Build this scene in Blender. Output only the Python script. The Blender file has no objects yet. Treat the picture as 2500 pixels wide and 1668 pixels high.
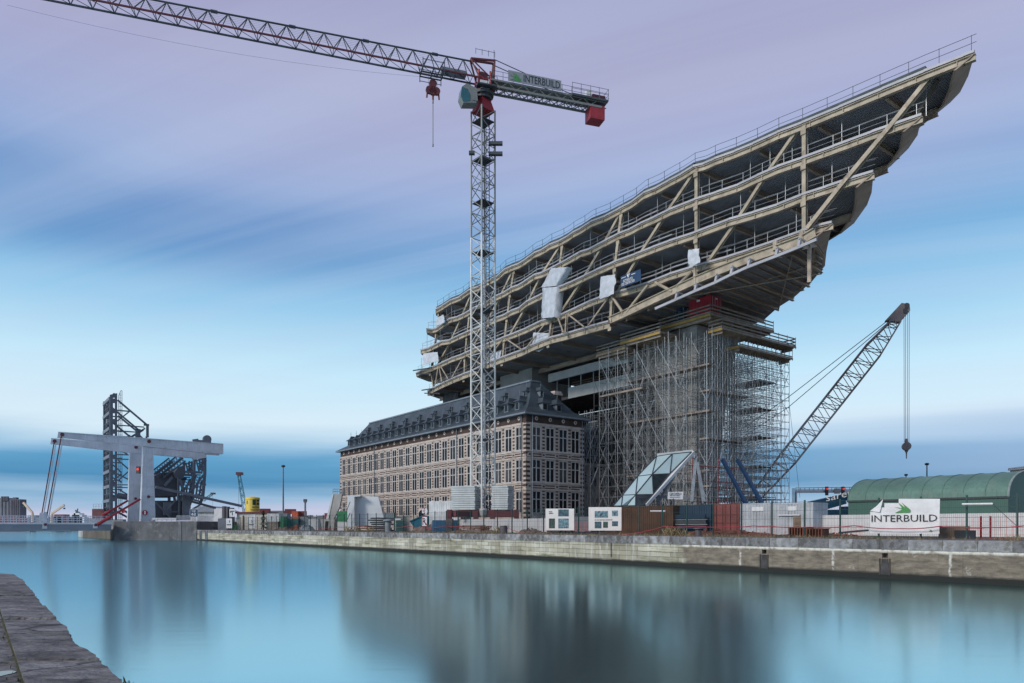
import bpy, math, random
from mathutils import Vector, Matrix
random.seed(7)
SC = bpy.context.scene
COL = SC.collection
R = math.radians
CZ = 2.92      # eye height above the water
GZ = 2.17      # quay level above the water
F = 1750.0     # focal length in photo pixels (2500 wide)

# ------------------------------------------------------------------ camera
cam = bpy.data.cameras.new('camera')
cam.sensor_width = 36; cam.lens = 36 * F / 2500
cam.shift_y = (1285 - 834) / 2500
cam.clip_start = 0.3; cam.clip_end = 12000
camo = bpy.data.objects.new('camera', cam); COL.objects.link(camo)
camo.location = (0, 0, CZ); camo.rotation_euler = (R(90), 0, 0)
SC.camera = camo

def lin(c):
    return tuple((x / 12.92 if x <= .04045 else ((x + .055) / 1.055) ** 2.4) for x in c)
def rgb(r, g, b):
    return lin((r / 255, g / 255, b / 255))

# ------------------------------------------------------------------ world: Nishita sky under a procedural streaky cloud deck
SUN_EL, SUN_AZ = R(28), R(-128)     # azimuth from +Y towards +X: behind left
w = bpy.data.worlds.new('World'); SC.world = w; w.use_nodes = True
nt = w.node_tree; N = nt.nodes; L = nt.links; N.clear()
def nd(t, **k):
    n = N.new(t)
    for a, b in k.items(): setattr(n, a, b)
    return n
def mth(op, a, b=None, c=None, clamp=False):
    n = nd('ShaderNodeMath', operation=op); n.use_clamp = clamp
    for i, x in enumerate((a, b, c)):
        if x is None: continue
        if isinstance(x, (int, float)): n.inputs[i].default_value = x
        else: L.new(x, n.inputs[i])
    return n.outputs[0]
def mixc(f, a, b, mode='MIX'):
    n = nd('ShaderNodeMix', data_type='RGBA', blend_type=mode)
    for s, x in ((n.inputs[0], f), (n.inputs[6], a), (n.inputs[7], b)):
        if isinstance(x, (int, float)): s.default_value = x
        elif isinstance(x, tuple): s.default_value = (*x, 1)
        else: L.new(x, s)
    return n.outputs[2]
def comb(x, y, z):
    n = nd('ShaderNodeCombineXYZ')
    for i, v in enumerate((x, y, z)):
        if isinstance(v, (int, float)): n.inputs[i].default_value = v
        else: L.new(v, n.inputs[i])
    return n.outputs[0]
def noise(vec, scale, detail=4, rough=.5, dist=0.):
    n = nd('ShaderNodeTexNoise'); L.new(vec, n.inputs['Vector'])
    n.inputs['Scale'].default_value = scale; n.inputs['Detail'].default_value = detail
    n.inputs['Roughness'].default_value = rough; n.inputs['Distortion'].default_value = dist
    return n.outputs[0]
def ramp(f, pts, interp='LINEAR'):
    n = nd('ShaderNodeValToRGB'); cr = n.color_ramp; cr.interpolation = interp
    while len(cr.elements) < len(pts): cr.elements.new(.5)
    for e, (p, c) in zip(cr.elements, pts):
        e.position = p; e.color = (*c, 1) if isinstance(c, tuple) else (c, c, c, 1)
    L.new(f, n.inputs[0]); return n.outputs[0]
tc = nd('ShaderNodeTexCoord'); sx = nd('ShaderNodeSeparateXYZ'); L.new(tc.outputs['Generated'], sx.inputs[0])
X, Y, Z = sx.outputs
zz = mth('MAXIMUM', Z, 0.0)
hl = mth('SQRT', mth('ADD', mth('MULTIPLY', X, X), mth('MULTIPLY', Y, Y)))
el = mth('DIVIDE', zz, mth('MAXIMUM', hl, .02))           # tan of the elevation
az = mth('ARCTAN2', X, Y)
# cloud deck coordinates: a high layer that moves along the streak direction
den = mth('ADD', zz, .10)
cx = mth('DIVIDE', X, den); cy = mth('DIVIDE', Y, den)
ca, sa = math.cos(R(68)), math.sin(R(68))                 # streaks run towards the far left
al = mth('ADD', mth('MULTIPLY', cx, -sa), mth('MULTIPLY', cy, ca))
ac = mth('ADD', mth('MULTIPLY', cx, ca), mth('MULTIPLY', cy, sa))
deck = comb(mth('MULTIPLY', al, .10), mth('MULTIPLY', ac, 1.0), 0)
n1 = noise(deck, 1.0, 2.5, .45, .3)
deck2 = comb(mth('MULTIPLY', al, .05), mth('MULTIPLY', ac, 2.6), 3.0)
n2 = noise(deck2, 1.6, 5, .52, .25)
band = noise(comb(mth('MULTIPLY', az, 1.1), mth('MULTIPLY', el, 20), 7.0), 1.0, 5, .58, .15)
band2 = noise(comb(mth('MULTIPLY', az, .8), mth('MULTIPLY', el, 5), 11.0), 1.0, 3, .5, .1)
low = mth('SUBTRACT', 1.0, mth('MULTIPLY', el, 5.0), clamp=True)     # 1 near the horizon
e2 = mth('ADD', el, mth('MULTIPLY', mth('SUBTRACT', n1, .5), mth('MULTIPLY', mth('MINIMUM', el, .5), .42)))
e2 = mth('ADD', e2, mth('MULTIPLY', mth('SUBTRACT', band2, .5), mth('MULTIPLY', low, .05)))
e2 = mth('ADD', e2, mth('MULTIPLY', mth('SUBTRACT', band, .5), mth('MULTIPLY', low, .10)))
# left part carries a deeper blue belt, higher up on the left
base = ramp(e2, [(0.0, rgb(186, 200, 222)), (.018, rgb(190, 192, 216)), (.040, rgb(140, 176, 206)), (.062, rgb(66, 132, 176)),
                 (.088, rgb(84, 148, 190)), (.108, rgb(148, 186, 214)), (.135, rgb(205, 224, 236)), (.21, rgb(186, 220, 237)),
                 (.29, rgb(142, 192, 224)), (.36, rgb(114, 168, 210)), (.43, rgb(126, 158, 202)), (.52, rgb(152, 162, 200)),
                 (.62, rgb(160, 160, 192)), (.75, rgb(146, 146, 182)), (1.0, rgb(136, 137, 176))])
azl = mth('MULTIPLY', mth('ADD', az, -.08), -2.6, clamp=True)        # 1 towards the left
beltm = ramp(e2, [(.30, 0.), (.38, 1.), (.41, .9), (.48, 0.)], 'EASE')
base = mixc(mth('MULTIPLY', mth('MULTIPLY', azl, beltm), .55), base, rgb(44, 108, 172))
azr = mth('MULTIPLY', mth('SUBTRACT', az, .22), 2.6, clamp=True)
cloudr = ramp(el, [(.03, 0.), (.075, 1.), (.12, 1.), (.155, 0.)], 'EASE')
base = mixc(mth('MULTIPLY', mth('MULTIPLY', azr, cloudr), .5), base, rgb(168, 186, 216))
st = ramp(n2, [(.30, 0.), (.74, 1.)], 'EASE')
upm = ramp(el, [(.10, 0.), (.35, 1.)])
base = mixc(mth('MULTIPLY', mth('MULTIPLY', st, upm), .34), base, rgb(184, 198, 224))
dk = ramp(n1, [(.22, 1.), (.52, 0.)], 'EASE')
base = mixc(mth('MULTIPLY', mth('MULTIPLY', dk, upm), .15), base, rgb(100, 126, 180))
below = mth('MULTIPLY', Z, -8.0, clamp=True)
base = mixc(below, base, (.07, .08, .09))
bgc = nd('ShaderNodeBackground'); L.new(base, bgc.inputs[0]); bgc.inputs[1].default_value = 1.0
sky = nd('ShaderNodeTexSky', sky_type='NISHITA'); sky.sun_disc = False
sky.sun_elevation = SUN_EL; sky.sun_rotation = SUN_AZ; sky.air_density = 1.0; sky.dust_density = 2.0
bgs = nd('ShaderNodeBackground'); L.new(sky.outputs[0], bgs.inputs[0]); bgs.inputs[1].default_value = .07
mx = nd('ShaderNodeMixShader'); mx.inputs[0].default_value = .9
L.new(bgs.outputs[0], mx.inputs[1]); L.new(bgc.outputs[0], mx.inputs[2])
wo = nd('ShaderNodeOutputWorld'); L.new(mx.outputs[0], wo.inputs[0])

sun = bpy.data.lights.new('sun', 'SUN'); sun.energy = 1.9; sun.angle = R(14); sun.color = (1.0, .93, .86)
suno = bpy.data.objects.new('sun', sun); COL.objects.link(suno)
sd = Vector((math.sin(SUN_AZ) * math.cos(SUN_EL), math.cos(SUN_AZ) * math.cos(SUN_EL), math.sin(SUN_EL)))
suno.rotation_euler = sd.to_track_quat('Z', 'Y').to_euler()
vs = SC.view_settings
SC.display_settings.display_device = 'sRGB'
vs.view_transform = 'Standard'; vs.look = 'None'; vs.exposure = .28; vs.gamma = 1; vs.use_curve_mapping = False
SC.cycles.max_bounces = 6; SC.cycles.diffuse_bounces = 3; SC.cycles.glossy_bounces = 3
SC.cycles.transparent_max_bounces = 16

# ------------------------------------------------------------------ materials
MATS = {}
def mat(name, col, rough=.7, metal=0., var=.25, scale=1.5, bump=0., bscale=None, streak=0., dirt=None, spec=.5, coords='Object', stretch=(1, 1, 1), emit=0.):
    """principled + large/small noise variation, optional vertical streaks, optional second (dirt) colour"""
    m = bpy.data.materials.new(name); m.use_nodes = True; t = m.node_tree; n = t.nodes; l = t.links
    b = n['Principled BSDF']
    b.inputs['Roughness'].default_value = rough; b.inputs['Metallic'].default_value = metal
    b.inputs['Specular IOR Level'].default_value = spec
    tcn = n.new('ShaderNodeTexCoord'); mp = n.new('ShaderNodeMapping'); l.new(tcn.outputs[coords], mp.inputs[0])
    mp.inputs['Scale'].default_value = stretch
    def ns(sc, det=5, vec=None):
        k = n.new('ShaderNodeTexNoise'); k.inputs['Scale'].default_value = sc; k.inputs['Detail'].default_value = det
        l.new(vec or mp.outputs[0], k.inputs['Vector']); return k.outputs[0]
    def mix(f, a, c, mode='MIX'):
        k = n.new('ShaderNodeMix'); k.data_type = 'RGBA'; k.blend_type = mode
        for s, x in ((k.inputs[0], f), (k.inputs[6], a), (k.inputs[7], c)):
            if isinstance(x, (int, float)): s.default_value = x
            elif isinstance(x, tuple): s.default_value = (*x, 1)
            else: l.new(x, s)
        return k.outputs[2]
    def rng(f, a, c):
        k = n.new('ShaderNodeMapRange'); l.new(f, k.inputs[0]); k.inputs[1].default_value = a; k.inputs[2].default_value = c
        return k.outputs[0]
    dark = tuple(x * (1 - var) for x in col); lite = tuple(min(1, x * (1 + var * .6)) for x in col)
    c = mix(rng(ns(scale), .3, .7), dark, lite)
    c = mix(rng(ns(scale * 9, 3), .25, .75), c, mix(1., c, (1 - var * .5,) * 3, 'MULTIPLY'))
    if dirt:
        dcol, amt, thr = dirt
        k = rng(ns(scale * .8 + .37, 6), thr, thr + .12)
        mm = n.new('ShaderNodeMath'); mm.operation = 'MULTIPLY'; l.new(k, mm.inputs[0]); mm.inputs[1].default_value = amt
        c = mix(mm.outputs[0], c, dcol)
    if streak:
        mp2 = n.new('ShaderNodeMapping'); l.new(tcn.outputs[coords], mp2.inputs[0]); mp2.inputs['Scale'].default_value = (3, 3, .22)
        k = rng(ns(1.7, 4, mp2.outputs[0]), .5, .75)
        mm = n.new('ShaderNodeMath'); mm.operation = 'MULTIPLY'; l.new(k, mm.inputs[0]); mm.inputs[1].default_value = streak
        c = mix(mm.outputs[0], c, tuple(x * .35 for x in col))
    l.new(c, b.inputs['Base Color'])
    if bump:
        bn = n.new('ShaderNodeBump'); bn.inputs['Strength'].default_value = bump; bn.inputs['Distance'].default_value = .05
        l.new(ns(bscale or scale * 6, 6), bn.inputs['Height']); l.new(bn.outputs[0], b.inputs['Normal'])
    if emit:
        b.inputs['Emission Color'].default_value = (*col, 1); b.inputs['Emission Strength'].default_value = emit
    MATS[name] = m; return m

# ------------------------------------------------------------------ geometry helpers
UU = Vector((.596, -.803, 0)); VV = Vector((.803, .596, 0)); ZV = Vector((0, 0, 1)); C0 = Vector((1.9, 95.6, 0))
def W(u, v, z=GZ): return C0 + UU * u + VV * v + ZV * z
def ray(px, py): return Vector(((px - 1250) / F, 1.0, (1285 - py) / F))
CAM = Vector((0, 0, CZ))
def onZ(px, py, z):
    r = ray(px, py); return CAM + r * ((z - CZ) / r.z)
def atY(px, py, y): return CAM + ray(px, py) * y
def onV(px, py, v):
    r = ray(px, py); return CAM + r * ((C0 + VV * v - CAM).dot(VV) / r.dot(VV))
def onU(px, py, u):
    r = ray(px, py); return CAM + r * ((C0 + UU * u - CAM).dot(UU) / r.dot(UU))
def onP(px, py, p, nrm):
    r = ray(px, py); return CAM + r * ((p - CAM).dot(nrm) / r.dot(nrm))

def tag(o, label=None, cat=None, group=None, kind=None):
    if label: o['label'] = label
    if cat: o['category'] = cat
    if group: o['group'] = group
    if kind: o['kind'] = kind
    return o
ORG = {}
def thing(name, label, cat, loc=(0, 0, 0), rz=0., group=None):
    o = bpy.data.objects.new(name, None); COL.objects.link(o); o.empty_display_size = .3
    o.location = loc; o.rotation_euler = (0, 0, rz); ORG[o.name] = Vector(loc)
    return tag(o, label, cat, group)
def org(o):
    while o.parent: o = o.parent
    return ORG.get(o.name, Vector((0, 0, 0)))

class MB:
    def __init__(s): s.v = []; s.f = []; s.mi = []; s.k = 0; s.sm = False
    def add(s, vs, fs):
        b = len(s.v); s.v += [tuple(x) for x in vs]
        for f in fs: s.f.append(tuple(b + i for i in f)); s.mi.append(s.k)
        return s
    def hexa(s, p):      # p: 8 corners, 4 bottom ring then 4 top ring
        return s.add(p, [(0, 3, 2, 1), (4, 5, 6, 7), (0, 1, 5, 4), (1, 2, 6, 5), (2, 3, 7, 6), (3, 0, 4, 7)])
    def box(s, a, b):    # axis aligned min/max corners
        x0, y0, z0 = a; x1, y1, z1 = b
        return s.hexa([(x0, y0, z0), (x1, y0, z0), (x1, y1, z0), (x0, y1, z0), (x0, y0, z1), (x1, y0, z1), (x1, y1, z1), (x0, y1, z1)])
    def obox(s, o, dx, dy, dz):   # origin corner + three edge vectors
        o, dx, dy, dz = map(Vector, (o, dx, dy, dz))
        return s.hexa([o, o + dx, o + dx + dy, o + dy, o + dz, o + dx + dz, o + dx + dy + dz, o + dy + dz])
    def beam(s, p, q, w, h=None, up=ZV):
        p, q = Vector(p), Vector(q); h = h or w; d = (q - p)
        if d.length < 1e-5: return s
        d.normalize()
        if abs(d.dot(up)) > .98: up = Vector((.6, .8, 0)) if abs(d.z) > .9 else ZV
        sd_ = d.cross(up).normalized(); u = sd_.cross(d).normalized()
        a = sd_ * (w / 2); b = u * (h / 2)
        return s.hexa([p - a - b, p + a - b, p + a + b, p - a + b, q - a - b, q + a - b, q + a + b, q - a + b])
    def ibeam(s, p, q, w, h, up=ZV, t=.06):   # H section: two flanges and a web
        p, q = Vector(p), Vector(q); d = (q - p).normalized()
        if abs(d.dot(up)) > .98: up = UU
        sd_ = d.cross(up).normalized(); u = sd_.cross(d).normalized()
        for k in (-1, 1): s.beam(p + u * k * (h / 2 - t / 2), q + u * k * (h / 2 - t / 2), w, t, up)
        return s.beam(p, q, t, h - 2 * t, up)
    def tube(s, p, q, r, n=5, r2=None):
        p, q = Vector(p), Vector(q); d = (q - p)
        if d.length < 1e-5: return s
        d.normalize(); r2 = r if r2 is None else r2
        a = d.cross(ZV if abs(d.z) < .95 else Vector((1, 0, 0))).normalized(); b = d.cross(a)
        vs = [];
        for c, rr in ((p, r), (q, r2)):
            for i in range(n):
                t = 2 * math.pi * i / n; vs.append(c + a * math.cos(t) * rr + b * math.sin(t) * rr)
        fs = [(i, (i + 1) % n, n + (i + 1) % n, n + i) for i in range(n)]
        fs += [tuple(range(n))[::-1], tuple(range(n, 2 * n))]
        return s.add(vs, fs)
    def path(s, pts, r, n=4):
        for a, b in zip(pts, pts[1:]): s.tube(a, b, r, n)
        return s
    def prism(s, ring, ext):   # ring of 3D points extruded by a vector
        ring = [Vector(p) for p in ring]; ext = Vector(ext); n = len(ring)
        return s.add(ring + [p + ext for p in ring], [tuple(range(n))[::-1], tuple(range(n, 2 * n))] + [(i, (i + 1) % n, n + (i + 1) % n, n + i) for i in range(n)])
    def loft(s, a, b, cap=True):
        n = len(a)
        return s.add(list(a) + list(b), [(i, (i + 1) % n, n + (i + 1) % n, n + i) for i in range(n)] + ([tuple(range(n))[::-1], tuple(range(n, 2 * n))] if cap else []))
    def lathe(s, c, prof, n=16):
        c = Vector(c); m = len(prof); vs = []
        for r, z in prof:
            for i in range(n):
                t = 2 * math.pi * i / n; vs.append((c.x + r * math.cos(t), c.y + r * math.sin(t), c.z + z))
        fs = [(j * n + i, j * n + (i + 1) % n, (j + 1) * n + (i + 1) % n, (j + 1) * n + i) for j in range(m - 1) for i in range(n)]
        fs += [tuple(range(n))[::-1], tuple(range((m - 1) * n, m * n))]
        return s.add(vs, fs)
    def quad(s, *p): return s.add(p, [tuple(range(len(p)))])
    def build(s, name, m, parent=None, local=False, label=None, smooth=False):
        """local=True: vertices already are in the parent's frame; else they are in world space"""
        me = bpy.data.meshes.new(name); o_ = Vector((0, 0, 0)) if (local or parent is None) else org(parent)
        me.from_pydata([(x - o_.x, y - o_.y, z - o_.z) for x, y, z in s.v] if not local else s.v, [], s.f)
        for k in (m if isinstance(m, (list, tuple)) else [m]): me.materials.append(MATS[k] if isinstance(k, str) else k)
        if len(me.materials) > 1: me.polygons.foreach_set('material_index', s.mi)
        if smooth: me.polygons.foreach_set('use_smooth', [True] * len(s.f))
        me.update()
        o = bpy.data.objects.new(name, me); COL.objects.link(o)
        if parent: o.parent = parent
        if label: o['label'] = label
        return o
    def solo(s, name, m, label, cat, group=None, kind=None, smooth=False):
        """a top-level thing that is one mesh: origin at its base centre"""
        xs = [p[0] for p in s.v]; ys = [p[1] for p in s.v]; zs = [p[2] for p in s.v]
        c = Vector(((min(xs) + max(xs)) / 2, (min(ys) + max(ys)) / 2, min(zs)))
        s.v = [(x - c.x, y - c.y, z - c.z) for x, y, z in s.v]
        o = s.build(name, m, None, True, smooth=smooth); o.location = c
        return tag(o, label, cat, group, kind)
def copy_tree(o, parent=None):
    c = o.copy(); COL.objects.link(c); c.parent = parent
    for ch in list(o.children): copy_tree(ch, c)
    return c
def text(s, o, rt, up, width, m, parent, height=None, name='lettering', thick=.01):
    """flat raised lettering: o lower-left corner, rt/up directions, all in world space"""
    cu = bpy.data.curves.new('t', 'FONT'); cu.body = s; cu.extrude = .5; cu.resolution_u = 2
    tmp = bpy.data.objects.new('t', cu); me0 = bpy.data.meshes.new_from_object(tmp)
    xs = [v.co.x for v in me0.vertices]; ys = [v.co.y for v in me0.vertices]
    kx = width / (max(xs) - min(xs)); ky = (height / (max(ys) - min(ys))) if height else kx
    rt = Vector(rt).normalized(); up = Vector(up).normalized(); nn = rt.cross(up); b = MB()
    o = Vector(o)
    b.v = [tuple(o + rt * ((v.co.x - min(xs)) * kx) + up * ((v.co.y - min(ys)) * ky) + nn * (v.co.z * thick)) for v in me0.vertices]
    b.f = [tuple(p.vertices) for p in me0.polygons]; b.mi = [0] * len(b.f)
    bpy.data.objects.remove(tmp); bpy.data.curves.remove(cu); bpy.data.meshes.remove(me0)
    return b.build(name, m, parent)

# common materials
mat('concrete', (.40, .40, .38), .85, var=.22, scale=.5, bump=.2, streak=.25)
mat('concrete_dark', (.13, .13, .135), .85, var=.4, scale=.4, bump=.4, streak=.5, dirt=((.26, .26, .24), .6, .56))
mat('concrete_white', (.62, .64, .63), .8, var=.12, scale=.7, bump=.1, streak=.15)
mat('steel_cream', (.42, .355, .26), .55, var=.3, scale=.9, dirt=((.17, .12, .08), .6, .54))
mat('steel_grey', (.17, .19, .22), .5, var=.25, scale=.7)
mat('steel_dark', (.045, .05, .06), .6, var=.3, scale=.7)
mat('steel_white', (.62, .63, .64), .45, var=.12, scale=.5, streak=.15)
mat('galvanised', (.42, .44, .45), .42, metal=.35, var=.25, scale=1.2)
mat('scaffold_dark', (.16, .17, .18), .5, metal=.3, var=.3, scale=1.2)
mat('red_paint', (.32, .022, .03), .5, var=.3, scale=1.0)
mat('red_dark', (.12, .022, .025), .5, var=.3, scale=1.0)
mat('timber', (.34, .24, .16), .8, var=.35, scale=1.5, stretch=(1, 1, 1))
mat('timber_yellow', (.42, .27, .07), .65, var=.25, scale=1.2)
mat('timber_grey', (.30, .25, .21), .85, var=.35, scale=1.2)
mat('plastic_sheet', (.55, .58, .62), .5, var=.22, scale=1.2, bump=.7, bscale=3.0)
mat('blue_paint', (.012, .045, .11), .45, var=.25, scale=.8)
mat('blue_deep', (.010, .035, .07), .45, var=.3, scale=.8)
mat('white_paint', (.72, .73, .74), .5, var=.12, scale=1.0, streak=.2)
mat('banner_grey', (.26, .28, .30), .6, var=.12, scale=1.0)
mat('sheet_white', (.70, .70, .70), .6, var=.10, scale=1.0, bump=.25, bscale=1.5)
mat('black_ink', (.02, .025, .03), .6, var=.1)
mat('white_ink', (.8, .8, .8), .6, var=.05)
mat('green_ink', (.06, .25, .07), .6, var=.1)
mat('green_fence', (.010, .05, .045), .5, var=.2)
mat('glass_dark', (.015, .02, .026), .06, var=.3, scale=.6, spec=.8)
mat('rubble', (.20, .15, .12), .95, var=.55, scale=2.0, bump=.8)
mat('rust_red', (.20, .065, .035), .85, var=.45, scale=1.5)
# ================================================================== SETTING
# ---- water
m = bpy.data.materials.new('water'); m.use_nodes = True; t = m.node_tree; t.nodes.clear()
o_ = t.nodes.new('ShaderNodeOutputMaterial'); gl = t.nodes.new('ShaderNodeBsdfGlossy'); df = t.nodes.new('ShaderNodeBsdfDiffuse')
mxs = t.nodes.new('ShaderNodeMixShader'); 
gl.inputs['Color'].default_value = (.58, .86, .96, 1); gl.inputs['Roughness'].default_value = .15
df.inputs['Color'].default_value = (.085, .085, .040, 1)
tcn = t.nodes.new('ShaderNodeTexCoord'); mp = t.nodes.new('ShaderNodeMapping'); mp.inputs['Scale'].default_value = (.35, 2.6, 1)
ns = t.nodes.new('ShaderNodeTexNoise'); ns.inputs['Scale'].default_value = 1.0; ns.inputs['Detail'].default_value = 4
bn = t.nodes.new('ShaderNodeBump'); bn.inputs['Strength'].default_value = .045; bn.inputs['Distance'].default_value = .05
t.links.new(tcn.outputs['Object'], mp.inputs[0]); t.links.new(mp.outputs[0], ns.inputs['Vector']); t.links.new(ns.outputs[0], bn.inputs['Height'])
t.links.new(bn.outputs[0], gl.inputs['Normal'])
mxs.inputs[0].default_value = .83; t.links.new(df.outputs[0], mxs.inputs[1]); t.links.new(gl.outputs[0], mxs.inputs[2]); t.links.new(mxs.outputs[0], o_.inputs[0])
MATS['water'] = m
b = MB(); b.quad((-4000, -60, 0), (400, -60, 0), (400, 2600, 0), (-4000, 2600, 0))
tag(b.build('water', 'water'), 'calm blue dock water', None, None, 'structure')

# ---- quay line frame: local x runs along the quay to the right, y inland, z up
QP = Vector((24.9, 34.8, 0)); QD = Vector((.6218, -.7832, 0)); QN = Vector((.7832, .6218, 0)); QA = math.atan2(QD.y, QD.x)
def Q(s, n, z=GZ): return QP + QD * s + QN * n + ZV * z
def onQ(px, py, n):           # photo point on the vertical plane n metres behind the quay edge
    return onP(px, py, QP + QN * n, QN)
def sOf(p): return (Vector(p) - QP).dot(QD)

mat('ground', (.13, .105, .085), .95, var=.5, scale=.35, bump=.6, dirt=((.075, .085, .04), .7, .52))
mat('far_ground', (.10, .11, .09), .95, var=.3, scale=.02)
land = [Q(60, .6), Q(-144.5, .6), Vector((-83.2, 150.6, 0)), Vector((-95, 168, 0)), Vector((-112, 187, 0)), Vector((-118, 205, 0)), Vector((-1500, 2500, 0)), Vector((-1500, 6500, 0)), Vector((5000, 6500, 0)), Vector((900, -300, 0))]
b = MB(); top = [Vector((p.x, p.y, GZ)) for p in land]
b.prism([Vector((p.x, p.y, -2)) for p in land], (0, 0, GZ + 2))
tag(b.build('ground', 'ground'), 'rough gravel and soil of the dockside', None, None, 'structure')
b = MB(); b.prism([Vector((-6000, 1300, -1)), Vector((-60, 1300, -1)), Vector((-60, 6000, -1)), Vector((-6000, 6000, -1))], (0, 0, 4.0))
tag(b.build('far_shore', 'far_ground'), 'distant harbour land across the water', None, None, 'structure')

# ---- quay wall materials (object space: x along, z up)
def quay_mat():
    m = bpy.data.materials.new('quay_stone'); m.use_nodes = True; t = m.node_tree; n = t.nodes; l = t.links; bs = n['Principled BSDF']
    tc = n.new('ShaderNodeTexCoord'); sp = n.new('ShaderNodeSeparateXYZ'); l.new(tc.outputs['Object'], sp.inputs[0])
    def M(op, a, c=None, clamp=False):
        k = n.new('ShaderNodeMath'); k.operation = op; k.use_clamp = clamp
        for i, x in enumerate((a, c)):
            if x is None: continue
            if isinstance(x, (int, float)): k.inputs[i].default_value = x
            else: l.new(x, k.inputs[i])
        return k.outputs[0]
    def cb(x, y, z):
        k = n.new('ShaderNodeCombineXYZ')
        for i, v in enumerate((x, y, z)):
            if isinstance(v, (int, float)): k.inputs[i].default_value = v
            else: l.new(v, k.inputs[i])
        return k.outputs[0]
    def NS(v, s, d=5, r=.55):
        k = n.new('ShaderNodeTexNoise'); l.new(v, k.inputs['Vector']); k.inputs['Scale'].default_value = s; k.inputs['Detail'].default_value = d; k.inputs['Roughness'].default_value = r
        return k.outputs[0]
    def MX(f, a, c, mode='MIX'):
        k = n.new('ShaderNodeMix'); k.data_type = 'RGBA'; k.blend_type = mode
        for s, x in ((k.inputs[0], f), (k.inputs[6], a), (k.inputs[7], c)):
            if isinstance(x, (int, float)): s.default_value = x
            elif isinstance(x, tuple): s.default_value = (*x, 1)
            else: l.new(x, s)
        return k.outputs[2]
    def RG(f, a, c):
        k = n.new('ShaderNodeMapRange'); l.new(f, k.inputs[0]); k.inputs[1].default_value = a; k.inputs[2].default_value = c; return k.outputs[0]
    x, y, z = sp.outputs; P = cb(x, y, z)
    br = n.new('ShaderNodeTexBrick'); l.new(cb(M('ADD', x, M('MULTIPLY', NS(P, .6), .1)), M('ADD', z, M('MULTIPLY', NS(P, .5), .05)), 0), br.inputs['Vector'])
    br.inputs['Scale'].default_value = 1; br.inputs['Brick Width'].default_value = 1.9; br.inputs['Row Height'].default_value = .36
    br.inputs['Mortar Size'].default_value = .016; br.inputs['Mortar Smooth'].default_value = .4; br.offset = .37
    br.inputs['Color1'].default_value = (.26, .24, .18, 1); br.inputs['Color2'].default_value = (.50, .47, .37, 1); br.inputs['Mortar'].default_value = (.10, .09, .075, 1)
    br.inputs['Bias'].default_value = .1
    c = MX(RG(NS(P, .35), .35, .65), br.outputs[0], MX(1., br.outputs[0], (.68, .66, .60), 'MULTIPLY'))
    # pale leaching streaks, moss and dark runs
    drip = NS(cb(M('MULTIPLY', x, 2.6), 0, M('MULTIPLY', z, .35)), 1.3, 6, .65)
    c = MX(M('MULTIPLY', RG(drip, .52, .70), .55), c, (.60, .60, .56))
    drip2 = NS(cb(M('MULTIPLY', x, 3.1), 4.0, M('MULTIPLY', z, .3)), 1.1, 6, .65)
    c = MX(M('MULTIPLY', RG(drip2, .54, .72), .6), c, (.09, .085, .07))
    moss = RG(NS(cb(M('MULTIPLY', x, .25), 2.0, M('MULTIPLY', z, 2.2)), 1.2, 6, .7), .54, .66)
    c = MX(M('MULTIPLY', moss, .8), c, (.085, .095, .03))
    # the rendered brown length to the right
    cc = MX(RG(NS(cb(M('MULTIPLY', x, .8), 6.0, M('MULTIPLY', z, 2.5)), 1.5, 7, .65), .3, .7), (.065, .053, .038), (.26, .215, .16))
    grain = NS(P, 14, 5, .7)
    cc = MX(M('MULTIPLY', RG(grain, .5, .75), .35), cc, (.30, .265, .22))
    cc = MX(M('MULTIPLY', RG(M('ABSOLUTE', M('SUBTRACT', M('FRACT', M('MULTIPLY', x, 1 / 5.4)), .5)), .003, .0), .8), cc, (.04, .035, .03))
    sw = RG(M('ADD', x, M('MULTIPLY', NS(P, .6), 3)), -19.5, -18.8)
    c = MX(sw, c, cc)
    # white lime line below the coping
    lime = M('MULTIPLY', RG(M('ADD', z, M('MULTIPLY', M('SUBTRACT', NS(cb(x, 9., 0.), 1.9, 6, .7), .5), .22)), 1.42, 1.55), sw)
    c = MX(M('MULTIPLY', lime, RG(NS(P, 2.5, 5), .32, .5)), c, (.62, .58, .50))
    c = MX(M('MULTIPLY', RG(NS(P, 1.1, 6, .7), .62, .72), .6), c, (.6, .57, .5)); c = MX(M('MULTIPLY', M('MULTIPLY', RG(M('ABSOLUTE', M('SUBTRACT', M('FRACT', M('MULTIPLY', M('ADD', x, M('MULTIPLY', NS(P, 2.2), .25)), 1 / 6.3)), .5)), .016, .005), sw), RG(NS(P, 3, 5), .38, .5)), c, (.5, .47, .42))
    # algae line at the water
    wl = RG(M('ADD', z, M('MULTIPLY', NS(cb(x, 0., 0.), .8, 4), .16)), .48, .34)
    c = MX(wl, c, (.012, .013, .010))
    l.new(c, bs.inputs['Base Color']); bs.inputs['Roughness'].default_value = .85
    bm = n.new('ShaderNodeBump'); bm.inputs['Strength'].default_value = .55; bm.inputs['Distance'].default_value = .06
    l.new(M('ADD', M('MULTIPLY', br.outputs['Fac'], M('SUBTRACT', -1.0, sw)), M('MULTIPLY', NS(P, 7, 6, .7), .8)), bm.inputs['Height']); l.new(bm.outputs[0], bs.inputs['Normal'])
    MATS['quay_stone'] = m
quay_mat()
mat('plate_grime', (.055, .05, .048), .85, var=.5, scale=2.5, streak=.5)
mat('coping', (.21, .205, .205), .85, var=.65, scale=1.8, bump=.6, dirt=((.07, .065, .06), .9, .49))
mat('coping_pale', (.29, .285, .285), .85, var=.5, scale=2.1, bump=.5, dirt=((.11, .10, .08), .8, .52))
mat('joint_dark', (.03, .028, .025), .9, var=.3)

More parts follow.
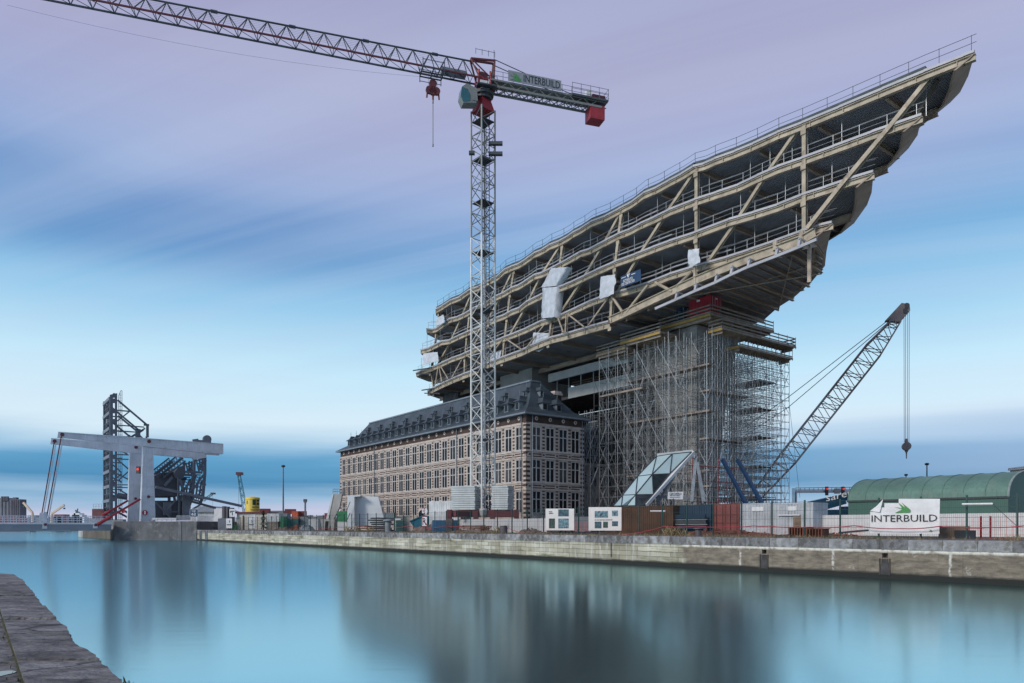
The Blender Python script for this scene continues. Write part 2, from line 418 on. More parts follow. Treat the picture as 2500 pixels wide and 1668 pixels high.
qw = thing('quay_wall', 'long stone quay wall with pale coping running along the water', 'quay wall', QP, QA)
b = MB()
recess = [-14.1, -6.6]        # ladder slots in the wall
segs = [(-144.6, recess[0] - .16), (recess[0] + .16, recess[1] - .16), (recess[1] + .16, 32)]
for a, c in segs: b.box((a, 0, -2), (c, .9, 1.62))
for r_ in recess:
    b.box((r_ - .16, 0, -2), (r_ + .16, .9, 1.16)); b.box((r_ - .16, 0, 1.42), (r_ + .16, .9, 1.62)); b.box((r_ - .17, .45, 1.16), (r_ + .17, .9, 1.42))
b.build('wall_face', 'quay_stone', qw, True)
b = MB(); x = -144.6; rr = random.Random(3)
while x < 32:
    l_ = rr.uniform(1.3, 2.0) if x > -60 else rr.uniform(1.1, 1.7)
    j = rr.uniform(-.012, .012); b.k = 1 if rr.random() < .4 else 0; e = .045
    z1 = GZ + .012 + j; y0 = -.05 + rr.uniform(-.012, .012)
    b.add([(x + .008, y0, 1.624), (x + l_ - .008, y0, 1.624), (x + l_ - .008, 1.0, 1.624), (x + .008, 1.0, 1.624),
           (x + .008, y0, z1 - e), (x + l_ - .008, y0, z1 - e), (x + l_ - .008, y0 + e, z1), (x + l_ - .008, 1.0, z1), (x + .008, 1.0, z1), (x + .008, y0 + e, z1)],
          [(3, 2, 1, 0), (0, 1, 5, 4), (4, 5, 6, 9), (9, 6, 7, 8), (1, 2, 7, 6, 5), (2, 3, 8, 7), (3, 0, 4, 9, 8)])
    x += l_
b.build('coping', ['coping', 'coping_pale'], qw, True)
for r_ in recess:
    b = MB(); b.prism([(r_ - .26, -.03, .22), (r_ + .26, -.03, .22), (r_ + .17, -.03, 1.1), (r_ - .17, -.03, 1.1)], (0, .028, 0)); b.box((r_ - .30, -.06, .2), (r_ - .24, -.003, 1.12)); b.box((r_ + .24, -.06, .2), (r_ + .30, -.003, 1.12))
    b.build('recess_plate', 'plate_grime', qw, True)
for s_ in (-142.6, -141.6, -138.6, -137.6):
    b = MB(); b.box((s_, -.14, .2), (s_ + .45, -.06, 2.0)); b.build('fender', 'steel_grey', qw, True)
for s_ in (-27.5,):
    b = MB(); b.box((s_, -.07, .5), (s_ + .06, -.052, 1.62)); b.build('drain_pipe', 'steel_dark', qw, True)

# ---- near quay in the left foreground
def cracks(m):
    t = m.node_tree; n = t.nodes; l = t.links; bs = n['Principled BSDF']; src = bs.inputs['Base Color'].links[0].from_socket
    tc = n.new('ShaderNodeTexCoord'); mp = n.new('ShaderNodeMapping'); mp.inputs['Scale'].default_value = (.55, 1.5, 1); l.new(tc.outputs['Object'], mp.inputs[0])
    nz = n.new('ShaderNodeTexNoise'); nz.inputs['Scale'].default_value = 3; nz.inputs['Detail'].default_value = 5; l.new(mp.outputs[0], nz.inputs['Vector'])
    mx_ = n.new('ShaderNodeMix'); mx_.data_type = 'RGBA'; mx_.inputs[0].default_value = .22; l.new(mp.outputs[0], mx_.inputs[6]); l.new(nz.outputs[1], mx_.inputs[7])
    vo = n.new('ShaderNodeTexVoronoi'); vo.feature = 'DISTANCE_TO_EDGE'; vo.inputs['Scale'].default_value = 1.7; l.new(mx_.outputs[2], vo.inputs['Vector'])
    mr = n.new('ShaderNodeMapRange'); mr.inputs[1].default_value = .004; mr.inputs[2].default_value = .022; l.new(vo.outputs[0], mr.inputs[0])
    c = n.new('ShaderNodeMix'); c.data_type = 'RGBA'; l.new(mr.outputs[0], c.inputs[0]); c.inputs[6].default_value = (.03, .028, .026, 1); l.new(src, c.inputs[7]); l.new(c.outputs[2], bs.inputs['Base Color'])
def paving_mat():
    m = mat('paving', (.165, .16, .155), .85, var=.55, scale=4.5, bump=1.0, bscale=14, stretch=(.8, 1.25, 1), dirt=((.055, .052, .05), .9, .56))
    return m
paving_mat()
mat('paving_light', (.215, .21, .205), .85, var=.5, scale=5.5, bump=1.0, bscale=16, stretch=(.75, 1.3, 1), dirt=((.07, .066, .062), .9, .57))
cracks(MATS['paving']); cracks(MATS['paving_light'])
mat('moss', (.07, .075, .025), .95, var=.4, scale=6, bump=.5)
mat('puddle', (.03, .04, .05), .03, var=.1)
outl = [(0, 1400), (30, 1401), (55, 1415), (78, 1440), (105, 1473), (140, 1512), (165, 1531), (174, 1552), (186, 1577), (215, 1588), (232, 1600), (250, 1618), (275, 1640), (296, 1664), (330, 1705), (400, 1800)]
edge = [onZ(px, py, GZ) for px, py in outl]
# slabs: cross joints run roughly level in the picture; build each slab as its own prism in one pavement mesh
def edge_x(y):
    for a, c in zip(edge, edge[1:]):
        if c.y <= y <= a.y: return a.x + (c.x - a.x) * ((y - a.y) / (c.y - a.y + 1e-9))
    return edge[0].x if y > edge[0].y else edge[-1].x
joint_y = [1400, 1424, 1452, 1481, 1512, 1545, 1573, 1612, 1662, 1740, 1900]
b = MB(); pr = random.Random(5); ZTS = {}
ys_ = [onZ(0, p, GZ).y for p in joint_y]
def kerbline(y):          # long joint seen at the left edge of the picture
    p0, p1 = onZ(2, 1500, GZ), onZ(56, 1668, GZ); t_ = (y - p0.y) / (p1.y - p0.y); return p0.x + (p1.x - p0.x) * t_
for i in range(len(ys_) - 1):
    ya, yb = ys_[i] - .012, ys_[i + 1] + .012
    n_ = 9; zt = GZ + pr.uniform(-.02, .012); ZTS[i] = zt; b.k = pr.choice((0, 1))
    right = [(edge_x(ya + (yb - ya) * k / n_) + pr.uniform(-.012, .006), ya + (yb - ya) * k / n_) for k in range(n_ + 1)]
    kl = [(kerbline(ya) + .01, ya), (kerbline(yb) + .01, yb)]
    if kl[0][0] < right[0][0] - .3:
        ring = [(kl[0][0], ya), *right, (kl[1][0], yb)]
        b.prism([Vector((x, y, zt - .5)) for x, y in ring][::-1], (0, 0, .5))
        off = pr.uniform(-.4, .4); b.k = pr.choice((0, 1))
        b.prism([Vector((x, y, zt - .52)) for x, y in [(-16, ya), (kl[0][0] - .012, ya), (kl[1][0] - .012, yb), (-16, yb)]][::-1], (0, 0, .5))
    else:
        ring = [(-16, ya), *right, (-16, yb)]; b.prism([Vector((x, y, zt - .5)) for x, y in ring][::-1], (0, 0, .5))
tag(b.build('pavement', ['paving', 'paving_light']), 'worn stone slabs of the near quay', None, None, 'structure')
b = MB(); body = [(p.x - .04, p.y) for p in edge[1:]] + [(-1.0, -8), (-30, -8), (-30, 11.2)]
b.prism([Vector((x, y, -2)) for x, y in body][::-1], (0, 0, GZ + 2 - .05)); tag(b.build('quay_base', 'joint_dark'), 'dark masonry below the near quay slabs', None, None, 'structure')
b = MB(); a_, c_ = onZ(2, 1500, GZ - .02), onZ(60, 1680, GZ - .02)
b.beam(a_ + Vector((.0, 0, 0)), c_ + Vector((-.0, 0, 0)), .016, .02); mo = b.build('moss_joint', 'moss'); tag(mo, 'strip of green moss in the long joint of the near quay', None, None, 'stuff')
b = MB(); pc = [onZ(x, y, ZTS[7] - .0165) for x, y in ((-20, 1650), (-20, 1642), (8, 1638), (28, 1637), (41, 1639), (34, 1643), (12, 1648), (-4, 1652))]
b.add(pc, [tuple(range(len(pc)))]); tag(b.build('puddle', 'puddle'), 'small puddle on the near quay slabs', None, None, 'structure')
# tufts on the near quay
mat('dry_grass', (.30, .23, .12), .9, var=.4, scale=3)
mat('green_grass', (.09, .10, .035), .9, var=.4, scale=3)
def blades(b, c, n_, h, sp, rr, bw=1.):
    for _ in range(n_):
        x, y = c.x + rr.gauss(0, sp), c.y + rr.gauss(0, sp); hh = h * rr.uniform(.4, 1.1); a = rr.uniform(0, 6.28); w_ = (.012 + .004 * rr.random()) * (.35 if h < .08 else 1.)
        lx, ly = rr.gauss(0, .35) * hh, rr.gauss(0, .35) * hh; dx, dy = math.cos(a) * w_, math.sin(a) * w_
        b.add([(x - dx, y - dy, c.z), (x + dx, y + dy, c.z), (x + dx * .6 + lx * .4, y + dy * .6 + ly * .4, c.z + hh * .6), (x + lx, y + ly, c.z + hh)], [(0, 1, 2), (0, 2, 3)])
b = MB(); rr = random.Random(9)
for px, py in ((297, 1668), (302, 1672), (318, 1672), (310, 1676)): blades(b, onZ(px, py, GZ - .03), 2, .045, .012, rr)
for k in range(24):
    t_ = rr.random(); blades(b, a_.lerp(c_, t_) + Vector((0, 0, .0)), 3, .022, .03, rr)
o = b.build('grass', 'green_grass'); tag(o, 'little grass tufts growing in the joints of the near quay', None, None, 'stuff')
# rough grass strip along the far quay
b = MB(); rr = random.Random(11)
for _ in range(5200):
    s_ = rr.uniform(-80, 30); n_ = 1.1 + abs(rr.gauss(0, 2.6)); 
    if n_ > 7.5: continue
    dense = .5 + .5 * math.sin(s_ * .35) * math.sin(s_ * .13 + 2)
    if rr.random() > dense * .8 + .2: continue
    b.k = 0 if rr.random() < .6 else 1
    p = Q(s_, n_, GZ - .02); blades(b, p, 3, rr.uniform(.08, .28), .12, rr)
for px, nn_, k, h in ((1222, 2.4, 60, .9), (1640, 3.0, 90, .8), (1655, 3.2, 60, .7), (870, 3, 60, .9), (905, 3, 50, .8), (850, 3.5, 40, .8), (2490, 3, 40, .4)):
    p = onQ(px, 1285, nn_); p.z = GZ; b.k = 0; blades(b, p, k, h, .35, rr)
tag(b.build('grass_strip', ['dry_grass', 'green_grass']), 'dry rough grass along the quay edge', None, None, 'stuff')
# ================================================================== OLD BRICK BUILDING
mat('stone', (.49, .415, .36), .85, var=.18, scale=.8, bump=.25, streak=.35, dirt=((.26, .20, .17), .6, .52))
mat('stone_band', (.55, .475, .425), .85, var=.2, scale=.7, bump=.25, dirt=((.18, .15, .13), .5, .56))
mat('brick_brown', (.065, .040, .034), .9, var=.35, scale=1.3, bump=.5)
mat('window_stone', (.50, .48, .46), .8, var=.1, scale=1)
mat('pane_dark', (.010, .012, .016), .22, var=.4, scale=.5, spec=.25)
mat('zinc', (.17, .20, .23), .45, var=.15, scale=1)
def slate():
    m = mat('slate', (.045, .066, .078), .5, var=.45, scale=.35, bump=0, spec=.6)
    t = m.node_tree; n = t.nodes; l = t.links; bs = n['Principled BSDF']
    tcn = n.new('ShaderNodeTexCoord'); sp = n.new('ShaderNodeSeparateXYZ'); l.new(tcn.outputs['Object'], sp.inputs[0])
    wv = n.new('ShaderNodeMath'); wv.operation = 'MULTIPLY'; l.new(sp.outputs[2], wv.inputs[0]); wv.inputs[1].default_value = 5.5
    fr_ = n.new('ShaderNodeMath'); fr_.operation = 'FRACT'; l.new(wv.outputs[0], fr_.inputs[0])
    bn = n.new('ShaderNodeBump'); bn.inputs['Strength'].default_value = .35; bn.inputs['Distance'].default_value = .03
    l.new(fr_.outputs[0], bn.inputs['Height']); l.new(bn.outputs[0], bs.inputs['Normal'])
slate()
hb = thing('brick_building', 'long old harbour house of brown brick and pale stone with slate hip roof and dormers', 'building', W(-30, 20, GZ))
LEN, WID = 61.4, 10.3
ZB = CZ                                  # heights below are above the eye
ROWS = [(1.85, 4.75), (6.05, 9.0), (10.3, 13.4)]
EAVE, FRZ = 15.15, 13.95
PITCH = 2.42; WW = 1.50; REC = .28
def facade(P, d, n_in, cols, length, rows=ROWS, base=GZ - CZ - .1, top=EAVE, quoin=(True, True), brown_from=FRZ, skip=()):
    """P(x, y, z): facade frame -> world, x along, y inward.  One wall mesh made of solid stone and brick pieces."""
    st = MB(); D = .55
    def bx(x0, x1, z0, z1, y0=0., k=0, y1=D):
        st.k = k; q = [P(x0, y0, z0), P(x1, y0, z0), P(x1, y1, z0), P(x0, y1, z0), P(x0, y0, z1), P(x1, y0, z1), P(x1, y1, z1), P(x0, y1, z1)]
        st.hexa(q)
    zs = [base] + [z for r_ in rows for z in r_] + [brown_from]
    for k in range(0, len(zs), 2): bx(0, length, zs[k], zs[k + 1], 0, 0)        # bands between rows
    if top > brown_from: bx(0, length, brown_from, top, .03, 2)
    for (z0, z1) in rows:
        xs = [0.] + [x for c in cols for x in (c - WW / 2, c + WW / 2)] + [length]
        for k in range(0, len(xs), 2): bx(xs[k], xs[k + 1], z0, z1, 0, 0)
        mids = [(a + c) / 2 for a, c in zip(cols, cols[1:])]
        hgt = (z1 - z0 + .5) / 8
        for x in mids:
            for j in range(8): 
                if j % 1 == 0: bx(x - .22, x + .22, z0 - .3 + j * hgt * 1.04, z0 - .3 + j * hgt * 1.04 + hgt * .52, -.022, 2, .1)
        for k in range(0, len(xs), 2):         # toothed pale surround: thin jamb stones
            pass
    for a, c in zip(zs[2::2], zs[3::2]):       # decorated belts
        mid = (a + c) / 2
        if c - a > .9 and c < brown_from:
            bx(-.06, length + .06, c - .26, c - .10, -.10, 1); bx(-.09, length + .09, a + .16, a + .30, -.12, 1)
            bx(-.03, length + .03, a + .05, a + .16, -.05, 0)
            bx(0, length, mid + .02, mid + .17, -.014, 2, .1); bx(0, length, mid - .30, mid - .16, -.014, 2, .1)
            for x in [(p + q) / 2 for p, q in zip(cols, cols[1:])] + [cols[0] - PITCH / 2, cols[-1] + PITCH / 2]:
                if x < .5 or x > length - .5: continue
                bx(x - .34, x + .34, mid - .26, mid + .24, -.05, 0, .1); bx(x - .17, x + .17, mid - .12, mid + .12, -.075, 3, .1)
    if top > brown_from:
        bx(-.05, length + .05, brown_from - .30, brown_from - .18, -.08, 1)
        for x in cols:                          # pale rosettes in the brown frieze
            st.k = 1; ring = [P(x + .28 * math.cos(t), -.03, brown_from + .6 + .28 * math.sin(t)) for t in [i * math.pi / 4 for i in range(8)]]
            st.prism(ring, P(0, .08, 0) - P(0, 0, 0))
            st.k = 2; ring = [P(x + .13 * math.cos(t), -.045, brown_from + .6 + .13 * math.sin(t)) for t in [i * math.pi / 3 for i in range(6)]]
            st.prism(ring, P(0, .08, 0) - P(0, 0, 0))
        bx(-.12, length + .12, top - .16, top, -.25, 3, .1)
    for side, on in enumerate(quoin):           # striped corner stones
        if not on: continue
        z = base; j = 0
        while z < brown_from - .3:
            wq = .78 if j % 2 else .62
            x0, x1 = ((-.035, wq) if side == 0 else (length - wq, length + .035))
            bx(x0, x1, z, z + .30, -.035 if j % 2 else -.03, 2 if j % 2 == 0 else 0, .1); z += .31; j += 1
    return st
def window_mesh(h):
    f = MB(); W2 = WW / 2
    f.box((-W2, .02, 0), (-W2 + .08, .1, h)); f.box((W2 - .08, .02, 0), (W2, .1, h)); f.box((-.06, 0.01, .0), (.06, .1, h))
    f.box((-W2 + .08, .02, h * .60), (-.06, .1, h * .60 + .11)); f.box((.06, .02, h * .60), (W2 - .08, .1, h * .60 + .11))
    f.box((-W2 + .08, .03, h - .08), (-.06, .09, h)); f.box((.06, .03, h - .08), (W2 - .08, .09, h)); f.box((-W2 - .08, -.13, -.12), (W2 + .08, -.002, -.005))
    g = MB(); g.box((-W2 + .08, .104, 0), (W2 - .08, .14, h)); return f, g
WINM = {}
wr_ = random.Random(12)
mat('pane_mid', (.022, .03, .038), .2, var=.4, scale=.5, spec=.25); mat('pane_blind', (.08, .08, .078), .5, var=.5, scale=.6, spec=.3)
def put_window(root, P, x, z0, h, ang):
    gm_ = wr_.choices(('pane_dark', 'pane_mid', 'pane_blind'), (8, 2, .6))[0]; key = (round(h, 3), gm_)
    if key not in WINM:
        f, g = window_mesh(h); fo = f.build('window', 'window_stone', root, True); go = g.build('pane', gm_, fo, True)
        WINM[key] = (fo.data, go.data)
        o = fo; c = go
    else:
        o = bpy.data.objects.new('window', WINM[key][0]); COL.objects.link(o); o.parent = root
        c = bpy.data.objects.new('pane', WINM[key][1]); COL.objects.link(c); c.parent = o
    o.location = P(x, 0, z0) - org(root); o.rotation_euler = (0, 0, ang); return o
# left facade: x from the far end to the corner
Pl = lambda x, y, z: W(-LEN + x, y, CZ + z)
colsL = [LEN - 1.6 - PITCH * k for k in range(25)][::-1]; colsL[0] = max(colsL[0], 1.4)
AL = math.atan2(UU.y, UU.x); AF = math.atan2(VV.y, VV.x)
st = facade(Pl, UU, VV, colsL, LEN); st.build('wall', ['stone', 'stone_band', 'brick_brown', 'steel_dark'], hb)
for (z0, z1) in ROWS:
    for c in colsL: put_window(hb, Pl, c, z0, z1 - z0, AL)
Pf = lambda x, y, z: W(-y, x, CZ + z)
xr = [1.75, 4.15, 6.5, 8.75]
st = facade(Pf, VV, -UU, xr, WID); st.build('wall', ['stone', 'stone_band', 'brick_brown', 'steel_dark'], hb)
for (z0, z1) in ROWS:
    for c in xr: put_window(hb, Pf, c, z0, z1 - z0, AF)
# stepped back lower range along the front
Pb = lambda x, y, z: W(-3 - y, WID + x, CZ + z)
colsB = [1.7 + 3.0 * k for k in range(3)]
st = facade(Pb, VV, -UU, colsB, 19.5, rows=[(5.9, 8.85)], quoin=(False, True), top=10.2, brown_from=9.35)
st.build('wall', ['stone', 'stone_band', 'brick_brown', 'steel_dark'], hb)
for c in colsB: put_window(hb, Pb, c, 5.9, 2.95, AF)
# door arches
def arch_door(P, x, w_, h, name='door'):
    b = MB(); ring = [(x - w_ / 2, 0), (x + w_ / 2, 0), (x + w_ / 2, h - w_ / 2)] + [(x + w_ / 2 * math.cos(t), h - w_ / 2 + w_ / 2 * math.sin(t)) for t in [math.pi * i / 8 for i in range(1, 8)]] + [(x - w_ / 2, h - w_ / 2)]
    o2 = [(x + (a - x) * 1.32, c * 1.13 if c > 0 else c) for a, c in ring]
    b.k = 0; b.prism([P(a, -.10, GZ - CZ + c) for a, c in o2], P(0, .1, 0) - P(0, .0, 0)); b.k = 1
    b.prism([P(a, -.13, GZ - CZ + c) for a, c in ring], P(0, .03, 0) - P(0, 0, 0)); return b.build(name, ['stone_band', 'pane_dark'], hb)
arch_door(Pl, 33.2, 1.6, 3.4); arch_door(Pb, 1.7, 1.3, 3.0); 
b = MB(); c_ = Pb(1.7, 0, 4.0)
ring = [Pb(1.7 + .38 * math.cos(t), -.06, 3.6 + .38 * math.sin(t)) for t in [i * math.pi / 6 for i in range(12)]]
b.k = 0; b.prism(ring, Pb(0, .08, 0) - Pb(0, 0, 0)); ring = [Pb(1.7 + .24 * math.cos(t), -.08, 3.6 + .24 * math.sin(t)) for t in [i * math.pi / 6 for i in range(12)]]
b.k = 1; b.prism(ring, Pb(0, .08, 0) - Pb(0, 0, 0)); b.build('round_window', ['stone_band', 'pane_dark'], hb)
# hidden sides, plain walls and the other wings
b = MB()
def wbox(b, u0, u1, v0, v1, z0, z1): 
    b.hexa([W(u0, v0, z0), W(u1, v0, z0), W(u1, v1, z0), W(u0, v1, z0), W(u0, v0, z1), W(u1, v0, z1), W(u1, v1, z1), W(u0, v1, z1)])
zt = CZ + EAVE - .02; gz = GZ - .1
wbox(b, -LEN, -LEN + .5, .56, WID, gz, zt); wbox(b, -LEN, -.56, WID - .5, WID - .01, gz, zt)
wbox(b, -LEN + .5, -LEN + 10, WID, 31, gz, zt); wbox(b, -LEN + .01, -1, 31, 41.3, gz, zt)
wbox(b, -13, -3.6, WID + .01, 31, gz, CZ + 9.9)
b.build('wall', 'brick_brown', hb)
# slate roofs: flared eaves, steep middle, narrow flat ridge
def hip_roof(u0, u1, v0, v1, ez, rz_, over=.75, rw=.9, hipf=4.0, name='roof', mt='slate'):
    mv = (v0 + v1) / 2; hw = (v1 - v0) / 2
    lev = [(1.0 + over / hw, 0.0, -over), (.80, .19, hipf * .22), (.52, .52, hipf * .52), (rw / hw, 1.0, hipf)]
    b = MB(); rings = []
    for fv, fz, du in lev:
        z = CZ + ez + (rz_ - ez) * fz
        rings.append([W(u0 + du, mv - hw * fv, z), W(u1 - du, mv - hw * fv, z), W(u1 - du, mv + hw * fv, z), W(u0 + du, mv + hw * fv, z)])
    for a, c in zip(rings, rings[1:]): b.loft(a, c, False)
    b.add(rings[-1], [(0, 1, 2, 3)])
    under = [p + Vector((0, 0, -.22)) for p in rings[0]]; b.k = 1; b.loft(under, rings[0], False); b.add(under, [(3, 2, 1, 0)])
    b.k = 1; r_ = rings[-1]
    for i in range(4): b.beam(r_[i] + Vector((0, 0, .06)), r_[(i + 1) % 4] + Vector((0, 0, .06)), .30, .22)
    o = b.build(name, [mt, 'zinc'], hb); return rings
RG_ = hip_roof(-LEN, 0, 0, WID, EAVE, 20.6, hipf=4.5)
hip_roof(-LEN, -1, 31, 41.3, EAVE, 20.6, hipf=4.5); hip_roof(-LEN + .05, -LEN + 10, WID + .5, 30.5, EAVE, 20.4)
hip_roof(-13, -3, WID + .9, 29.8, 10.2, 16.5, over=.4)
# roof surface position helper for the left slope: v and z at height fraction
def slope(fz):
    pts = [(0.0, 1.0 + .75 / 5.15), (.19, .80), (.52, .52), (1.0, .9 / 5.15)]
    for (a, va), (c, vc) in zip(pts, pts[1:]):
        if a <= fz <= c: k = (fz - a) / (c - a); return WID / 2 * (1 - (va + (vc - va) * k)), CZ + EAVE + (20.6 - EAVE) * fz
def dormer_mesh(w_, h, d, fin=.8):
    b = MB(); b.k = 1; b.box((-w_ / 2, 0, 0), (w_ / 2, d, h))
    b.k = 0; o = .28 * w_ / .8; e = h * .98
    r1 = [(-w_ / 2 - o, -o, e), (w_ / 2 + o, -o, e), (w_ / 2 + o, d + .6, e), (-w_ / 2 - o, d + .6, e)]
    r2 = [(-w_ * .28, w_ * .25, e + w_ * .45), (w_ * .28, w_ * .25, e + w_ * .45), (w_ * .28, d + .8, e + w_ * .45), (-w_ * .28, d + .8, e + w_ * .45)]
    r3 = [(-.03, w_ * .5, e + w_ * 1.0), (.03, w_ * .5, e + w_ * 1.0), (.03, d + .9, e + w_ * 1.0), (-.03, d + .9, e + w_ * 1.0)]
    b.loft([Vector(p) for p in r1], [Vector(p) for p in r2], True); b.loft([Vector(p) for p in r2], [Vector(p) for p in r3], True)
    b.k = 1; b.tube((0, w_ * .5, e + w_), (0, w_ * .5, e + w_ + fin), .03, 4); b.tube((0, w_ * .5, e + w_ + fin * .4), (0, w_ * .5, e + w_ + fin * .5), .07, 5)
    g = MB(); g.box((-w_ * .36, -.02, h * .12), (w_ * .36, -.002, h * .88)); return b, g
DM = {}
def put_dormer(kind, u, v, z, ang, dims):
    if kind not in DM:
        b, g = dormer_mesh(*dims); o = b.build('dormer', ['slate', 'zinc'], hb, True); c = g.build('dormer_window', 'pane_dark', o, True); DM[kind] = (o.data, c.data)
    else:
        o = bpy.data.objects.new('dormer', DM[kind][0]); COL.objects.link(o); o.parent = hb
        c = bpy.data.objects.new('dormer_window', DM[kind][1]); COL.objects.link(c); c.parent = o
    o.location = W(u, v, z) - org(hb); o.rotation_euler = (0, 0, ang)
v1, z1 = slope(.16)
for k in range(23): put_dormer('low', -LEN + 2.6 + 2.54 * k, v1 - .1, z1 - .1, AL, (.95, 1.15, 1.9))
v2, z2 = slope(.56)
for k in range(11): put_dormer('high', -LEN + 7.0 + 5.08 * k, v2 - .1, z2 - .1, AL, (.62, .72, 1.1, .7))
def put_front(u, v, z, dims, kd): put_dormer(kd, u, v, z, AF, dims)
put_front(-.55, 3.7, CZ + EAVE + .75, (.85, 1.0, 1.8), 'front'); put_front(-.55, 6.2, CZ + EAVE + .75, (.85, 1.0, 1.8), 'front'); put_front(-2.2, 4.5, CZ + 18.1, (.6, .8, 1.2, .5), 'front_high')
# chimney
b = MB(); b.k = 0; wbox(b, -6.0, -4.7, 8.9, 10.2, CZ + 16, CZ + 19.2); b.k = 1; wbox(b, -6.12, -4.58, 8.78, 10.32, CZ + 19.2, CZ + 19.5); wbox(b, -6.0, -4.7, 8.9, 10.2, CZ + 19.5, CZ + 19.8)
wbox(b, -6.08, -4.62, 8.82, 10.28, CZ + 17.1, CZ + 17.3); b.build('chimney', ['brick_brown', 'stone_band'], hb)
# gutter pipes on the facades
for x in (LEN - .9, LEN - 17.2, LEN - 45.6):
    b = MB(); b.tube(Pl(x, -.16, GZ - CZ), Pl(x, -.16, EAVE - .3), .07, 6); b.build('drain_pipe', 'zinc', hb)
for x in (.95, 9.9):
    b = MB(); b.tube(Pf(x, -.16, GZ - CZ), Pf(x, -.16, EAVE - .3), .07, 6); b.build('drain_pipe', 'zinc', hb)

# ================================================================== NEW UPPER BUILDING (steel under construction)
def deck_mat(name, col, f=3.3):
    m = mat(name, col, .6, var=.25, scale=.4, dirt=((.10, .07, .05), .4, .62)); t = m.node_tree; n = t.nodes; l = t.links; bs = n['Principled BSDF']
    tcn = n.new('ShaderNodeTexCoord'); mp = n.new('ShaderNodeMapping'); l.new(tcn.outputs['Object'], mp.inputs[0])
    mp.inputs['Rotation'].default_value = (0, 0, -math.atan2(VV.y, VV.x))
    wv = n.new('ShaderNodeTexWave'); wv.bands_direction = 'Y'; wv.wave_profile = 'SIN'; wv.inputs['Scale'].default_value = f / 6.283 * 1.0; wv.inputs['Distortion'].default_value = 0
    l.new(mp.outputs[0], wv.inputs[0]); bn = n.new('ShaderNodeBump'); bn.inputs['Strength'].default_value = 1.; bn.inputs['Distance'].default_value = .12
    l.new(wv.outputs[1], bn.inputs['Height']); l.new(bn.outputs[0], bs.inputs['Normal'])
deck_mat('deck_steel', (.36, .37, .40), 9)
mat('beam_brown', (.42, .33, .25), .6, var=.25, scale=.5)
mat('edge_pale', (.38, .38, .40), .5, var=.15, scale=.6)
mat('roof_dark', (.07, .09, .10), .8, var=.35, scale=1.2, bump=.4)
up = thing('upper_building', 'huge half built steel upper storeys with cream trusses cantilevered over the old house', 'building', W(-5, 23, GZ))
SL = {1: 43.0, 2: 39.25, 3: 35.45, 4: 31.7, 5: 27.8}        # slab edge heights above the eye
EDGE = {
 1: [(1064, 753.6), (1078, 746), (1100.6, 731), (1122, 723), (1145.5, 706), (1170, 697), (1193, 683), (1215, 672), (1232.5, 655.4), (1249, 648), (1268, 641), (1283, 631.5), (1305.5, 614.7), (1324, 607), (1342, 595), (1367, 585), (1387, 574), (1400, 564.5), (1420, 554), (1444, 538), (1480, 524), (1511.5, 507), (1545, 489), (1573, 467.6), (1605, 454), (1635, 437), (1665, 421), (1693.4, 403), (1720, 396), (1746, 384), (1795, 366), (1840, 347), (1900, 319), (1959, 296), (2050, 257.7), (2155, 213), (2257, 170), (2353, 131.7), (2380, 120.6)],
 2: [(1041.7, 801), (1055, 802), (1067, 798.5), (1098, 776), (1118, 771), (1137, 762), (1160, 748), (1185, 738), (1210, 721), (1232, 711), (1249, 700), (1268, 693), (1283, 683.5), (1305.5, 668), (1324, 663), (1345, 652.6), (1387, 630), (1417.7, 612), (1440, 605), (1458.7, 595), (1485, 581), (1511.5, 567), (1540, 556), (1564, 542.5), (1600, 526), (1634.7, 508.7), (1696, 483.8), (1750, 466), (1805, 447), (1850, 425), (1899, 403), (1959, 382), (2037, 353), (2129.6, 318), (2251, 275)],
 3: [(1027.7, 852), (1038, 850), (1050, 846), (1078, 831), (1098, 828), (1120, 817), (1145, 806), (1165, 797), (1190, 784), (1213, 773), (1232, 766), (1249, 756), (1270, 748), (1286, 734), (1319.5, 717), (1358.8, 700), (1380, 692), (1401, 683), (1430, 669), (1458.7, 655), (1501, 636), (1552.6, 617), (1595, 600), (1634.7, 585), (1696, 564.5), (1781, 532), (1840, 515), (1899, 496), (1959, 471.4), (2018, 452), (2075, 432), (2132.8, 414)],
 4: [(1017, 909), (1030, 902), (1050, 896), (1075, 885.5), (1103, 872), (1128.7, 863), (1160, 848), (1190, 837), (1227, 822), (1258, 810), (1286, 798.5), (1319.5, 781.7), (1350, 773), (1381, 760.6), (1410, 747), (1437, 734), (1485, 715), (1535, 702), (1588, 685), (1635, 665.7), (1696, 646.6), (1778.5, 623), (1830, 606), (1893, 584), (1957.5, 560), (2000, 546), (2032, 538)],
 5: [(1044.5, 953), (1060, 944), (1081, 933), (1105, 922), (1131.5, 910.7), (1155, 902), (1180, 888), (1221, 871.5), (1250, 861), (1274.6, 852), (1297, 840.6), (1320, 831), (1344.8, 821), (1372, 814), (1401, 806), (1440, 794), (1487, 781)]}
E3 = {k: [onZ(x, y, CZ + SL[k]) for x, y in p] for k, p in EDGE.items()}
def uv(p): d = p - C0; return d.dot(UU), d.dot(VV)
TIP = {1: [(2364, 185), (2344, 225), (2320, 250), (2255, 303)], 2: [(2240, 330), (2218, 362), (2175, 405), (2127, 442)],
       3: [(2128, 470), (2117, 500), (2085, 545), (2021, 585)], 4: [(2018, 612), (2014, 649), (1979, 691), (1867, 761)]}
TOPZ = {k: CZ + SL[k] for k in SL}
PLAN = {}
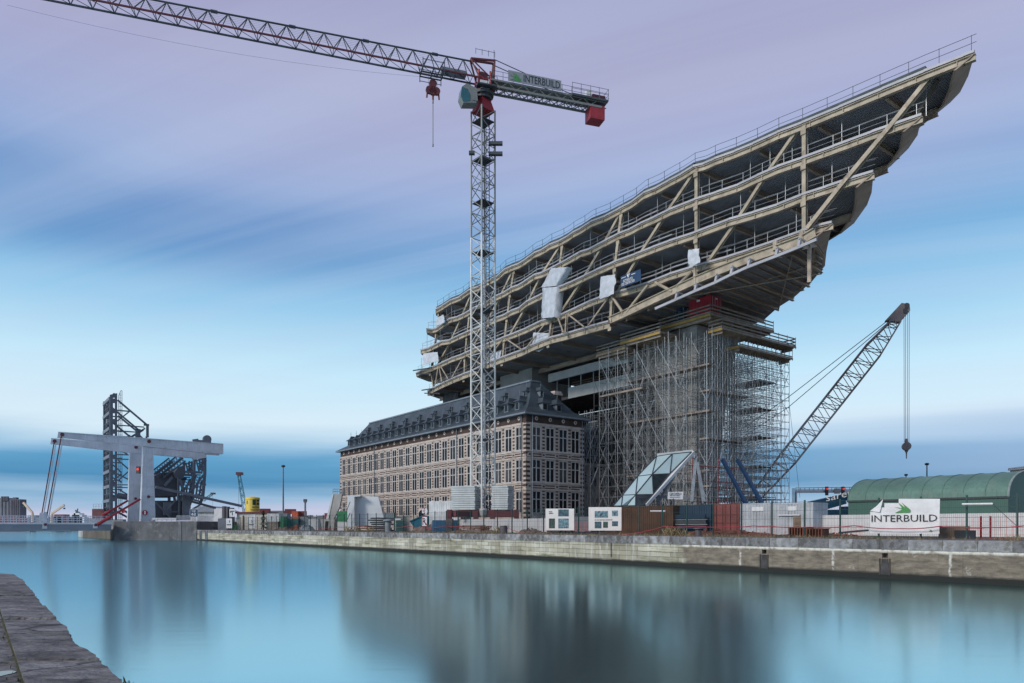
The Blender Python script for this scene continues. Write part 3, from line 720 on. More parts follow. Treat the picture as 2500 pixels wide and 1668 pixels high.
for k in SL:
    near = E3[k]; u0, v0 = uv(near[0]); ring = list(near)
    if k in TIP:
        tp = [onZ(x, y, CZ + SL[k] - .35) for x, y in TIP[k]]
        ring += tp; ul, vl = uv(tp[-1])
        if vl < 30: ring.append(W(ul - 16, 33.5, 0) if k < 4 else W(ul - 6, 33.5, 0))
    else: ul = uv(near[-1])[0]; ring.append(W(ul, 33.5, 0))
    ring += [W(u0 + 3, 33.5, 0), W(u0 - 4.5, 28, 0), W(u0 - 5.5, v0 + 6, 0), W(u0 - 3, v0 + 1.8, 0)]
    PLAN[k] = [Vector((p.x, p.y, 0)) for p in ring]
def trunc(ring): return ring
def inside(p, ring):
    c = False; n = len(ring)
    for i in range(n):
        a, q = ring[i], ring[(i + 1) % n]
        if (a.y > p.y) != (q.y > p.y) and p.x < (q.x - a.x) * (p.y - a.y) / (q.y - a.y) + a.x: c = not c
    return c
for k in SL:
    zt = TOPZ[k]; ring = PLAN[k]
    b = MB(); b.prism([Vector((p.x, p.y, zt - .34)) for p in ring], (0, 0, .30)); b.build('floor_slab', 'deck_steel', up)
    # cream edge beam with a pale lip and stiffeners, following the folded edge, then round the prow
    near = E3[k]; b = MB(); hB = .60 if k < 5 else .75
    inner = [p + VV * .14 for p in near]
    for a, c in zip(inner, inner[1:]):
        if (c - a).length < .02: continue
        x = (c - a).normalized() * .02
        b.ibeam(a - x + ZV * (-hB / 2 - .36), c + x + ZV * (-hB / 2 - .36), .42, hB, ZV, .07)
    acc = 0
    for a, c in zip(inner, inner[1:]):
        Lg = (c - a).length; t_ = 0
        while acc < Lg:
            p = a.lerp(c, acc / Lg); b.obox(p + ZV * (-hB - .36) - VV * .2 - UU * .03, UU * .06, VV * .4, ZV * hB); acc += 3.4
        acc -= Lg
    b.build('edge_beam', 'steel_cream', up)
    b = MB(); 
    for a, c in zip(near, near[1:]): b.beam(a + ZV * -.17 - VV * .12, c + ZV * -.20 - VV * .12, .14, .24)
    b.build('edge_trim', 'edge_pale', up)
    if k in TIP:          # prow fascia plates
        tp = [onZ(x, y, CZ + SL[k] - .35) for x, y in TIP[k]]; pts = [near[-1]] + tp
        b = MB()
        for a, c in zip(pts, pts[1:]):
            a2 = Vector((a.x, a.y, zt - .36)); c2 = Vector((c.x, c.y, zt - .36)); iw = Vector(((a2 - c2).y, -(a2 - c2).x, 0)).normalized()
            if iw.dot(W(20, 23, 0) - a2) < 0: iw = -iw
            e_ = 1.0
            a3, c3 = a2 + iw * e_ - ZV * 1.0 - UU * .5, c2 + iw * e_ - ZV * 1.0 - UU * .5
            b.hexa([a2 - ZV * .02, c2 - ZV * .02, c3, a3, a2 + ZV * .02 + iw * .05, c2 + ZV * .02 + iw * .05, c3 + iw * .2 + ZV * .02, a3 + iw * .2 + ZV * .02])
        b.build('prow_plate', 'beam_brown', up)
    # ribs under the floor: cross beams, each a part
    us = [uv(p)[0] for p in ring]; u = min(us) + 5.0; u1 = max(us) - 3
    while u < u1:
        vs_ = [v for v in [i * .5 for i in range(20, 70)] if inside(W(u, v, 0), ring)]
        if len(vs_) > 4:
            b = MB(); a, c = W(u, vs_[0] + .8, zt - .62), W(u, vs_[-1] - .4, zt - .62)
            b.ibeam(a, c, .34, .52, ZV, .06)
            for j in range(6): pass
            b.build('cross_beam', 'beam_brown', up)
        u += 6.8
    for vv in (19.5, 26.5):
        us_ = [u for u in [i * 1.0 for i in range(-70, 60)] if inside(W(u, vv, 0), ring)]
        if us_:
            b = MB(); b.ibeam(W(us_[0] + 1, vv, zt - .95), W(us_[-1] - 1, vv, zt - .95), .45, .8, ZV, .07); b.build('long_beam', 'beam_brown', up)
# dark roof build-up and parapet felt on the top floor
b = MB(); nr = [p + VV * .45 for p in E3[1][:-2]]
for a, c in zip(nr, nr[1:]): b.beam(a + ZV * .18, c + ZV * .18, .7, .40)
b.build('roof_edge', 'roof_dark', up)
# inner floor clutter: second row of columns and bracing, seen dark inside
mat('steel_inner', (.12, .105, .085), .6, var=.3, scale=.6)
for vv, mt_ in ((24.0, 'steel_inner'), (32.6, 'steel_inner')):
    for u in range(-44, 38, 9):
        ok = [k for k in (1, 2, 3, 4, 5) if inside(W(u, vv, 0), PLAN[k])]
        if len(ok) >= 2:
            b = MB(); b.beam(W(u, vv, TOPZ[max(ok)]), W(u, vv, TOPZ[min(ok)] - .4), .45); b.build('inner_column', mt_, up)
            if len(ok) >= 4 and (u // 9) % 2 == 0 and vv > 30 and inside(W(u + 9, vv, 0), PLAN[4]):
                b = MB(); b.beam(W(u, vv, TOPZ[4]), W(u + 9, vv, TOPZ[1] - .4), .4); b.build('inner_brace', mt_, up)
# handrails: one part per floor
for k in (1, 2, 3, 4, 5):
    b = MB(); pts = [p + VV * .35 for p in E3[k]]; acc = 0; h = 1.55 if k == 1 else 1.15
    for a, c in zip(pts, pts[1:]):
        for hh in (h * .55, h): b.tube(a + ZV * hh, c + ZV * hh, .026, 4)
        Lg = (c - a).length
        while acc < Lg: p = a.lerp(c, acc / Lg); b.tube(p, p + ZV * (h + .05), .03, 4); acc += 2.6
        acc -= Lg
    b.build('handrail', 'steel_dark' if k == 1 else 'galvanised', up)
# truss members, given by their node on each floor
def nodeS(px, py, k, inn=.45):
    p = onZ(px, py, TOPZ[k] - .5); return p + VV * inn
def member(n1, n2, w_, shape='box', name='diagonal', mt_='steel_cream'):
    a = nodeS(*n1); c = nodeS(*n2); b = MB()
    if shape == 'I': b.ibeam(a, c, w_, w_, VV, .08)
    elif shape == 'tube': b.tube(a, c, w_ / 2, 8)
    else: b.beam(a, c, w_)
    return b.build(name, mt_, up)
def on_edge(k, x):      # y of the traced edge at photo x
    p = EDGE[k]
    for (x0, y0), (x1, y1) in zip(p, p[1:]):
        if x0 <= x <= x1: return y0 + (y1 - y0) * (x - x0) / (x1 - x0)
    return p[0][1] if x < p[0][0] else p[-1][1]
posts = [[(1, 1959), (2, 1959), (3, 1959), (4, 1959)], [(1, 1696), (2, 1696), (3, 1696), (4, 1696)],
         [(1, 1514), (2, 1506), (3, 1498), (4, 1490), (5, 1486)], [(1, 1370), (2, 1363), (3, 1353), (4, 1343), (5, 1336)],
         [(1, 1252), (2, 1243), (3, 1235), (4, 1228), (5, 1223)], [(1, 1150), (2, 1143), (3, 1137), (4, 1132), (5, 1130)],
         [(1, 1068), (2, 1062), (3, 1056), (4, 1048), (5, 1056)]]
for ps in posts:
    for (k0, x0), (k1, x1) in zip(ps, ps[1:]):
        member((x0, on_edge(k0, x0) + 8, k0), (x1, on_edge(k1, x1) + 8, k1), .44 if x0 > 1100 else .36, 'I', 'column')
diags = [[(1, 1940), (2, 1858), (3, 1790), (4, 1712)], [(1, 1690), (2, 1612), (3, 1550), (4, 1494)], [(1, 1507), (2, 1462), (3, 1412), (4, 1349)],
         [(1, 1363), (2, 1312), (3, 1275), (4, 1232)], [(1, 1246), (2, 1212), (3, 1175), (4, 1136)], [(1, 1145), (2, 1118), (3, 1092), (4, 1056)]]
for ds in diags:
    pts = [(x, on_edge(k, x) + 6, k) for k, x in ds]
    a, c = nodeS(*pts[0], .75), nodeS(*pts[-1], .75)
    mids = [nodeS(*p, .75) for p in pts]
    b = MB()
    for p, q in zip(mids, mids[1:]): b.ibeam(p, q, .38, .38, VV, .08)
    b.build('diagonal', 'steel_cream', up)
# cantilever diagonal from the last floor node up to the roof prow, seen with its inner twin
a, c = nodeS(1965, 556, 4, .5), nodeS(2270, 178, 1, .5)
pts = [nodeS(1965, 556, 4, .5), nodeS(2053, 444, 3, .5), nodeS(2163, 312, 2, .5), nodeS(2270, 178, 1, .5)]
b = MB(); 
for p, q in zip(pts, pts[1:]): b.ibeam(p, q, .46, .46, VV, .09)
b.build('diagonal', 'steel_cream', up)
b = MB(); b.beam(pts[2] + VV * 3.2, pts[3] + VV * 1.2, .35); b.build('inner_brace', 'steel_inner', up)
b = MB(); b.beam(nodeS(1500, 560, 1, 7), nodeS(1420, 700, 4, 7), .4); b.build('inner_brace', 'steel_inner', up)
for ps in posts:
    for k0, x0 in ps:
        p = nodeS(x0, on_edge(k0, x0) + 8, k0, .12); b = MB(); b.obox(p - UU * .3 - ZV * 1.0, UU * .6, VV * .03, ZV * .5); b.build('gusset_plate', 'steel_cream', up)
# light inner rails, loose props and pipes on the floors
for k in (2, 3, 4, 5):
    pts = [p + VV * .9 for p in E3[k]]; b = MB(); rr = random.Random(k); acc = .6
    for a, c in zip(pts, pts[1:]):
        Lg = (c - a).length
        while acc < Lg: p = a.lerp(c, acc / Lg); b.tube(p, p + ZV * 3.0, .035, 4); acc += rr.choice((2.6, 5.2, 5.2, 7.8))
        acc -= Lg
    for a, c in zip(pts, pts[1:]): b.tube(a + ZV * 1.5, c + ZV * 1.5, .03, 4)
    b.build('inner_scaffold_tubes', 'galvanised', up)
for k, a_, c_ in ((2, 9, 17), (3, 4, 12), (3, 14, 19), (4, 16, 22), (4, 5, 10), (2, 20, 25), (3, 20, 24)):
    pts = [p + VV * .5 + ZV * .75 for p in E3[k]][a_:c_]; b = MB()
    for p, q in zip(pts, pts[1:]): b.tube(p, q, .09, 6)
    b.build('pale_pipe', 'edge_pale', up)
# thin web members of the bottom storey
for (n1, n2) in [((1381, 766, 4), (1420, 797, 5)), ((1377, 767, 4), (1374, 812, 5)), ((1356, 773, 4), (1370, 812, 5)), ((1328, 786, 4), (1280, 848, 5)),
                 ((1229, 826, 4), (1272, 855, 5)), ((1221, 829, 4), (1180, 884, 5)), ((1133, 866, 4), (1174, 892, 5)), ((1126, 871, 4), (1098, 922, 5)),
                 ((1070, 892, 4), (1089, 925, 5)), ((1067, 894, 4), (1074, 932, 5)), ((1065, 894, 4), (1058, 938, 5)), ((1482, 722, 4), (1430, 794, 5))]:
    member(n1, n2, .24, 'tube', 'strut')
# inclined lower chord rising to the prow, with its struts
vch = uv(E3[5][-1])[1] + .3
ch = [(1487, 784), (1523, 768), (1577, 742), (1635, 715), (1697, 686), (1752, 663), (1826, 634), (1899, 609), (1957, 588), (1990, 569)]
ch3 = [onV(x, y, vch) for x, y in ch]
b = MB()
for a, c in zip(ch3, ch3[1:]): b.ibeam(a, c + (c - a).normalized() * .03, .5, 1.0, ZV, .09)
b.build('lower_chord', 'steel_cream', up)
for (x1, y1), (x2, y2) in [((1696, 650), (1697, 700)), ((1493, 722), (1521, 764)), ((1530, 762), (1582, 696)), ((1600, 690), (1641, 712)), ((1652, 700), (1689, 664)), ((1893, 590), (1893, 612)), ((1957, 565), (1957, 600))]:
    b = MB(); b.tube(onV(x1, y1, vch), onV(x2, y2, vch), .19 if x1 != x2 else .28, 8); b.build('strut', 'steel_cream', up)
# white outrigger rail on brackets
rl = [(1600, 752), (1650, 730), (1697, 709), (1747, 688), (1785, 669), (1827, 650), (1895, 624), (1950, 602), (1994, 583)]
r3 = [onV(x, y + 2, vch - 1.3) for x, y in rl]
b = MB()
for a, c in zip(r3, r3[1:]): b.beam(a, c, .22, .3)
for a in r3[1:-1]: b.beam(a, a + ZV * .95 + VV * .3, .28)
for a in r3[1:-1]: b.beam(a + ZV * .9, a + ZV * .9 + VV * 1.3, .16)
b.build('outrigger_rail', 'edge_pale', up)
# soffit of the rising part: plates between the lower chord and the far side
mat('soffit', (.16, .15, .14), .7, var=.3, scale=.3, bump=.3)
far = 31.5; b = MB(); ring = []
for p in ch3[:-1]:
    u_, v_ = uv(p); far = max([v for v in [i * .5 for i in range(28, 68)] if inside(W(u_ - 2, v, 0), PLAN[4])] + [v_ + 1.5]) - .6; ring.append((W(u_, v_ + .4, p.z - .35), W(u_ - .8, v_ + 4.0, p.z + 1.0), W(u_ - 2, max(far, v_ + 4.5), p.z + 1.0)))
for r0, r1 in zip(ring, ring[1:]):
    for (a, c), (a2, c2) in (((r0[0], r0[1]), (r1[0], r1[1])), ((r0[1], r0[2]), (r1[1], r1[2]))): b.hexa([a, a2, c2, c, a + ZV * .12, a2 + ZV * .12, c2 + ZV * .12, c + ZV * .12])
b.build('soffit', 'deck_steel', up)
for (a, m_, c) in ring:
    b = MB(); b.ibeam(a - ZV * .25, m_ - ZV * .25, .34, .42, ZV, .06); b.ibeam(m_ - ZV * .25, c - ZV * .25, .34, .42, ZV, .06); b.build('soffit_beam', 'beam_brown', up)
for (r0, r1) in zip(ring, ring[1:]):
    for t_ in (.33, .66):
        m_, c = r0[1].lerp(r1[1], t_), r0[2].lerp(r1[2], t_); b = MB(); b.beam(m_ - ZV * .1, m_.lerp(c, .95) - ZV * .1, .14, .2); b.build('soffit_joist', 'beam_brown', up)
b = MB(); b.beam(ring[3][1] - ZV * .5, ring[7][2] - ZV * .5, .12, .12); b.beam(ring[4][2] - ZV * .5, ring[7][1] - ZV * .5, .12, .12); b.build('soffit_cross_brace', 'beam_brown', up)
# vertical end screen hanging at the prow of the lowest floor
b = MB(); tp = [onZ(x, y, CZ + SL[4] - .35) for x, y in TIP[4][:3]]
b = MB(); p0, p1 = onV(1976, 585, vch + 2), onV(1976, 690, vch + 2)
b.beam(p0, p1, .35, .35); b.build('end_post', 'beam_brown', up)
# tail: small frames sticking out at the left end, seen against the sky
for (x, y, k) in ((1009, 905, 4), (1030, 953, 5)):
    b = MB(); p = onZ(x, y, TOPZ[k]); q = nodeS(x + 40, y - 8, k)
    b.beam(p, q, .25, .18); b.beam(p + Vector((.5, .6, -.5)), q - ZV * 1.2, .2); b.build('tail_bracket', 'steel_dark', up)

mat('pier_concrete', (.32, .315, .30), .9, var=.35, scale=.4, bump=.3, streak=.4)
# ---- concrete piers and bridging storey
def pier(name, label, lo, hi, z0, z1, mt='concrete', steps=5, cat='pier'):
    b = MB(); prev = None
    for i in range(steps + 1):
        t_ = i / steps; s_ = t_ * t_
        u0, u1, v0, v1 = [a + (c - a) * s_ for a, c in zip(lo, hi)]; z = z0 + (z1 - z0) * t_
        r_ = [W(u0, v0, z), W(u1, v0, z), W(u1, v1, z), W(u0, v1, z)]
        if prev: b.loft(prev, r_, i == 1 or i == steps)
        prev = r_
    return b.solo(name, mt, label, cat)
pier('concrete_pier', 'leaning grey concrete pier wrapped in scaffold under the steel building', (8.5, 12.6, 19.5, 23.8), (3.2, 14.2, 17.5, 26.5), GZ - .1, CZ + 26.6, 'pier_concrete')
pier('courtyard_pier', 'pale concrete pier rising behind the slate roof ridge', (-31, -21.7, 18, 27), (-31, -21.7, 18, 27), GZ - .1, CZ + 27.4, 'concrete')
pier('courtyard_pier', 'blue grey concrete pier at the far tail end above the slate roof', (-53, -47, 19, 26), (-53, -47, 19, 26), GZ - .1, CZ + 27.4, 'concrete_dark')
br = thing('bridging_storey', 'pale concrete storey with two parapet bands running from the old roof into the scaffold', 'building', W(-4, 25, CZ + 21))
for nm, z0, z1, u0 in (('parapet', 24.75, 26.1, -19.7), ('parapet', 21.2, 23.0, -14.5)):
    b = MB(); wbox(b, u0, 4.6, 20, 20.4, CZ + z0, CZ + z1); b.build(nm, 'concrete_white', br)
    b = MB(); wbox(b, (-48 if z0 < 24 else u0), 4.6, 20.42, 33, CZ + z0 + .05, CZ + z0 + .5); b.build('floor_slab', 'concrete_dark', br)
for u in range(-18, 4, 3):
    b = MB(); wbox(b, u, u + .15, 20.5, 20.65, CZ + 21.7, CZ + 24.8); b.build('prop', 'galvanised', br)
b = MB(); wbox(b, -14, 3, 20.42, 20.5, CZ + 23.35, CZ + 23.42); wbox(b, -14, 3, 20.42, 20.5, CZ + 23.75, CZ + 23.82)
b.build('handrail', 'timber', br)
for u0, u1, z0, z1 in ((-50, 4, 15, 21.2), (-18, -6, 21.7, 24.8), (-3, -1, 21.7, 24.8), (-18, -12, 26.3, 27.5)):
    b = MB(); wbox(b, u0, u1, *((33.1, 33.4) if z1 == 21.2 else (29.4, 29.6)), CZ + z0, CZ + z1); b.build('rear_screen', 'concrete_dark', br)  # longest dark sheet is added only to shut bright sky out below the storey
# rebar / struts above the bands under the belly (raking rust-dark props)
b = MB()
for k in range(9):
    p = onV(1475 + k * 9, 812 - k * 1.5, 19); q = onV(1500 + k * 12, 776 - k * 4, 19); b.beam(p, q, .5, .35)
b.solo('raking_girders', 'steel_dark', 'row of dark raking girders under the belly of the steel building', 'girders')
# ================================================================== SCAFFOLD, PLATFORMS
def scaffold(name, label, us, vs, z0, z1, lift, skip, r=.038, mt='galvanised', brace=3, group=None, seed=1, decks=()):
    rt = thing(name, label, 'scaffold', W(sum(us) / len(us), sum(vs) / len(vs), GZ), group=group); rr = random.Random(seed)
    pts = [(u, v) for u in us for v in vs if not skip(u, v)]
    pts.sort(key=lambda p: W(p[0], p[1], 0).length)
    for i, (u, v) in enumerate(pts[:96]):
        b = MB(); ju, jv = rr.uniform(-.12, .12), rr.uniform(-.12, .12)
        b.tube(W(u, v, z0), W(u, v, z1 + rr.uniform(-.2, .9)), r, 4)
        b.build('standard', mt if rr.random() < .8 else 'scaffold_dark', rt)
    if len(pts) > 96:
        b = MB()
        for u, v in pts[96:]: b.tube(W(u, v, z0), W(u, v, z1 + rr.uniform(-.2, .5)), r, 4)
        o = b.build('standard', mt, rt); o['kind'] = 'stuff'
    ok = set(pts); z = z0 + .3; lv = 0
    while z < z1 - .05:
        b = MB(); half = lv % 2
        for a in range(len(us)):
            run = [v for v in vs if (us[a], v) in ok]
            if half and a not in (0, len(us) - 1) and rr.random() < .35: continue
            for v0, v1 in zip(run, run[1:]):
                if v1 - v0 < 3.2: b.tube(W(us[a], v0, z), W(us[a], v1, z + rr.uniform(-.04, .04)), r * .95, 3)
        for c in range(len(vs)):
            run = [u for u in us if (u, vs[c]) in ok]
            if half and c not in (0, len(vs) - 1) and rr.random() < .35: continue
            for u0, u1 in zip(run, run[1:]):
                if u1 - u0 < 3.2: b.tube(W(u0, vs[c], z + .06), W(u1, vs[c], z + .06), r * .95, 3)
        b.build('ledger_ring', mt, rt); z += lift * rr.uniform(.93, 1.07); lv += 1
    def bracing(fixed, line, isu):
        b = MB(); z = z0 + .3; k = 0
        while z + 2 < z1:
            for i in range(0, len(line) - 1):
                if rr.random() < (.6 if len(line) > 9 else 1.1):
                    p0 = (fixed, line[i]) if isu else (line[i], fixed); p1 = (fixed, line[i + 1]) if isu else (line[i + 1], fixed)
                    if p0 in ok and p1 in ok:
                        if (k + i) % 2: p0, p1 = p1, p0
                        b.tube(W(*p0, z), W(*p1, z + 2 * lift), r * .95, 3)
            z += 2 * lift; k += 1
        if b.v: b.build('brace', mt, rt)
    for u in (us[0], us[-1], us[len(us) // 2]): bracing(u, vs, True)
    for v in (vs[0], vs[-1], vs[len(vs) // 2]): bracing(v, us, False)
    for (u0, u1, v0, v1, z) in decks:
        b = MB(); wbox(b, u0, u1, v0, v1, z, z + .06); wbox(b, u0, u1, v0 - .05, v0, z, z + .22); b.build('deck_board', 'timber_grey', rt)
    return rt
def fr(a, c, n): return [a + (c - a) * i / n for i in range(n + 1)]
inpier = lambda u, v: 5.5 < u < 13.5 and 18.2 < v < 25.0
us = fr(3.0, 17.6, 12); vs = fr(15.2, 33.4, 17)
scaffold('scaffold_tower', 'dense grey scaffold around the leaning pier, carrying the highest work platforms', us, vs, GZ, CZ + 24.5, 1.02, inpier, seed=3,
         decks=[(16, 17.6, 15.8, 24, CZ + z) for z in (5.0, 11.1, 17.2)] + [(3, 17.6, 15.8, 17.2, CZ + z) for z in (7.0, 14.6, 20.5)] + [(12, 17, 27.5, 31, CZ + z) for z in (4.0, 8.2, 12.3, 16.2, 20.0)])
scaffold('scaffold_tower', 'narrow scaffold bay between the leaning pier and the old house, under the lower timber platform', fr(.8, 15.4, 8), [12.6, 14.0], GZ, CZ + 24.3, 1.5, lambda u, v: False, seed=5,
         decks=[(.8, 9, 12.6, 14.0, CZ + z) for z in (18.4,)])
scaffold('scaffold_tower', 'lower scaffold tower standing against the right end of the old house', fr(-2.2, .2, 2), [11.4, 12.9, 14.4], GZ, CZ + 16.3, 1.5, lambda u, v: False, seed=6, r=.042)
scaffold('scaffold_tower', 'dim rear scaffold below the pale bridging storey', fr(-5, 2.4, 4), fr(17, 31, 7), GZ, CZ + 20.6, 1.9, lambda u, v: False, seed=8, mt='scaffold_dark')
# red tubes low on the pier
rt = thing('scaffold_tower', 'low scaffold of red tubes in front of the pier behind the glass mock-up', 'scaffold', W(18, 17, GZ))
rr = random.Random(4)
for i in range(8):
    b = MB(); b.tube(W(18.6, 9.5 + i * 1.7, GZ), W(18.6, 9.5 + i * 1.7, CZ + rr.choice((7.5, 8.5, 6.8))), .04, 4); b.build('standard', 'red_paint' if i % 3 else 'galvanised', rt)
for k, z in enumerate((1.8, 3.0, 4.4, 5.6, 6.9, 7.4)):
    b = MB(); b.tube(W(18.6, 9.5, CZ + z), W(18.6, 21.4, CZ + z), .04, 4); b.build('ledger', 'red_paint' if k % 2 else 'galvanised', rt)

def platform(name, label, u0, u1, v0, v1, z, sides, under='timber_yellow', rails=3):
    rt = thing(name, label, 'work platform', W((u0 + u1) / 2, (v0 + v1) / 2, z))
    b = MB(); wbox(b, u0, u1, v0, v1, z, z + .12); b.build('deck', 'timber', rt)
    b = MB(); wbox(b, u0, u1, v0 - .1, v0 - .002, z - .28, z + .02); b.build('edge_beam', under, rt); b = MB(); wbox(b, u1 + .002, u1 + .1, v0, v1, z - .2, z + .02); b.build('edge_beam', 'timber_grey', rt)
    b = MB(); v = v0 + .3
    while v < v1: wbox(b, u0 + .1, u1 - .1, v, v + .12, z - .26, z - .003); v += .6
    b.build('joists', 'timber', rt)
    for q0, q1 in ((v0 + .25, v0 + .4), (v1 - .6, v1 - .45)): b = MB(); wbox(b, u0 + .2, u1 - .2, q0, q1, z - .6, z - .265); b.build('bearer', 'timber_grey', rt)
    for sd_ in sides:
        b = MB(); h = [.12, .55, 1.0][:rails]
        if sd_ == 'v0': 
            for hh in h: b.beam(W(u0, v0, z + hh + .12), W(u1, v0, z + hh + .12), .04, .17)
        elif sd_ == 'v1': 
            for hh in h: b.beam(W(u0, v1, z + hh + .12), W(u1, v1, z + hh + .12), .04, .17)
        elif sd_ == 'u1':
            for hh in h: b.beam(W(u1, v0, z + hh + .12), W(u1, v1, z + hh + .12), .04, .17)
        elif sd_ == 'u0':
            for hh in h: b.beam(W(u0, v0, z + hh + .12), W(u0, v1, z + hh + .12), .04, .17)
        b.build('guard_boards', 'timber_grey', rt)
        n = int(((v1 - v0) if sd_[0] == 'u' else (u1 - u0)) / 1.9); b = MB()
        for i in range(n + 1):
            t_ = i / n
            q = W(u0 + (u1 - u0) * t_, v0 if sd_ == 'v0' else v1, z) if sd_[0] == 'v' else W(u1 if sd_ == 'u1' else u0, v0 + (v1 - v0) * t_, z)
            b.tube(q - ZV * .3, q + ZV * 1.35, .035, 4)
        b.build('guard_posts', 'scaffold_dark', rt)
    return rt
platform('work_platform', 'highest timber platform with yellow beams carrying the red container', 8.8, 17.6, 16.0, 29.6, CZ + 27.0, ['v0', 'u1', 'u0'])
platform('work_platform', 'long timber platform with yellow edge below the belly, left of the red container', 4.2, 11.6, 13.3, 17.5, CZ + 25.6, ['v0', 'u0'])
platform('work_platform', 'timber platform at the far left end of the scaffold, one step below its neighbour', -.8, 5.0, 13.5, 17.5, CZ + 24.9, ['v0', 'u0'], under='timber')
platform('work_platform', 'timber platform on the right shoulder of the scaffold, closest to the lattice crane', 16.8, 18.9, 16.6, 32.9, CZ + 25.0, ['u1', 'v0', 'v1'])
platform('work_platform', 'narrow timber ledge just under the right shoulder platform', 16.6, 18.6, 20.5, 32.6, CZ + 23.4, ['u1'], rails=1)

# ---- containers
def container_mesh(l_, w_, h, doors=True):
    b = MB(); p = .10
    b.box((0.04, 0.04, .02), (l_ - .04, w_ - .04, h - .02))
    n = int(l_ / .28)
    for i in range(n):      # corrugation ribs, long sides
        x = .12 + (l_ - .24) * i / n
        for y0, y1 in ((0.005, .04), (w_ - .04, w_ - .005)): b.box((x, y0, .16), (x + .14, y1, h - .12))
    n = int(w_ / .28)
    for i in range(n):
        y = .12 + (w_ - .24) * i / n; b.box((0.005, y, .16), (.04, y + .14, h - .12))
    fr_ = MB()
    for x in (0, l_ - p):
        for y in (0, w_ - p): fr_.box((x, y, 0), (x + p, y + p, h))
    for z in (0, h - p):
        for y in (0, w_ - p): fr_.box((p, y, z), (l_ - p, y + p, z + p))
        for x in (0, l_ - p): fr_.box((x, p, z), (x + p, w_ - p, z + p))
    return b, fr_
def container(label, loc, ang, l_, w_, h, m1, group=None, cat='container', name='container', doors=True):
    rt = thing(name, label, cat, loc, ang, group); b, f = container_mesh(l_, w_, h)
    b.build('shell', m1, rt, True); f.build('frame', m1, rt, True)
    if doors:
        for k in range(2):
            d = MB(); y0 = .1 + k * (w_ / 2 - .08); y1 = y0 + w_ / 2 - .12
            d.box((l_ - .03, y0, .12), (l_ + .01, y1, h - .12)); 
            for zz in (.45, .75): d.box((l_ + .01, y0 + .05, h * zz), (l_ + .03, y1 - .05, h * zz + .06))
            do = d.build('door', m1, rt, True)
            q = MB()
            for yy in (y0 + .25, y1 - .25): q.tube((l_ + .045, yy, .1), (l_ + .045, yy, h - .1), .025, 5)
            q.build('locking_bar', 'galvanised', do, True)
    return rt
for nm, c in (('box_red', (.42, .03, .05)), ('box_rust', (.22, .06, .05)), ('box_orange', (.55, .12, .05)), ('box_white', (.50, .53, .56)), ('box_pale', (.60, .62, .63)),
              ('box_blue', (.02, .11, .22)), ('box_teal', (.03, .14, .14)), ('box_green', (.03, .22, .09)), ('box_navy', (.015, .04, .08)), ('box_brown', (.16, .055, .025)), ('box_grey', (.22, .26, .28)), ('box_maroon', (.18, .03, .04))):
    mat(nm, c, .55, var=.25, scale=.9, streak=.5, dirt=(tuple(x * .4 + .03 for x in c), .5, .60))
p = onZ(1695, 775, CZ + 27.15)
rc = container('red container with small white labels on the highest platform', W(13.8, 16.35, CZ + 27.13), AL, 3.5, 2.2, 2.45, 'box_red')
for q in ((1.3, 2.0), (1.3, 2.0))[:1]: 
    b = MB(); b.box((q[0], -.02, q[1]), (q[0] + .5, -.003, q[1] + .22)); b.build('label_plate', 'white_paint', rc, True)
b = MB(); b.box((3.51, .9, 2.0), (3.53, 1.4, 2.2)); b.build('label_plate', 'white_paint', rc, True)
rk = thing('storage_rack', 'blue steel rack of gear beside the red container on the platform', 'rack', W(11.1, 16.4, CZ + 27.13), AL)
for x in (0, .85, 1.7):
    b = MB(); b.box((x, 0, 0), (x + .06, .06, 1.9)); b.box((x, .8, 0), (x + .06, .86, 1.9)); b.build('upright', 'galvanised', rk, True)
for z in (.5, 1.15, 1.84):
    b = MB(); b.box((.06, 0, z), (1.7, .86, z + .05)); b.build('shelf', 'box_blue', rk, True)
for k in range(4):
    b = MB(); b.box((.15 + .4 * k, .1, .55 if k % 2 else 1.2), (.45 + .4 * k, .7, 1.0 if k % 2 else 1.6)); b.build('crate', 'box_blue', rk, True)

# ---- tarpaulins and banner on the steel
def sheet(label, quad4, sub=(6, 8), amp=.35, mt='plastic_sheet', name='tarpaulin', depth=None, seed=0, sag=0., cat='tarpaulin', group='plastic sheets hung on the steel trusses'):
    a, c, d, e = [Vector(p) for p in quad4]; rr = random.Random(seed); nx, nz = sub; nrm = (c - a).cross(e - a).normalized()
    P_ = []
    for j in range(nz + 1):
        for i in range(nx + 1):
            s_, t_ = i / nx, j / nz; p = a.lerp(c, s_).lerp(e.lerp(d, s_), t_)
            P_.append(p + nrm * rr.uniform(-amp, amp) * (1 if depth is None else .4) + ZV * (-sag * 4 * s_ * (1 - s_) * (1 - t_)) + UU * rr.uniform(-.1, .1))
    b = MB(); th = nrm * .03
    idx = lambda i, j: j * (nx + 1) + i
    n = len(P_); fs = []
    for j in range(nz):
        for i in range(nx): fs.append((idx(i, j), idx(i + 1, j), idx(i + 1, j + 1), idx(i, j + 1))); fs.append((n + idx(i, j), n + idx(i, j + 1), n + idx(i + 1, j + 1), n + idx(i + 1, j)))
    if depth:       # wrap round the sides too
        back = [p + VV * depth for p in P_]
        b.add(P_ + back, [(idx(i, j), idx(i + 1, j), idx(i + 1, j + 1), idx(i, j + 1)) for j in range(nz) for i in range(nx)] +
              [(idx(nx, j), n + idx(nx, j), n + idx(nx, j + 1), idx(nx, j + 1)) for j in range(nz)] + [(idx(0, j), idx(0, j + 1), n + idx(0, j + 1), n + idx(0, j)) for j in range(nz)])
    else: b.add(P_ + [p + th for p in P_], fs)
    return b.solo(name, mt, label, cat, group, smooth=True)
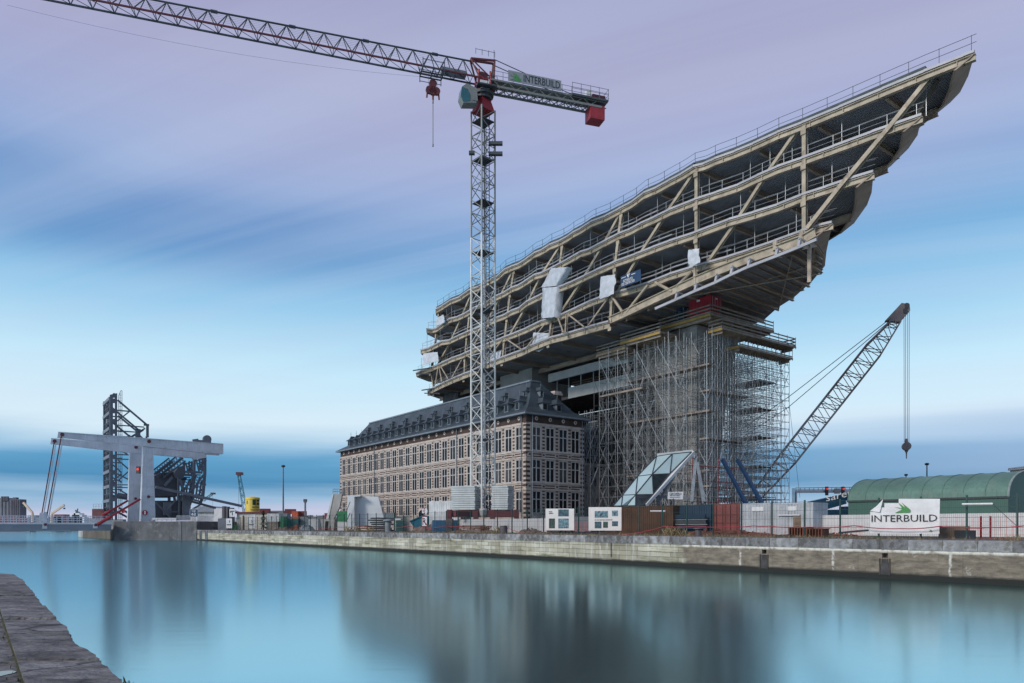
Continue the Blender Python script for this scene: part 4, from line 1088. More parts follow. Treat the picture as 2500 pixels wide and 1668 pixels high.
def near_v(px):      # most outward edge of the floors at this photo x
    return min(uv(onZ(px, on_edge(k, px), TOPZ[k]))[1] for k in (1, 2, 3, 4))
def tarp(lab, pts, sub, amp, **k):
    v_ = near_v(sum(p[0] for p in pts) / 4) - k.pop('out', .35); return sheet(lab, [onV(x, y, v_) for x, y in pts], sub, amp, **k)
tarp('tall pale plastic wrap round a truss column above the roof ridge, biggest of the wraps', [(1322, 778), (1353, 774), (1362, 700), (1324, 703)], (5, 8), .14, depth=1.3, seed=1)
tarp('slanting upper fold of plastic on top of the biggest wrap', [(1321, 702), (1358, 698), (1386, 652), (1346, 655)], (5, 6), .16, seed=2, depth=1.0, out=.4)
tarp('pale plastic sheet left of the blue banner', [(1464, 731), (1500, 718), (1504, 670), (1467, 676)], (6, 7), .13, seed=3)
tarp('crumpled grey sheet on the truss right of the blue banner', [(1682, 655), (1710, 640), (1707, 606), (1679, 611)], (6, 6), .13, seed=4)
tarp('torn plastic sheet sagging free below the bottom chord', [(1296, 850), (1340, 838), (1343, 814), (1303, 812)], (7, 6), .16, seed=5, sag=.9)
tarp('plastic sheet wrapped round the far left end of the lower floors', [(1031, 893), (1072, 880), (1068, 860), (1033, 863)], (6, 5), .12, seed=6)
tarp('small plastic sheet behind the railing at the upper left end', [(1064, 797), (1085, 787), (1083, 768), (1068, 776)], (4, 4), .12, seed=7)
tarp('plastic sheet behind the crane mast on the bottom floor', [(1186, 884), (1221, 872), (1223, 856), (1196, 864)], (4, 4), .1, seed=8)
bn = thing('blue_banner', 'blue steel contractor banner tied to the truss rail', 'banner', onV(1540, 700, near_v(1540) - .3))
vb = near_v(1540) - .3; q = [onV(1516, 703, vb), onV(1565, 685, vb), onV(1564, 657, vb), onV(1515, 675, vb)]
b = MB(); b.prism(q, VV * .05); b.build('cloth', 'blue_paint', bn)
rtv = (q[1] - q[0]).normalized(); q = [p_ - VV * .03 for p_ in q]; upv = (q[3] - q[0]); 
text('STEEL CONSTRUCTION', q[0] + rtv * .12 + upv * .10, rtv, ZV, 2.35, 'white_ink', bn, .36)
text('VICTOR BUYCK', q[0] + rtv * .45 + upv * .36, rtv, ZV, 1.75, 'white_ink', bn, .36)
b = MB(); o_ = q[0] + rtv * 1.15 + upv * .66
b.prism([o_ + ZV * .42, o_ + rtv * .18 + ZV * .42, o_ + rtv * .32, o_ + rtv * .2], -VV * .01); b.prism([o_ + rtv * .3 + ZV * .42, o_ + rtv * .62 + ZV * .42, o_ + rtv * .42 + ZV * .3, o_ + rtv * .36 + ZV * .05], -VV * .01)
b.build('emblem', 'white_ink', bn)
b = MB(); b.beam(o_ - rtv * 1.0 + ZV * .2, o_ - rtv * .2 + ZV * .2, .01, .07); b.beam(o_ + rtv * .8 + ZV * .2, o_ + rtv * 1.5 + ZV * .2, .01, .07); b.build('emblem', 'white_ink', bn)

# ================================================================== TOWER CRANE
mat('mast_white', (.60, .61, .58), .5, var=.2, scale=.8, dirt=((.25, .2, .16), .5, .6))
mat('mast_grey', (.20, .215, .20), .5, var=.2, scale=.8)
mat('jib_dark', (.055, .07, .075), .5, var=.3, scale=.6)
mat('ballast', (.50, .53, .52), .85, var=.14, scale=1.2, bump=.2, streak=.25)
TC = Vector((-3.55, 88, 0)); HD = 1.46
rt = thing('tower_crane', 'tall tower crane with white lattice mast, dark jib and red counterweight', 'tower crane', (TC.x, TC.y, GZ))
legs = [TC + Vector((HD * math.cos(a), HD * math.sin(a), 0)) for a in (R(-94), R(-4), R(86), R(176))]
zsw = CZ + (1285 - 580) / F * 88; ztop = CZ + (1285 - 272) / F * 88; zb = CZ + 1.6
for l_ in legs:
    b = MB(); b.tube(l_ + ZV * zb, l_ + ZV * zsw, .13, 6); b.build('mast_leg', 'mast_white', rt)
    b = MB(); b.tube(l_ + ZV * (zsw + .01), l_ + ZV * ztop, .12, 6); b.build('mast_leg', 'mast_grey', rt)
for i in range(4):
    for z0_, z1_, m_ in ((zb, zsw, 'mast_white'), (zsw, ztop, 'mast_grey')):
        b = MB(); n = round((z1_ - z0_) / 1.62); dz = (z1_ - z0_) / n
        a, c = legs[i], legs[(i + 1) % 4]
        for k in range(n):
            p0, p1 = (a, c) if k % 2 else (c, a); b.tube(p0 + ZV * (z0_ + k * dz), p1 + ZV * (z0_ + (k + 1) * dz), .055, 5)
            if k % 2 == 0: b.tube(a + ZV * (z0_ + k * dz), c + ZV * (z0_ + k * dz), .05, 5)
            if k % 3 == 1: b.tube(p1 + ZV * (z0_ + k * dz), p0 + ZV * (z0_ + (k + 1) * dz), .045, 4)
        b.build('mast_bracing', m_, rt)
cc = lambda z: TC + ZV * z
b = MB(); b.tube(cc(zb) + Vector((.35, .2, 0)), cc(ztop) + Vector((.35, .2, 0)), .05, 4); b.tube(cc(zb) + Vector((.75, .2, 0)), cc(ztop) + Vector((.75, .2, 0)), .05, 4)
z = zb
while z < ztop: b.beam(cc(z) + Vector((.35, .2, 0)), cc(z) + Vector((.75, .2, 0)), .04); z += .4
b.build('ladder', 'steel_dark', rt)
for py in (300, 393, 498, 620, 760, 905, 1075):
    z = CZ + (1285 - py) / F * 88; b = MB(); b.prism([p * .93 + TC * .07 + ZV * z for p in legs], (0, 0, .08)); b.build('mast_platform', 'steel_dark', rt)
for py, sx_ in ((360, 1), (385, 1), (383, -1)):
    z = CZ + (1285 - py) / F * 88; b = MB(); b.box((TC.x + sx_ * 1.2 - .5, TC.y - .8, z), (TC.x + sx_ * 1.2 + 1.0 * (sx_ > 0) + .2, TC.y - .3, z + .35)); b.build('tie_bracket', 'jib_dark', rt)
# slewing unit: red skirt, dark ring, tower head
JD = Vector((-.951, -.309, 0)); JS = Vector((.309, -.951, 0))       # along the jib, and sideways towards us
def J(a, s_, z): return TC + JD * a + JS * s_ + ZV * z
def rectJ(a, s_, z): return [J(-a, -s_, z), J(a, -s_, z), J(a, s_, z), J(-a, s_, z)]
zt = ztop
b = MB(); b.loft([p + ZV * (zt - .2) for p in legs], [TC + (p - TC) * .62 + ZV * (zt + 1.4) for p in legs]); b.build('slewing_skirt', 'red_paint', rt)
b = MB(); b.lathe(cc(zt + 1.35), [(1.05, 0), (1.05, .35), (1.3, .4), (1.3, .75), (.8, .8)], 14); b.build('slewing_ring', 'steel_dark', rt)
zj = CZ + 54.55
b = MB(); b.loft(rectJ(.95, .9, zt + 2.1), rectJ(.85, .85, zt + 3.0))
for a in (-.8, .8):
    for s_ in (-.7, .7): b.beam(J(a, s_, zt + 2.9), J(a * .9, s_, zj + 1.0), .18)
for s_ in (-.7, .7): b.beam(J(-.8, s_, zt + 3.2), J(.8, s_, zj + .3), .12); b.beam(J(.8, s_, zt + 3.2), J(-.8, s_, zj + .3), .12)
b.build('tower_head', 'red_paint', rt)
b = MB(); b.obox(J(-.5, .75, zj - 1.9), JD * 1.1, JS * .25, ZV * 1.5); b.build('switch_cabinet', 'white_paint', rt)
b = MB(); b.obox(J(-1.3, .5, zt + 2.3), JD * 2.4, JS * 1.2, ZV * .15)
for a in (-1.3, -.1, 1.1): b.tube(J(a, 1.7, zt + 2.3), J(a, 1.7, zt + 3.5), .03, 4)
for h in (.6, 1.15): b.tube(J(-1.3, 1.7, zt + 2.3 + h), J(1.1, 1.7, zt + 2.3 + h), .03, 4)
b.build('service_platform', 'steel_dark', rt)
# peak frame: from the jib foot up and back
tp = J(-.6, 0, zj + 3.0)
b = MB()
for s_ in (-.6, .6):
    b.beam(J(.8, s_, zj + .4), J(1.6, s_ * .3, zj + 2.45), .16); b.beam(J(1.6, s_ * .3, zj + 2.45), J(-1.4, s_ * .5, zj + 2.7), .2); b.beam(J(-1.2, s_, zj), J(-1.4, s_ * .5, zj + 2.75), .16)
    b.beam(J(-1.2, s_, zj), J(1.4, s_ * .4, zj + 2.3), .12)
b.build('peak_frame', 'red_dark', rt)
b = MB(); b.obox(J(-.45, -.45, zt + 3.0), JD * .9, JS * .9, ZV * 1.5); b.build('slewing_motor', 'red_dark', rt)
b = MB(); b.lathe(J(.2, -.2, zj + .3), [(.35, 0), (.45, .1), (.45, .8), (.3, .9)], 10); b.build('hoist_drum', 'steel_dark', rt)
b = MB()
for a in (-1.2, -.4, .4, 1.2): b.tube(J(a, 1.0, zj + 2.6), J(a, 1.0, zj + 3.3), .03, 4)
b.tube(J(-1.2, 1.0, zj + 3.2), J(1.2, 1.0, zj + 3.2), .03, 4); b.tube(J(-1.4, 0, zj + 2.7), J(-1.4, 0, zj + 4.2), .03, 4); b.build('head_railing', 'jib_dark', rt)
# cab
cb_ = thing('_t', None, None) if False else None
cz0 = zt - .3; c0 = J(2.05, .75, cz0)
prof = [(.8, 0), (-.8, .3), (-.8, 2.1), (.3, 2.5), (1.0, 1.9), (1.15, .8)]
b = MB(); ring = [J(2.05 + x, 1.5, cz0 + z) for x, z in [(x, z * .88) for x, z in prof]]; b.prism(ring, -JS * 1.3); cab = b.build('cab', 'mast_grey', rt)
b = MB(); ring = [J(2.05 + x * .9 + .1, 1.53, cz0 + .15 + z * .9) for x, z in prof[:1] + [(-.1, .25), (-.2, 2.45)] + prof[3:]]; b.prism(ring, -JS * 1.46); 
mat('cab_glass', (.02, .12, .14), .08, var=.2); b.build('cab_glass', 'cab_glass', cab)
b = MB(); b.prism([J(1.1, 1.56, cz0 + .5), J(1.2, 1.56, cz0 + 2.0), J(2.4, 1.56, cz0 + 2.35), J(3.0, 1.56, cz0 + 1.8), J(2.3, 1.56, cz0 + 1.7), J(1.7, 1.56, cz0 + .5)], -JS * 1.44); b.build('cab_roof', 'mast_grey', cab)
# jib: triangular lattice, one top chord, two bottom chords
LJ = 50.0; wj = .75
def jtop(a): return J(a, 0, zj + 2.25 - .55 * max(0, a) / 42)
b = MB(); b.tube(jtop(1.2), jtop(LJ), .10, 6); b.build('jib_chord', 'jib_dark', rt)
for s_ in (-wj, wj): b = MB(); b.beam(J(.8, s_, zj), J(LJ, s_, zj), .16); b.build('jib_chord', 'red_dark' if s_ > 0 else 'jib_dark', rt)
b = MB(); a = 1.5; k = 0; st_ = 2.05
while a < LJ - st_:
    for s_ in (-wj, wj):
        b.tube(J(a, s_, zj), jtop(a + st_ * .5), .06, 4); b.tube(jtop(a + st_ * .5), J(a + st_, s_, zj), .06, 4)
    b.tube(J(a, -wj, zj), J(a, wj, zj), .04, 4); b.tube(J(a, -wj, zj), J(a + st_, wj, zj), .04, 4); a += st_; k += 1
b.build('jib_lattice', 'jib_dark', rt)
b = MB(); a = 6.0
while a < LJ: b.tube(jtop(a) - JD * .35, jtop(a) + JD * .35, .17, 6); a += 8.2
b.build('jib_joints', 'jib_dark', rt)
b = MB()
for k in range(5): b.tube(jtop(1.5) - ZV * (.3 + .22 * k), jtop(LJ) - ZV * (.25 + .16 * k), .010, 3)
b.build('hoist_ropes', 'jib_dark', rt)
b = MB(); b.obox(J(2.2, -.5, zj + .1), JD * 3.0, JS * 1.0, ZV * .5); b.build('winch_box', 'steel_grey', rt)
b = MB()
p_, q_ = J(4, 0, zj - .4), J(LJ, 0, zj - 1.8); prev = p_
for i in range(1, 13):
    t_ = i / 12; c_ = p_.lerp(q_, t_) - ZV * (4.2 * 4 * t_ * (1 - t_) * .28); b.tube(prev, c_, .013, 3); prev = c_
b.build('slack_cable', 'jib_dark', rt)
# trolley and hook
at = 5.95
b = MB(); [b.beam(J(at - .9, s_, zj - .2), J(at + 1.7, s_, zj - .2), .12) for s_ in (-1, 0, 1)]; [b.beam(J(a_, -1, zj - .2), J(a_, 1, zj - .2), .12) for a_ in (at - .9, at + .4, at + 1.7)]
for a in (at - .9, at + 1.7):
    for s_ in (-1.0, 1.0): b.tube(J(a, s_, zj - .9), J(a, s_, zj + .9), .05, 4)
for s_ in (-1.0, 1.0): b.tube(J(at - .9, s_, zj - .75), J(at + 1.7, s_, zj - .75), .045, 4); b.tube(J(at - .9, s_, zj + .7), J(at + 1.7, s_, zj + .7), .045, 4)
b.build('trolley', 'jib_dark', rt)
hz = CZ + (1285 - 225) / F * 86
hk = J(at + .3, 0, hz)
b = MB(); b.tube(hk + JD * .5 + ZV * .6, J(at + .8, 0, zj), .022, 3); b.tube(hk - JD * .5 + ZV * .6, J(at - .2, 0, zj), .022, 3); b.build('hoist_ropes', 'jib_dark', rt)
b = MB()
for dx, dz in ((0, 1.05), (-.42, .2), (.42, .2), (0, .1)):
    c_ = hk + JD * dx + ZV * dz; b.tube(c_ - JS * .16, c_ + JS * .16, .46, 12)
b.beam(hk - JD * .7 + ZV * -.1, hk - JD * .75 + ZV * -.75, .14); b.beam(hk + JD * .7 + ZV * -.1, hk + JD * .75 + ZV * -.75, .14); b.beam(hk, hk - ZV * .9, .16)
b.build('hook_block', 'red_dark', rt)
b = MB(); b.tube(hk - ZV * .9, hk - ZV * 1.3, .10, 6); b.tube(hk - ZV * 1.3, hk - ZV * 6.2, .055, 6); b.tube(hk - ZV * 6.2, hk - ZV * 6.5, .10, 6); b.build('hanging_chain', 'steel_grey', rt)
# counter jib
LCJ = 16.6
b = MB()
for s_ in (-.8, .8):
    b.beam(J(-.8, s_, zj - .75), J(-LCJ + 1, s_, zj - .75), .18, .26); b.beam(J(-.8, s_, zj), J(-LCJ + .2, s_, zj), .16, .2)
    a = 1.0; 
    while a < LCJ - 2: b.tube(J(-a, s_, zj), J(-a - 1, s_, zj - .75), .05, 4); b.tube(J(-a - 1, s_, zj - .75), J(-a - 2, s_, zj), .05, 4); a += 2
b.build('counter_jib', 'mast_grey', rt)
b = MB(); b.obox(J(-.9, -.8, zj - .02), -JD * (LCJ - 1.2), JS * 1.6, ZV * .06); a = 1.2
while a < LCJ - 1: b.beam(J(-a, -.8, zj - .75), J(-a - 1, .8, zj - .75), .09); b.beam(J(-a, .8, zj - .75), J(-a - 1, -.8, zj - .75), .09); a += 1.0
b.build('counter_jib_floor', 'mast_grey', rt)
b = MB()
for h in (.55, 1.1):
    for s_ in (-.85, .85): b.tube(J(-1, s_, zj + h), J(-LCJ, s_, zj + h), .028, 4)
a = 1.0
while a < LCJ: 
    for s_ in (-.85, .85): b.tube(J(-a, s_, zj), J(-a, s_, zj + 1.1), .028, 4)
    a += 1.3
b.build('handrail', 'jib_dark', rt)
b = MB(); b.obox(J(-11.4, -1.1, zj - .05), -JD * 5.0, JS * 2.2, ZV * .25)
for h in (.8, 1.5):
    for s_ in (-1.1, 1.1): b.tube(J(-11.4, s_, zj + h), J(-16.4, s_, zj + h), .03, 4)
    b.tube(J(-16.4, -1.1, zj + h), J(-16.4, 1.1, zj + h), .03, 4)
for a in (11.4, 12.6, 13.9, 15.1, 16.4):
    for s_ in (-1.1, 1.1): b.tube(J(-a, s_, zj), J(-a, s_, zj + 1.55), .03, 4)
b.build('rear_platform', 'jib_dark', rt)
b = MB(); b.obox(J(-13.6, -.5, zj + .2), -JD * .7, JS * 1.0, ZV * 1.1); b.build('motor', 'white_paint', rt)
b = MB(); b.obox(J(-14.4, -.6, zj + .2), -JD * 1.8, JS * 1.2, ZV * .7); b.build('winch', 'red_dark', rt)
b = MB(); b.obox(J(-14.0, -.85, zj - 2.35), -JD * 2.0, JS * 1.7, ZV * 1.75); b.build('counterweight', 'red_paint', rt)
b = MB()
for s_ in (-.5, .5): b.tube(J(-1.3, s_, zj + 2.7), J(-4.5, s_, zj + 1.95), .055, 5); b.tube(J(-4.5, s_, zj + 1.95), J(-12.6, s_, zj + .1), .05, 5)
b.build('tie_bar', 'jib_dark', rt)
# banner on the counter jib
bnr = MB(); bnr.obox(J(-2.9, 1.0, zj + .12), -JD * 7.0, JS * .05, ZV * 1.3); bo = bnr.build('banner', 'banner_grey', rt)
text('INTERBUILD', J(-4.9, 1.07, zj + .34), -JD, ZV, 4.8, 'black_ink', bo, .9)
def bird(o, rt_, up_, w_, h, m_, parent):       # the arrow-like leaf mark, three blades
    b = MB(); rt_ = Vector(rt_).normalized(); up_ = Vector(up_).normalized(); nn = rt_.cross(up_) * .012
    P2 = lambda x, y: Vector(o) + rt_ * (x * w_) + up_ * (y * h)
    b.prism([P2(0, .58), P2(.45, .46), P2(.62, .30), P2(.30, .44)], nn)
    b.prism([P2(.22, 1), P2(.62, .52), P2(.72, .30), P2(.45, .48)], nn * 1.2); b.prism([P2(.44, .98), P2(.98, .28), P2(.80, .18), P2(.66, .34), P2(.60, .62)], nn)
    b.prism([P2(.02, .02), P2(.52, .38), P2(.80, .32), P2(1.0, .12), P2(.86, .02)], nn * .8)
    return b.build('emblem', m_, parent)
bird(J(-3.1, 1.07, zj + .25), -JD, ZV, 1.5, 1.0, 'green_ink', bo)
# base: ballast stacks and red cross frame
def crossbox(b, cx, cy, hx, hy, z0, z1, ang=R(-4)):
    ca_, sa_ = math.cos(ang), math.sin(ang); q = []
    for z in (z0, z1):
        for x, y in ((-hx, -hy), (hx, -hy), (hx, hy), (-hx, hy)): q.append(Vector((cx + x * ca_ - y * sa_, cy + x * sa_ + y * ca_, z)))
    b.hexa(q)
BA = R(-32)
n = 11; zb0, zb1 = CZ + 1.95, CZ + 4.85
for (cx_, wx, wy) in ((-2.0, 1.5, 1.5), (2.45, 1.0, 1.5)):
    for i in range(n):
        b = MB(); h = (zb1 - zb0) / n; j = random.uniform(-.05, .05)
        crossbox(b, TC.x + cx_ + j, TC.y - .4 + cx_ * -.1, wx, wy, zb0 + i * h + .045, zb0 + (i + 1) * h, R(-14)); b.build('ballast_block', 'ballast', rt)
b = MB()
for s_ in (-1, 1):
    crossbox(b, TC.x, TC.y - .4 + s_ * 1.1, 4.1, .3, CZ + 1.1, CZ + 1.92, R(-5))
crossbox(b, TC.x, TC.y - .4, 4.1, .25, CZ + 1.2, CZ + 1.8, R(38)); b.build('base_frame', 'red_dark', rt)
for x in (-4.0, -.8, 1.2, 4.1):
    b = MB(); b.k = 0; crossbox(b, TC.x + x, TC.y - 1.6 - x * .06, .28, .28, CZ + .9, CZ + 2.0, R(-5)); b.k = 1; crossbox(b, TC.x + x, TC.y - 1.5 - x * .06, .4, .4, GZ, CZ + .898, R(-5)); b.build('base_foot', ['red_dark', 'concrete_dark'], rt)
b = MB(); b.lathe((TC.x + .1, TC.y - 1.7, CZ + 1.05), [(.25, 0), (.42, .3), (.5, .9), (.42, 1.1)], 10); b.build('cable_drum', 'concrete', rt)

# ================================================================== LATTICE CRANE behind the scaffold
mat('boom_red', (.25, .20, .19), .5, var=.3, scale=.7)
def lattice(b, p, q, w0, w1, side, upd, n, rc=.07, rd=.035):
    p, q = Vector(p), Vector(q); side = side.normalized(); upd = upd.normalized()
    cor = lambda t_: [p.lerp(q, t_) + side * sx * (w0 + (w1 - w0) * t_) / 2 + upd * uy * (w0 + (w1 - w0) * t_) / 2 for sx, uy in ((-1, -1), (1, -1), (1, 1), (-1, 1))]
    for i in range(n):
        a, c = cor(i / n), cor((i + 1) / n)
        for k in range(4):
            b.tube(a[k], c[k], rc, 5); k2 = (k + 1) % 4
            if i % 2: b.tube(a[k], c[k2], rd, 3)
            else: b.tube(a[k2], c[k], rd, 3)
            if i % 2 == 0: b.tube(a[k], a[k2], rd, 3)
rt = thing('lattice_crane', 'lattice boom crane leaning right behind the scaffold with a hook on long ropes', 'crane', atY(1835, 1285, 108).xyz)
YB = 108
foot, mid, tip = atY(1838, 1222, YB), atY(1925, 1118, YB), atY(2190, 782, YB)
dirb = (tip - foot).normalized(); sideb = Vector((.35, .94, 0)); upb = dirb.cross(sideb).normalized()
def boom(b, p, q, w0, w1, n, rc, rd): lattice(b, p, q, w0, w1, sideb, upb, n, rc, rd)
b = MB(); boom(b, foot, mid, 1.4, 2.5, 5, .1, .06); b.build('boom_section', 'boom_red', rt)
b = MB(); boom(b, mid, mid.lerp(tip, .42), 2.5, 2.5, 9, .11, .065); b.build('boom_section', 'galvanised', rt)
b = MB(); boom(b, mid.lerp(tip, .42), mid.lerp(tip, .78), 2.5, 2.5, 8, .11, .065); b.build('boom_section', 'boom_red', rt)
b = MB(); boom(b, mid.lerp(tip, .78), tip, 2.5, 1.1, 5, .11, .07); b.build('boom_section', 'boom_red', rt)
hd = [atY(2160, 785, YB), atY(2200, 742, YB), atY(2219, 745, YB), atY(2221, 760, YB), atY(2196, 788, YB)]
b = MB(); b.prism([p + sideb * .5 for p in hd], -sideb * 1.0); b.build('boom_head', 'boom_red', rt)
b = MB(); 
for x, y, r_ in ((2212, 749, .42), (2208, 762, .4)): c_ = atY(x, y, YB); b.tube(c_ + sideb * .6, c_ - sideb * .6, r_, 12)
b.build('sheave', 'steel_dark', rt)
hx = atY(2213, 1078, YB)
b = MB()
for x in (2207, 2211, 2216, 2220):
    b.tube(atY(x, 760, YB), atY(2213 + (x - 2213) * .9, 1080, YB), .035, 4)
b.build('hoist_ropes', 'steel_dark', rt)
b = MB(); b.lathe(atY(2213, 1120, YB), [(.07, 0), (.09, .6), (.12, .9), (.32, 1.3), (.5, 1.9), (.5, 2.1), (.25, 2.5), (.2, 3.0)], 8); c_ = atY(2213, 1090, YB); b.tube(c_ + sideb * .45, c_ - sideb * .45, .62, 12); b.build('hook_block', 'boom_red', rt)
b = MB(); 
for off in (-1, 1):
    b.tube(atY(2172, 782, YB) + sideb * off, atY(1925, 972 if off < 0 else 992, YB + 6) + sideb * off, .055, 4); b.tube(atY(1925, 972 if off < 0 else 992, YB + 6) + sideb * off, atY(1800, 1066 + off * 8, YB + 9) + sideb * off, .055, 4)
b.build('pendant', 'steel_dark', rt)
b = MB(); b.tube(atY(1924, 960, YB + 2), atY(1953, 1215, YB - 2), .03, 3); b.build('slack_cable', 'steel_grey', rt)
b = MB(); f0 = atY(1790, 1285, YB); f0.z = GZ; b.box((f0.x - 4, f0.y, GZ + 1.0), (f0.x + 4, f0.y + 3, GZ + 3.4)); b.build('carrier', 'blue_deep', rt)
for dy in (0, 2.6):
    b = MB(); b.box((f0.x - 5, f0.y + dy - .3, GZ), (f0.x + 5, f0.y + dy + .6, GZ + 1.0)); b.build('crawler', 'steel_dark', rt)
# blue raking props
for lab, (x0, y0), (x1, y1), yy in (('left blue raking steel prop at the foot of the scaffold', (1764, 1122), (1835, 1256), 86.5), ('right blue raking steel prop at the foot of the scaffold', (1800, 1122), (1875, 1256), 86.5)):
    r_ = thing('raking_prop', lab, 'steel prop', atY(x1, 1300, yy), group='blue raking props beside the scaffold')
    p, q = atY(x1, y1, yy), atY(x0, y0, yy + 5); 
    b = MB(); b.ibeam(p, q, .36, .42, ZV, .1); b.build('beam', 'blue_paint', r_)
    b = MB(); m0 = p; b.box((m0.x - .6, m0.y - .6, GZ), (m0.x + .6, m0.y + .6, m0.z + .2)); b.build('footing', 'concrete', r_)
# ================================================================== WHITE LIFT BRIDGE
PB = Vector((-76.9, 152, 0)); PF = PB - UU * 14.2
nB = lambda x, y: onP(x, y, PB, UU); nF = lambda x, y: onP(x, y, PF, UU)
mat('bridge_white', (.56, .59, .63), .5, var=.2, scale=.35, streak=.3, dirt=((.26, .22, .19), .35, .62))
mat('bridge_grey', (.20, .22, .25), .5, var=.2, scale=.3)
rt = thing('lift_bridge', 'white drawbridge with two balance beams on tall posts and a grey deck over the water', 'drawbridge', nB(362, 1274))
A = -UU
b = MB(); b.prism([nB(*p) for p in ((142.4, 1054), (544, 1083.4), (544, 1108.5), (498, 1105.5), (484.7, 1104), (168.8, 1070.3), (140, 1068))], A * 1.0); b.build('balance_beam', 'bridge_white', rt)
b = MB(); b.prism([nB(480, 1080) + UU * .12, nB(545, 1084) + UU * .12, nB(545, 1108.8) + UU * .12, nB(498, 1106) + UU * .12], UU * .1 * -1); b.prism([nB(500, 1106.5), nB(536, 1109), nB(536, 1111.5), nB(500, 1109)], A * 1.0); b.build('counterweight', 'bridge_white', rt)
b = MB(); b.prism([nF(*p) for p in ((125, 1069.8), (504, 1098), (504, 1117), (475, 1122.5), (470, 1118.5), (313, 1105), (152, 1086.7), (123, 1083.4))], A * 1.0); b.build('balance_beam', 'bridge_white', rt)
b = MB(); b.prism([nB(350, 1090) + A * .1, nB(374, 1093) + A * .1, nB(380, 1274), nB(342.6, 1274)], A * 1.3); b.build('post', 'bridge_white', rt)
b = MB(); b.prism([nF(317.3, 1103) + A * .1, nF(347, 1105) + A * .1, nF(344.5, 1274), nF(311.8, 1274)], A * 1.3); b.build('post', 'bridge_white', rt)
b = MB(); b.prism([nB(342.6, 1274) + UU * .02, nB(345, 1274) + UU * .02, nB(350.5, 1110) + UU * .02, nB(348.5, 1110) + UU * .02], UU * .15); b.build('post_flange', 'white_paint', rt)
b = MB()
for i in range(13):
    x = 175 + i * 28; yt, yb_ = 1054 + (x - 142.4) * .0732, 1070.3 + (x - 168.8) * .1067
    b.prism([nB(x, yb_ - .3), nB(x + 1.0, yb_ - .3), nB(x + 1.0, yt + .3), nB(x, yt + .3)], UU * .04)
b.prism([nB(142, 1056.2), nB(544, 1085.6), nB(544, 1084.2), nB(142.4, 1054.6)], UU * .12); b.prism([nB(170, 1070.5), nB(484, 1104.2), nB(484, 1102.8), nB(170, 1069.2)], UU * .12); b.build('plate_seams', 'bridge_white', rt)
b = MB()
for i in range(7): y = 1115 + i * 24; b.prism([nB(346, y), nB(376, y), nB(376, y + .7), nB(346, y + .7)], UU * .03)
b.build('plate_seams', 'bridge_white', rt)
for f_, pts in ((nB, ((151.7, 1061.3), (363.8, 1078))), (nF, ((133.2, 1077.3), (332, 1092)))):
    for p in pts: b = MB(); c_ = f_(*p); b.tube(c_ + UU * .01, c_ + UU * .2, .36, 12); b.build('pivot_cap', 'red_dark', rt)
for f_, p in ((nB, (362.5, 1213)), (nF, (331, 1217.5))): b = MB(); c_ = f_(*p); b.tube(c_ - UU * .05, c_ + UU * .2, .3, 10); b.build('pivot_cap', 'red_dark', rt)
for f_, p, q in ((nB, (149.4, 1066), (110.5, 1281)), (nF, (132, 1081), (100.8, 1262))):
    for o_ in (0, .35): b = MB(); b.tube(f_(*p) + UU * .06 + VV * o_, f_(*q) + UU * .1 + VV * o_, .11, 6); b.build('tie_rod', 'red_dark' if o_ == 0 else 'bridge_white', rt)
for f_, p, q in ((nB, (237, 1281), (342, 1219)), (nF, (247.8, 1260), (312, 1222.3))):
    b = MB(); b.beam(f_(*p) + UU * .3, f_(*q) + UU * .3, .35, .42); b.tube(f_(*p) + UU * .3, f_(*p).lerp(f_(*q), .3) + UU * .3, .32, 8); b.build('ram_arm', 'red_paint', rt)
d0, d1 = nB(-160, 1285), nB(272, 1285); zdk = CZ + .78
b = MB()
for o_ in (0, 14.2):
    b.obox(Vector((d0.x, d0.y, CZ - .92)) + A * o_, (d1 - d0), A * .35, ZV * 1.3)
b.build('deck_girder', 'bridge_grey', rt)
b = MB(); b.obox(Vector((d0.x, d0.y, CZ + .381)) + UU * .15, (d1 - d0), A * 14.6, ZV * .34); b.obox(Vector((d0.x, d0.y, CZ - .5)) + A * .35, (d1 - d0), A * 13.8, ZV * .5); b.build('deck', 'bridge_white', rt)
b = MB(); nst = 30
for i in range(nst + 1):
    p = d0.lerp(d1, i / nst); p.z = CZ + .72; 
    for o_ in (0.05, 14.2): b.beam(p + A * o_, p + A * o_ + ZV * 1.35, .09)
for h in (.45, .9, 1.35):
    for o_ in (0.05, 14.2): b.beam(Vector((d0.x, d0.y, CZ + .72 + h)) + A * o_, Vector((d1.x, d1.y, CZ + .72 + h)) + A * o_, .08)
b.build('railing', 'bridge_white', rt)
for f_, x, y0, y1 in ((nB, 109, 1250, 1291), (nB, 232, 1275, 1290), (nF, 100, 1252, 1270)):
    b = MB(); b.prism([f_(x - 6, y1) + UU * .1, f_(x + 6, y1) + UU * .1, f_(x + 5, y0) + UU * .1, f_(x - 3, y0) + UU * .1], UU * .18); b.build('rod_bracket', 'bridge_white', rt)
for x, y in ((110.5, 1281), (233, 1282)): b = MB(); c_ = nB(x, y); b.tube(c_ + UU * .25, c_ + UU * .5, .28, 10); b.build('pivot_cap', 'red_dark', rt)
mat('signal_red', (.8, .04, .01), .4, emit=.7); mat('signal_red_dim', (.5, .02, .02), .4)
b = MB(); c_ = nB(342.5, 1150); b.box((c_.x - .35, c_.y - 1.0, c_.z - .6), (c_.x + .35, c_.y - .5, c_.z + .9)); so = b.build('signal_lamp', 'steel_dark', rt)
b = MB(); c_ = nB(342.5, 1147); b.tube((c_.x, c_.y - 1.02, c_.z), (c_.x, c_.y - 1.1, c_.z), .26, 10); b.build('lens', 'signal_red', so)
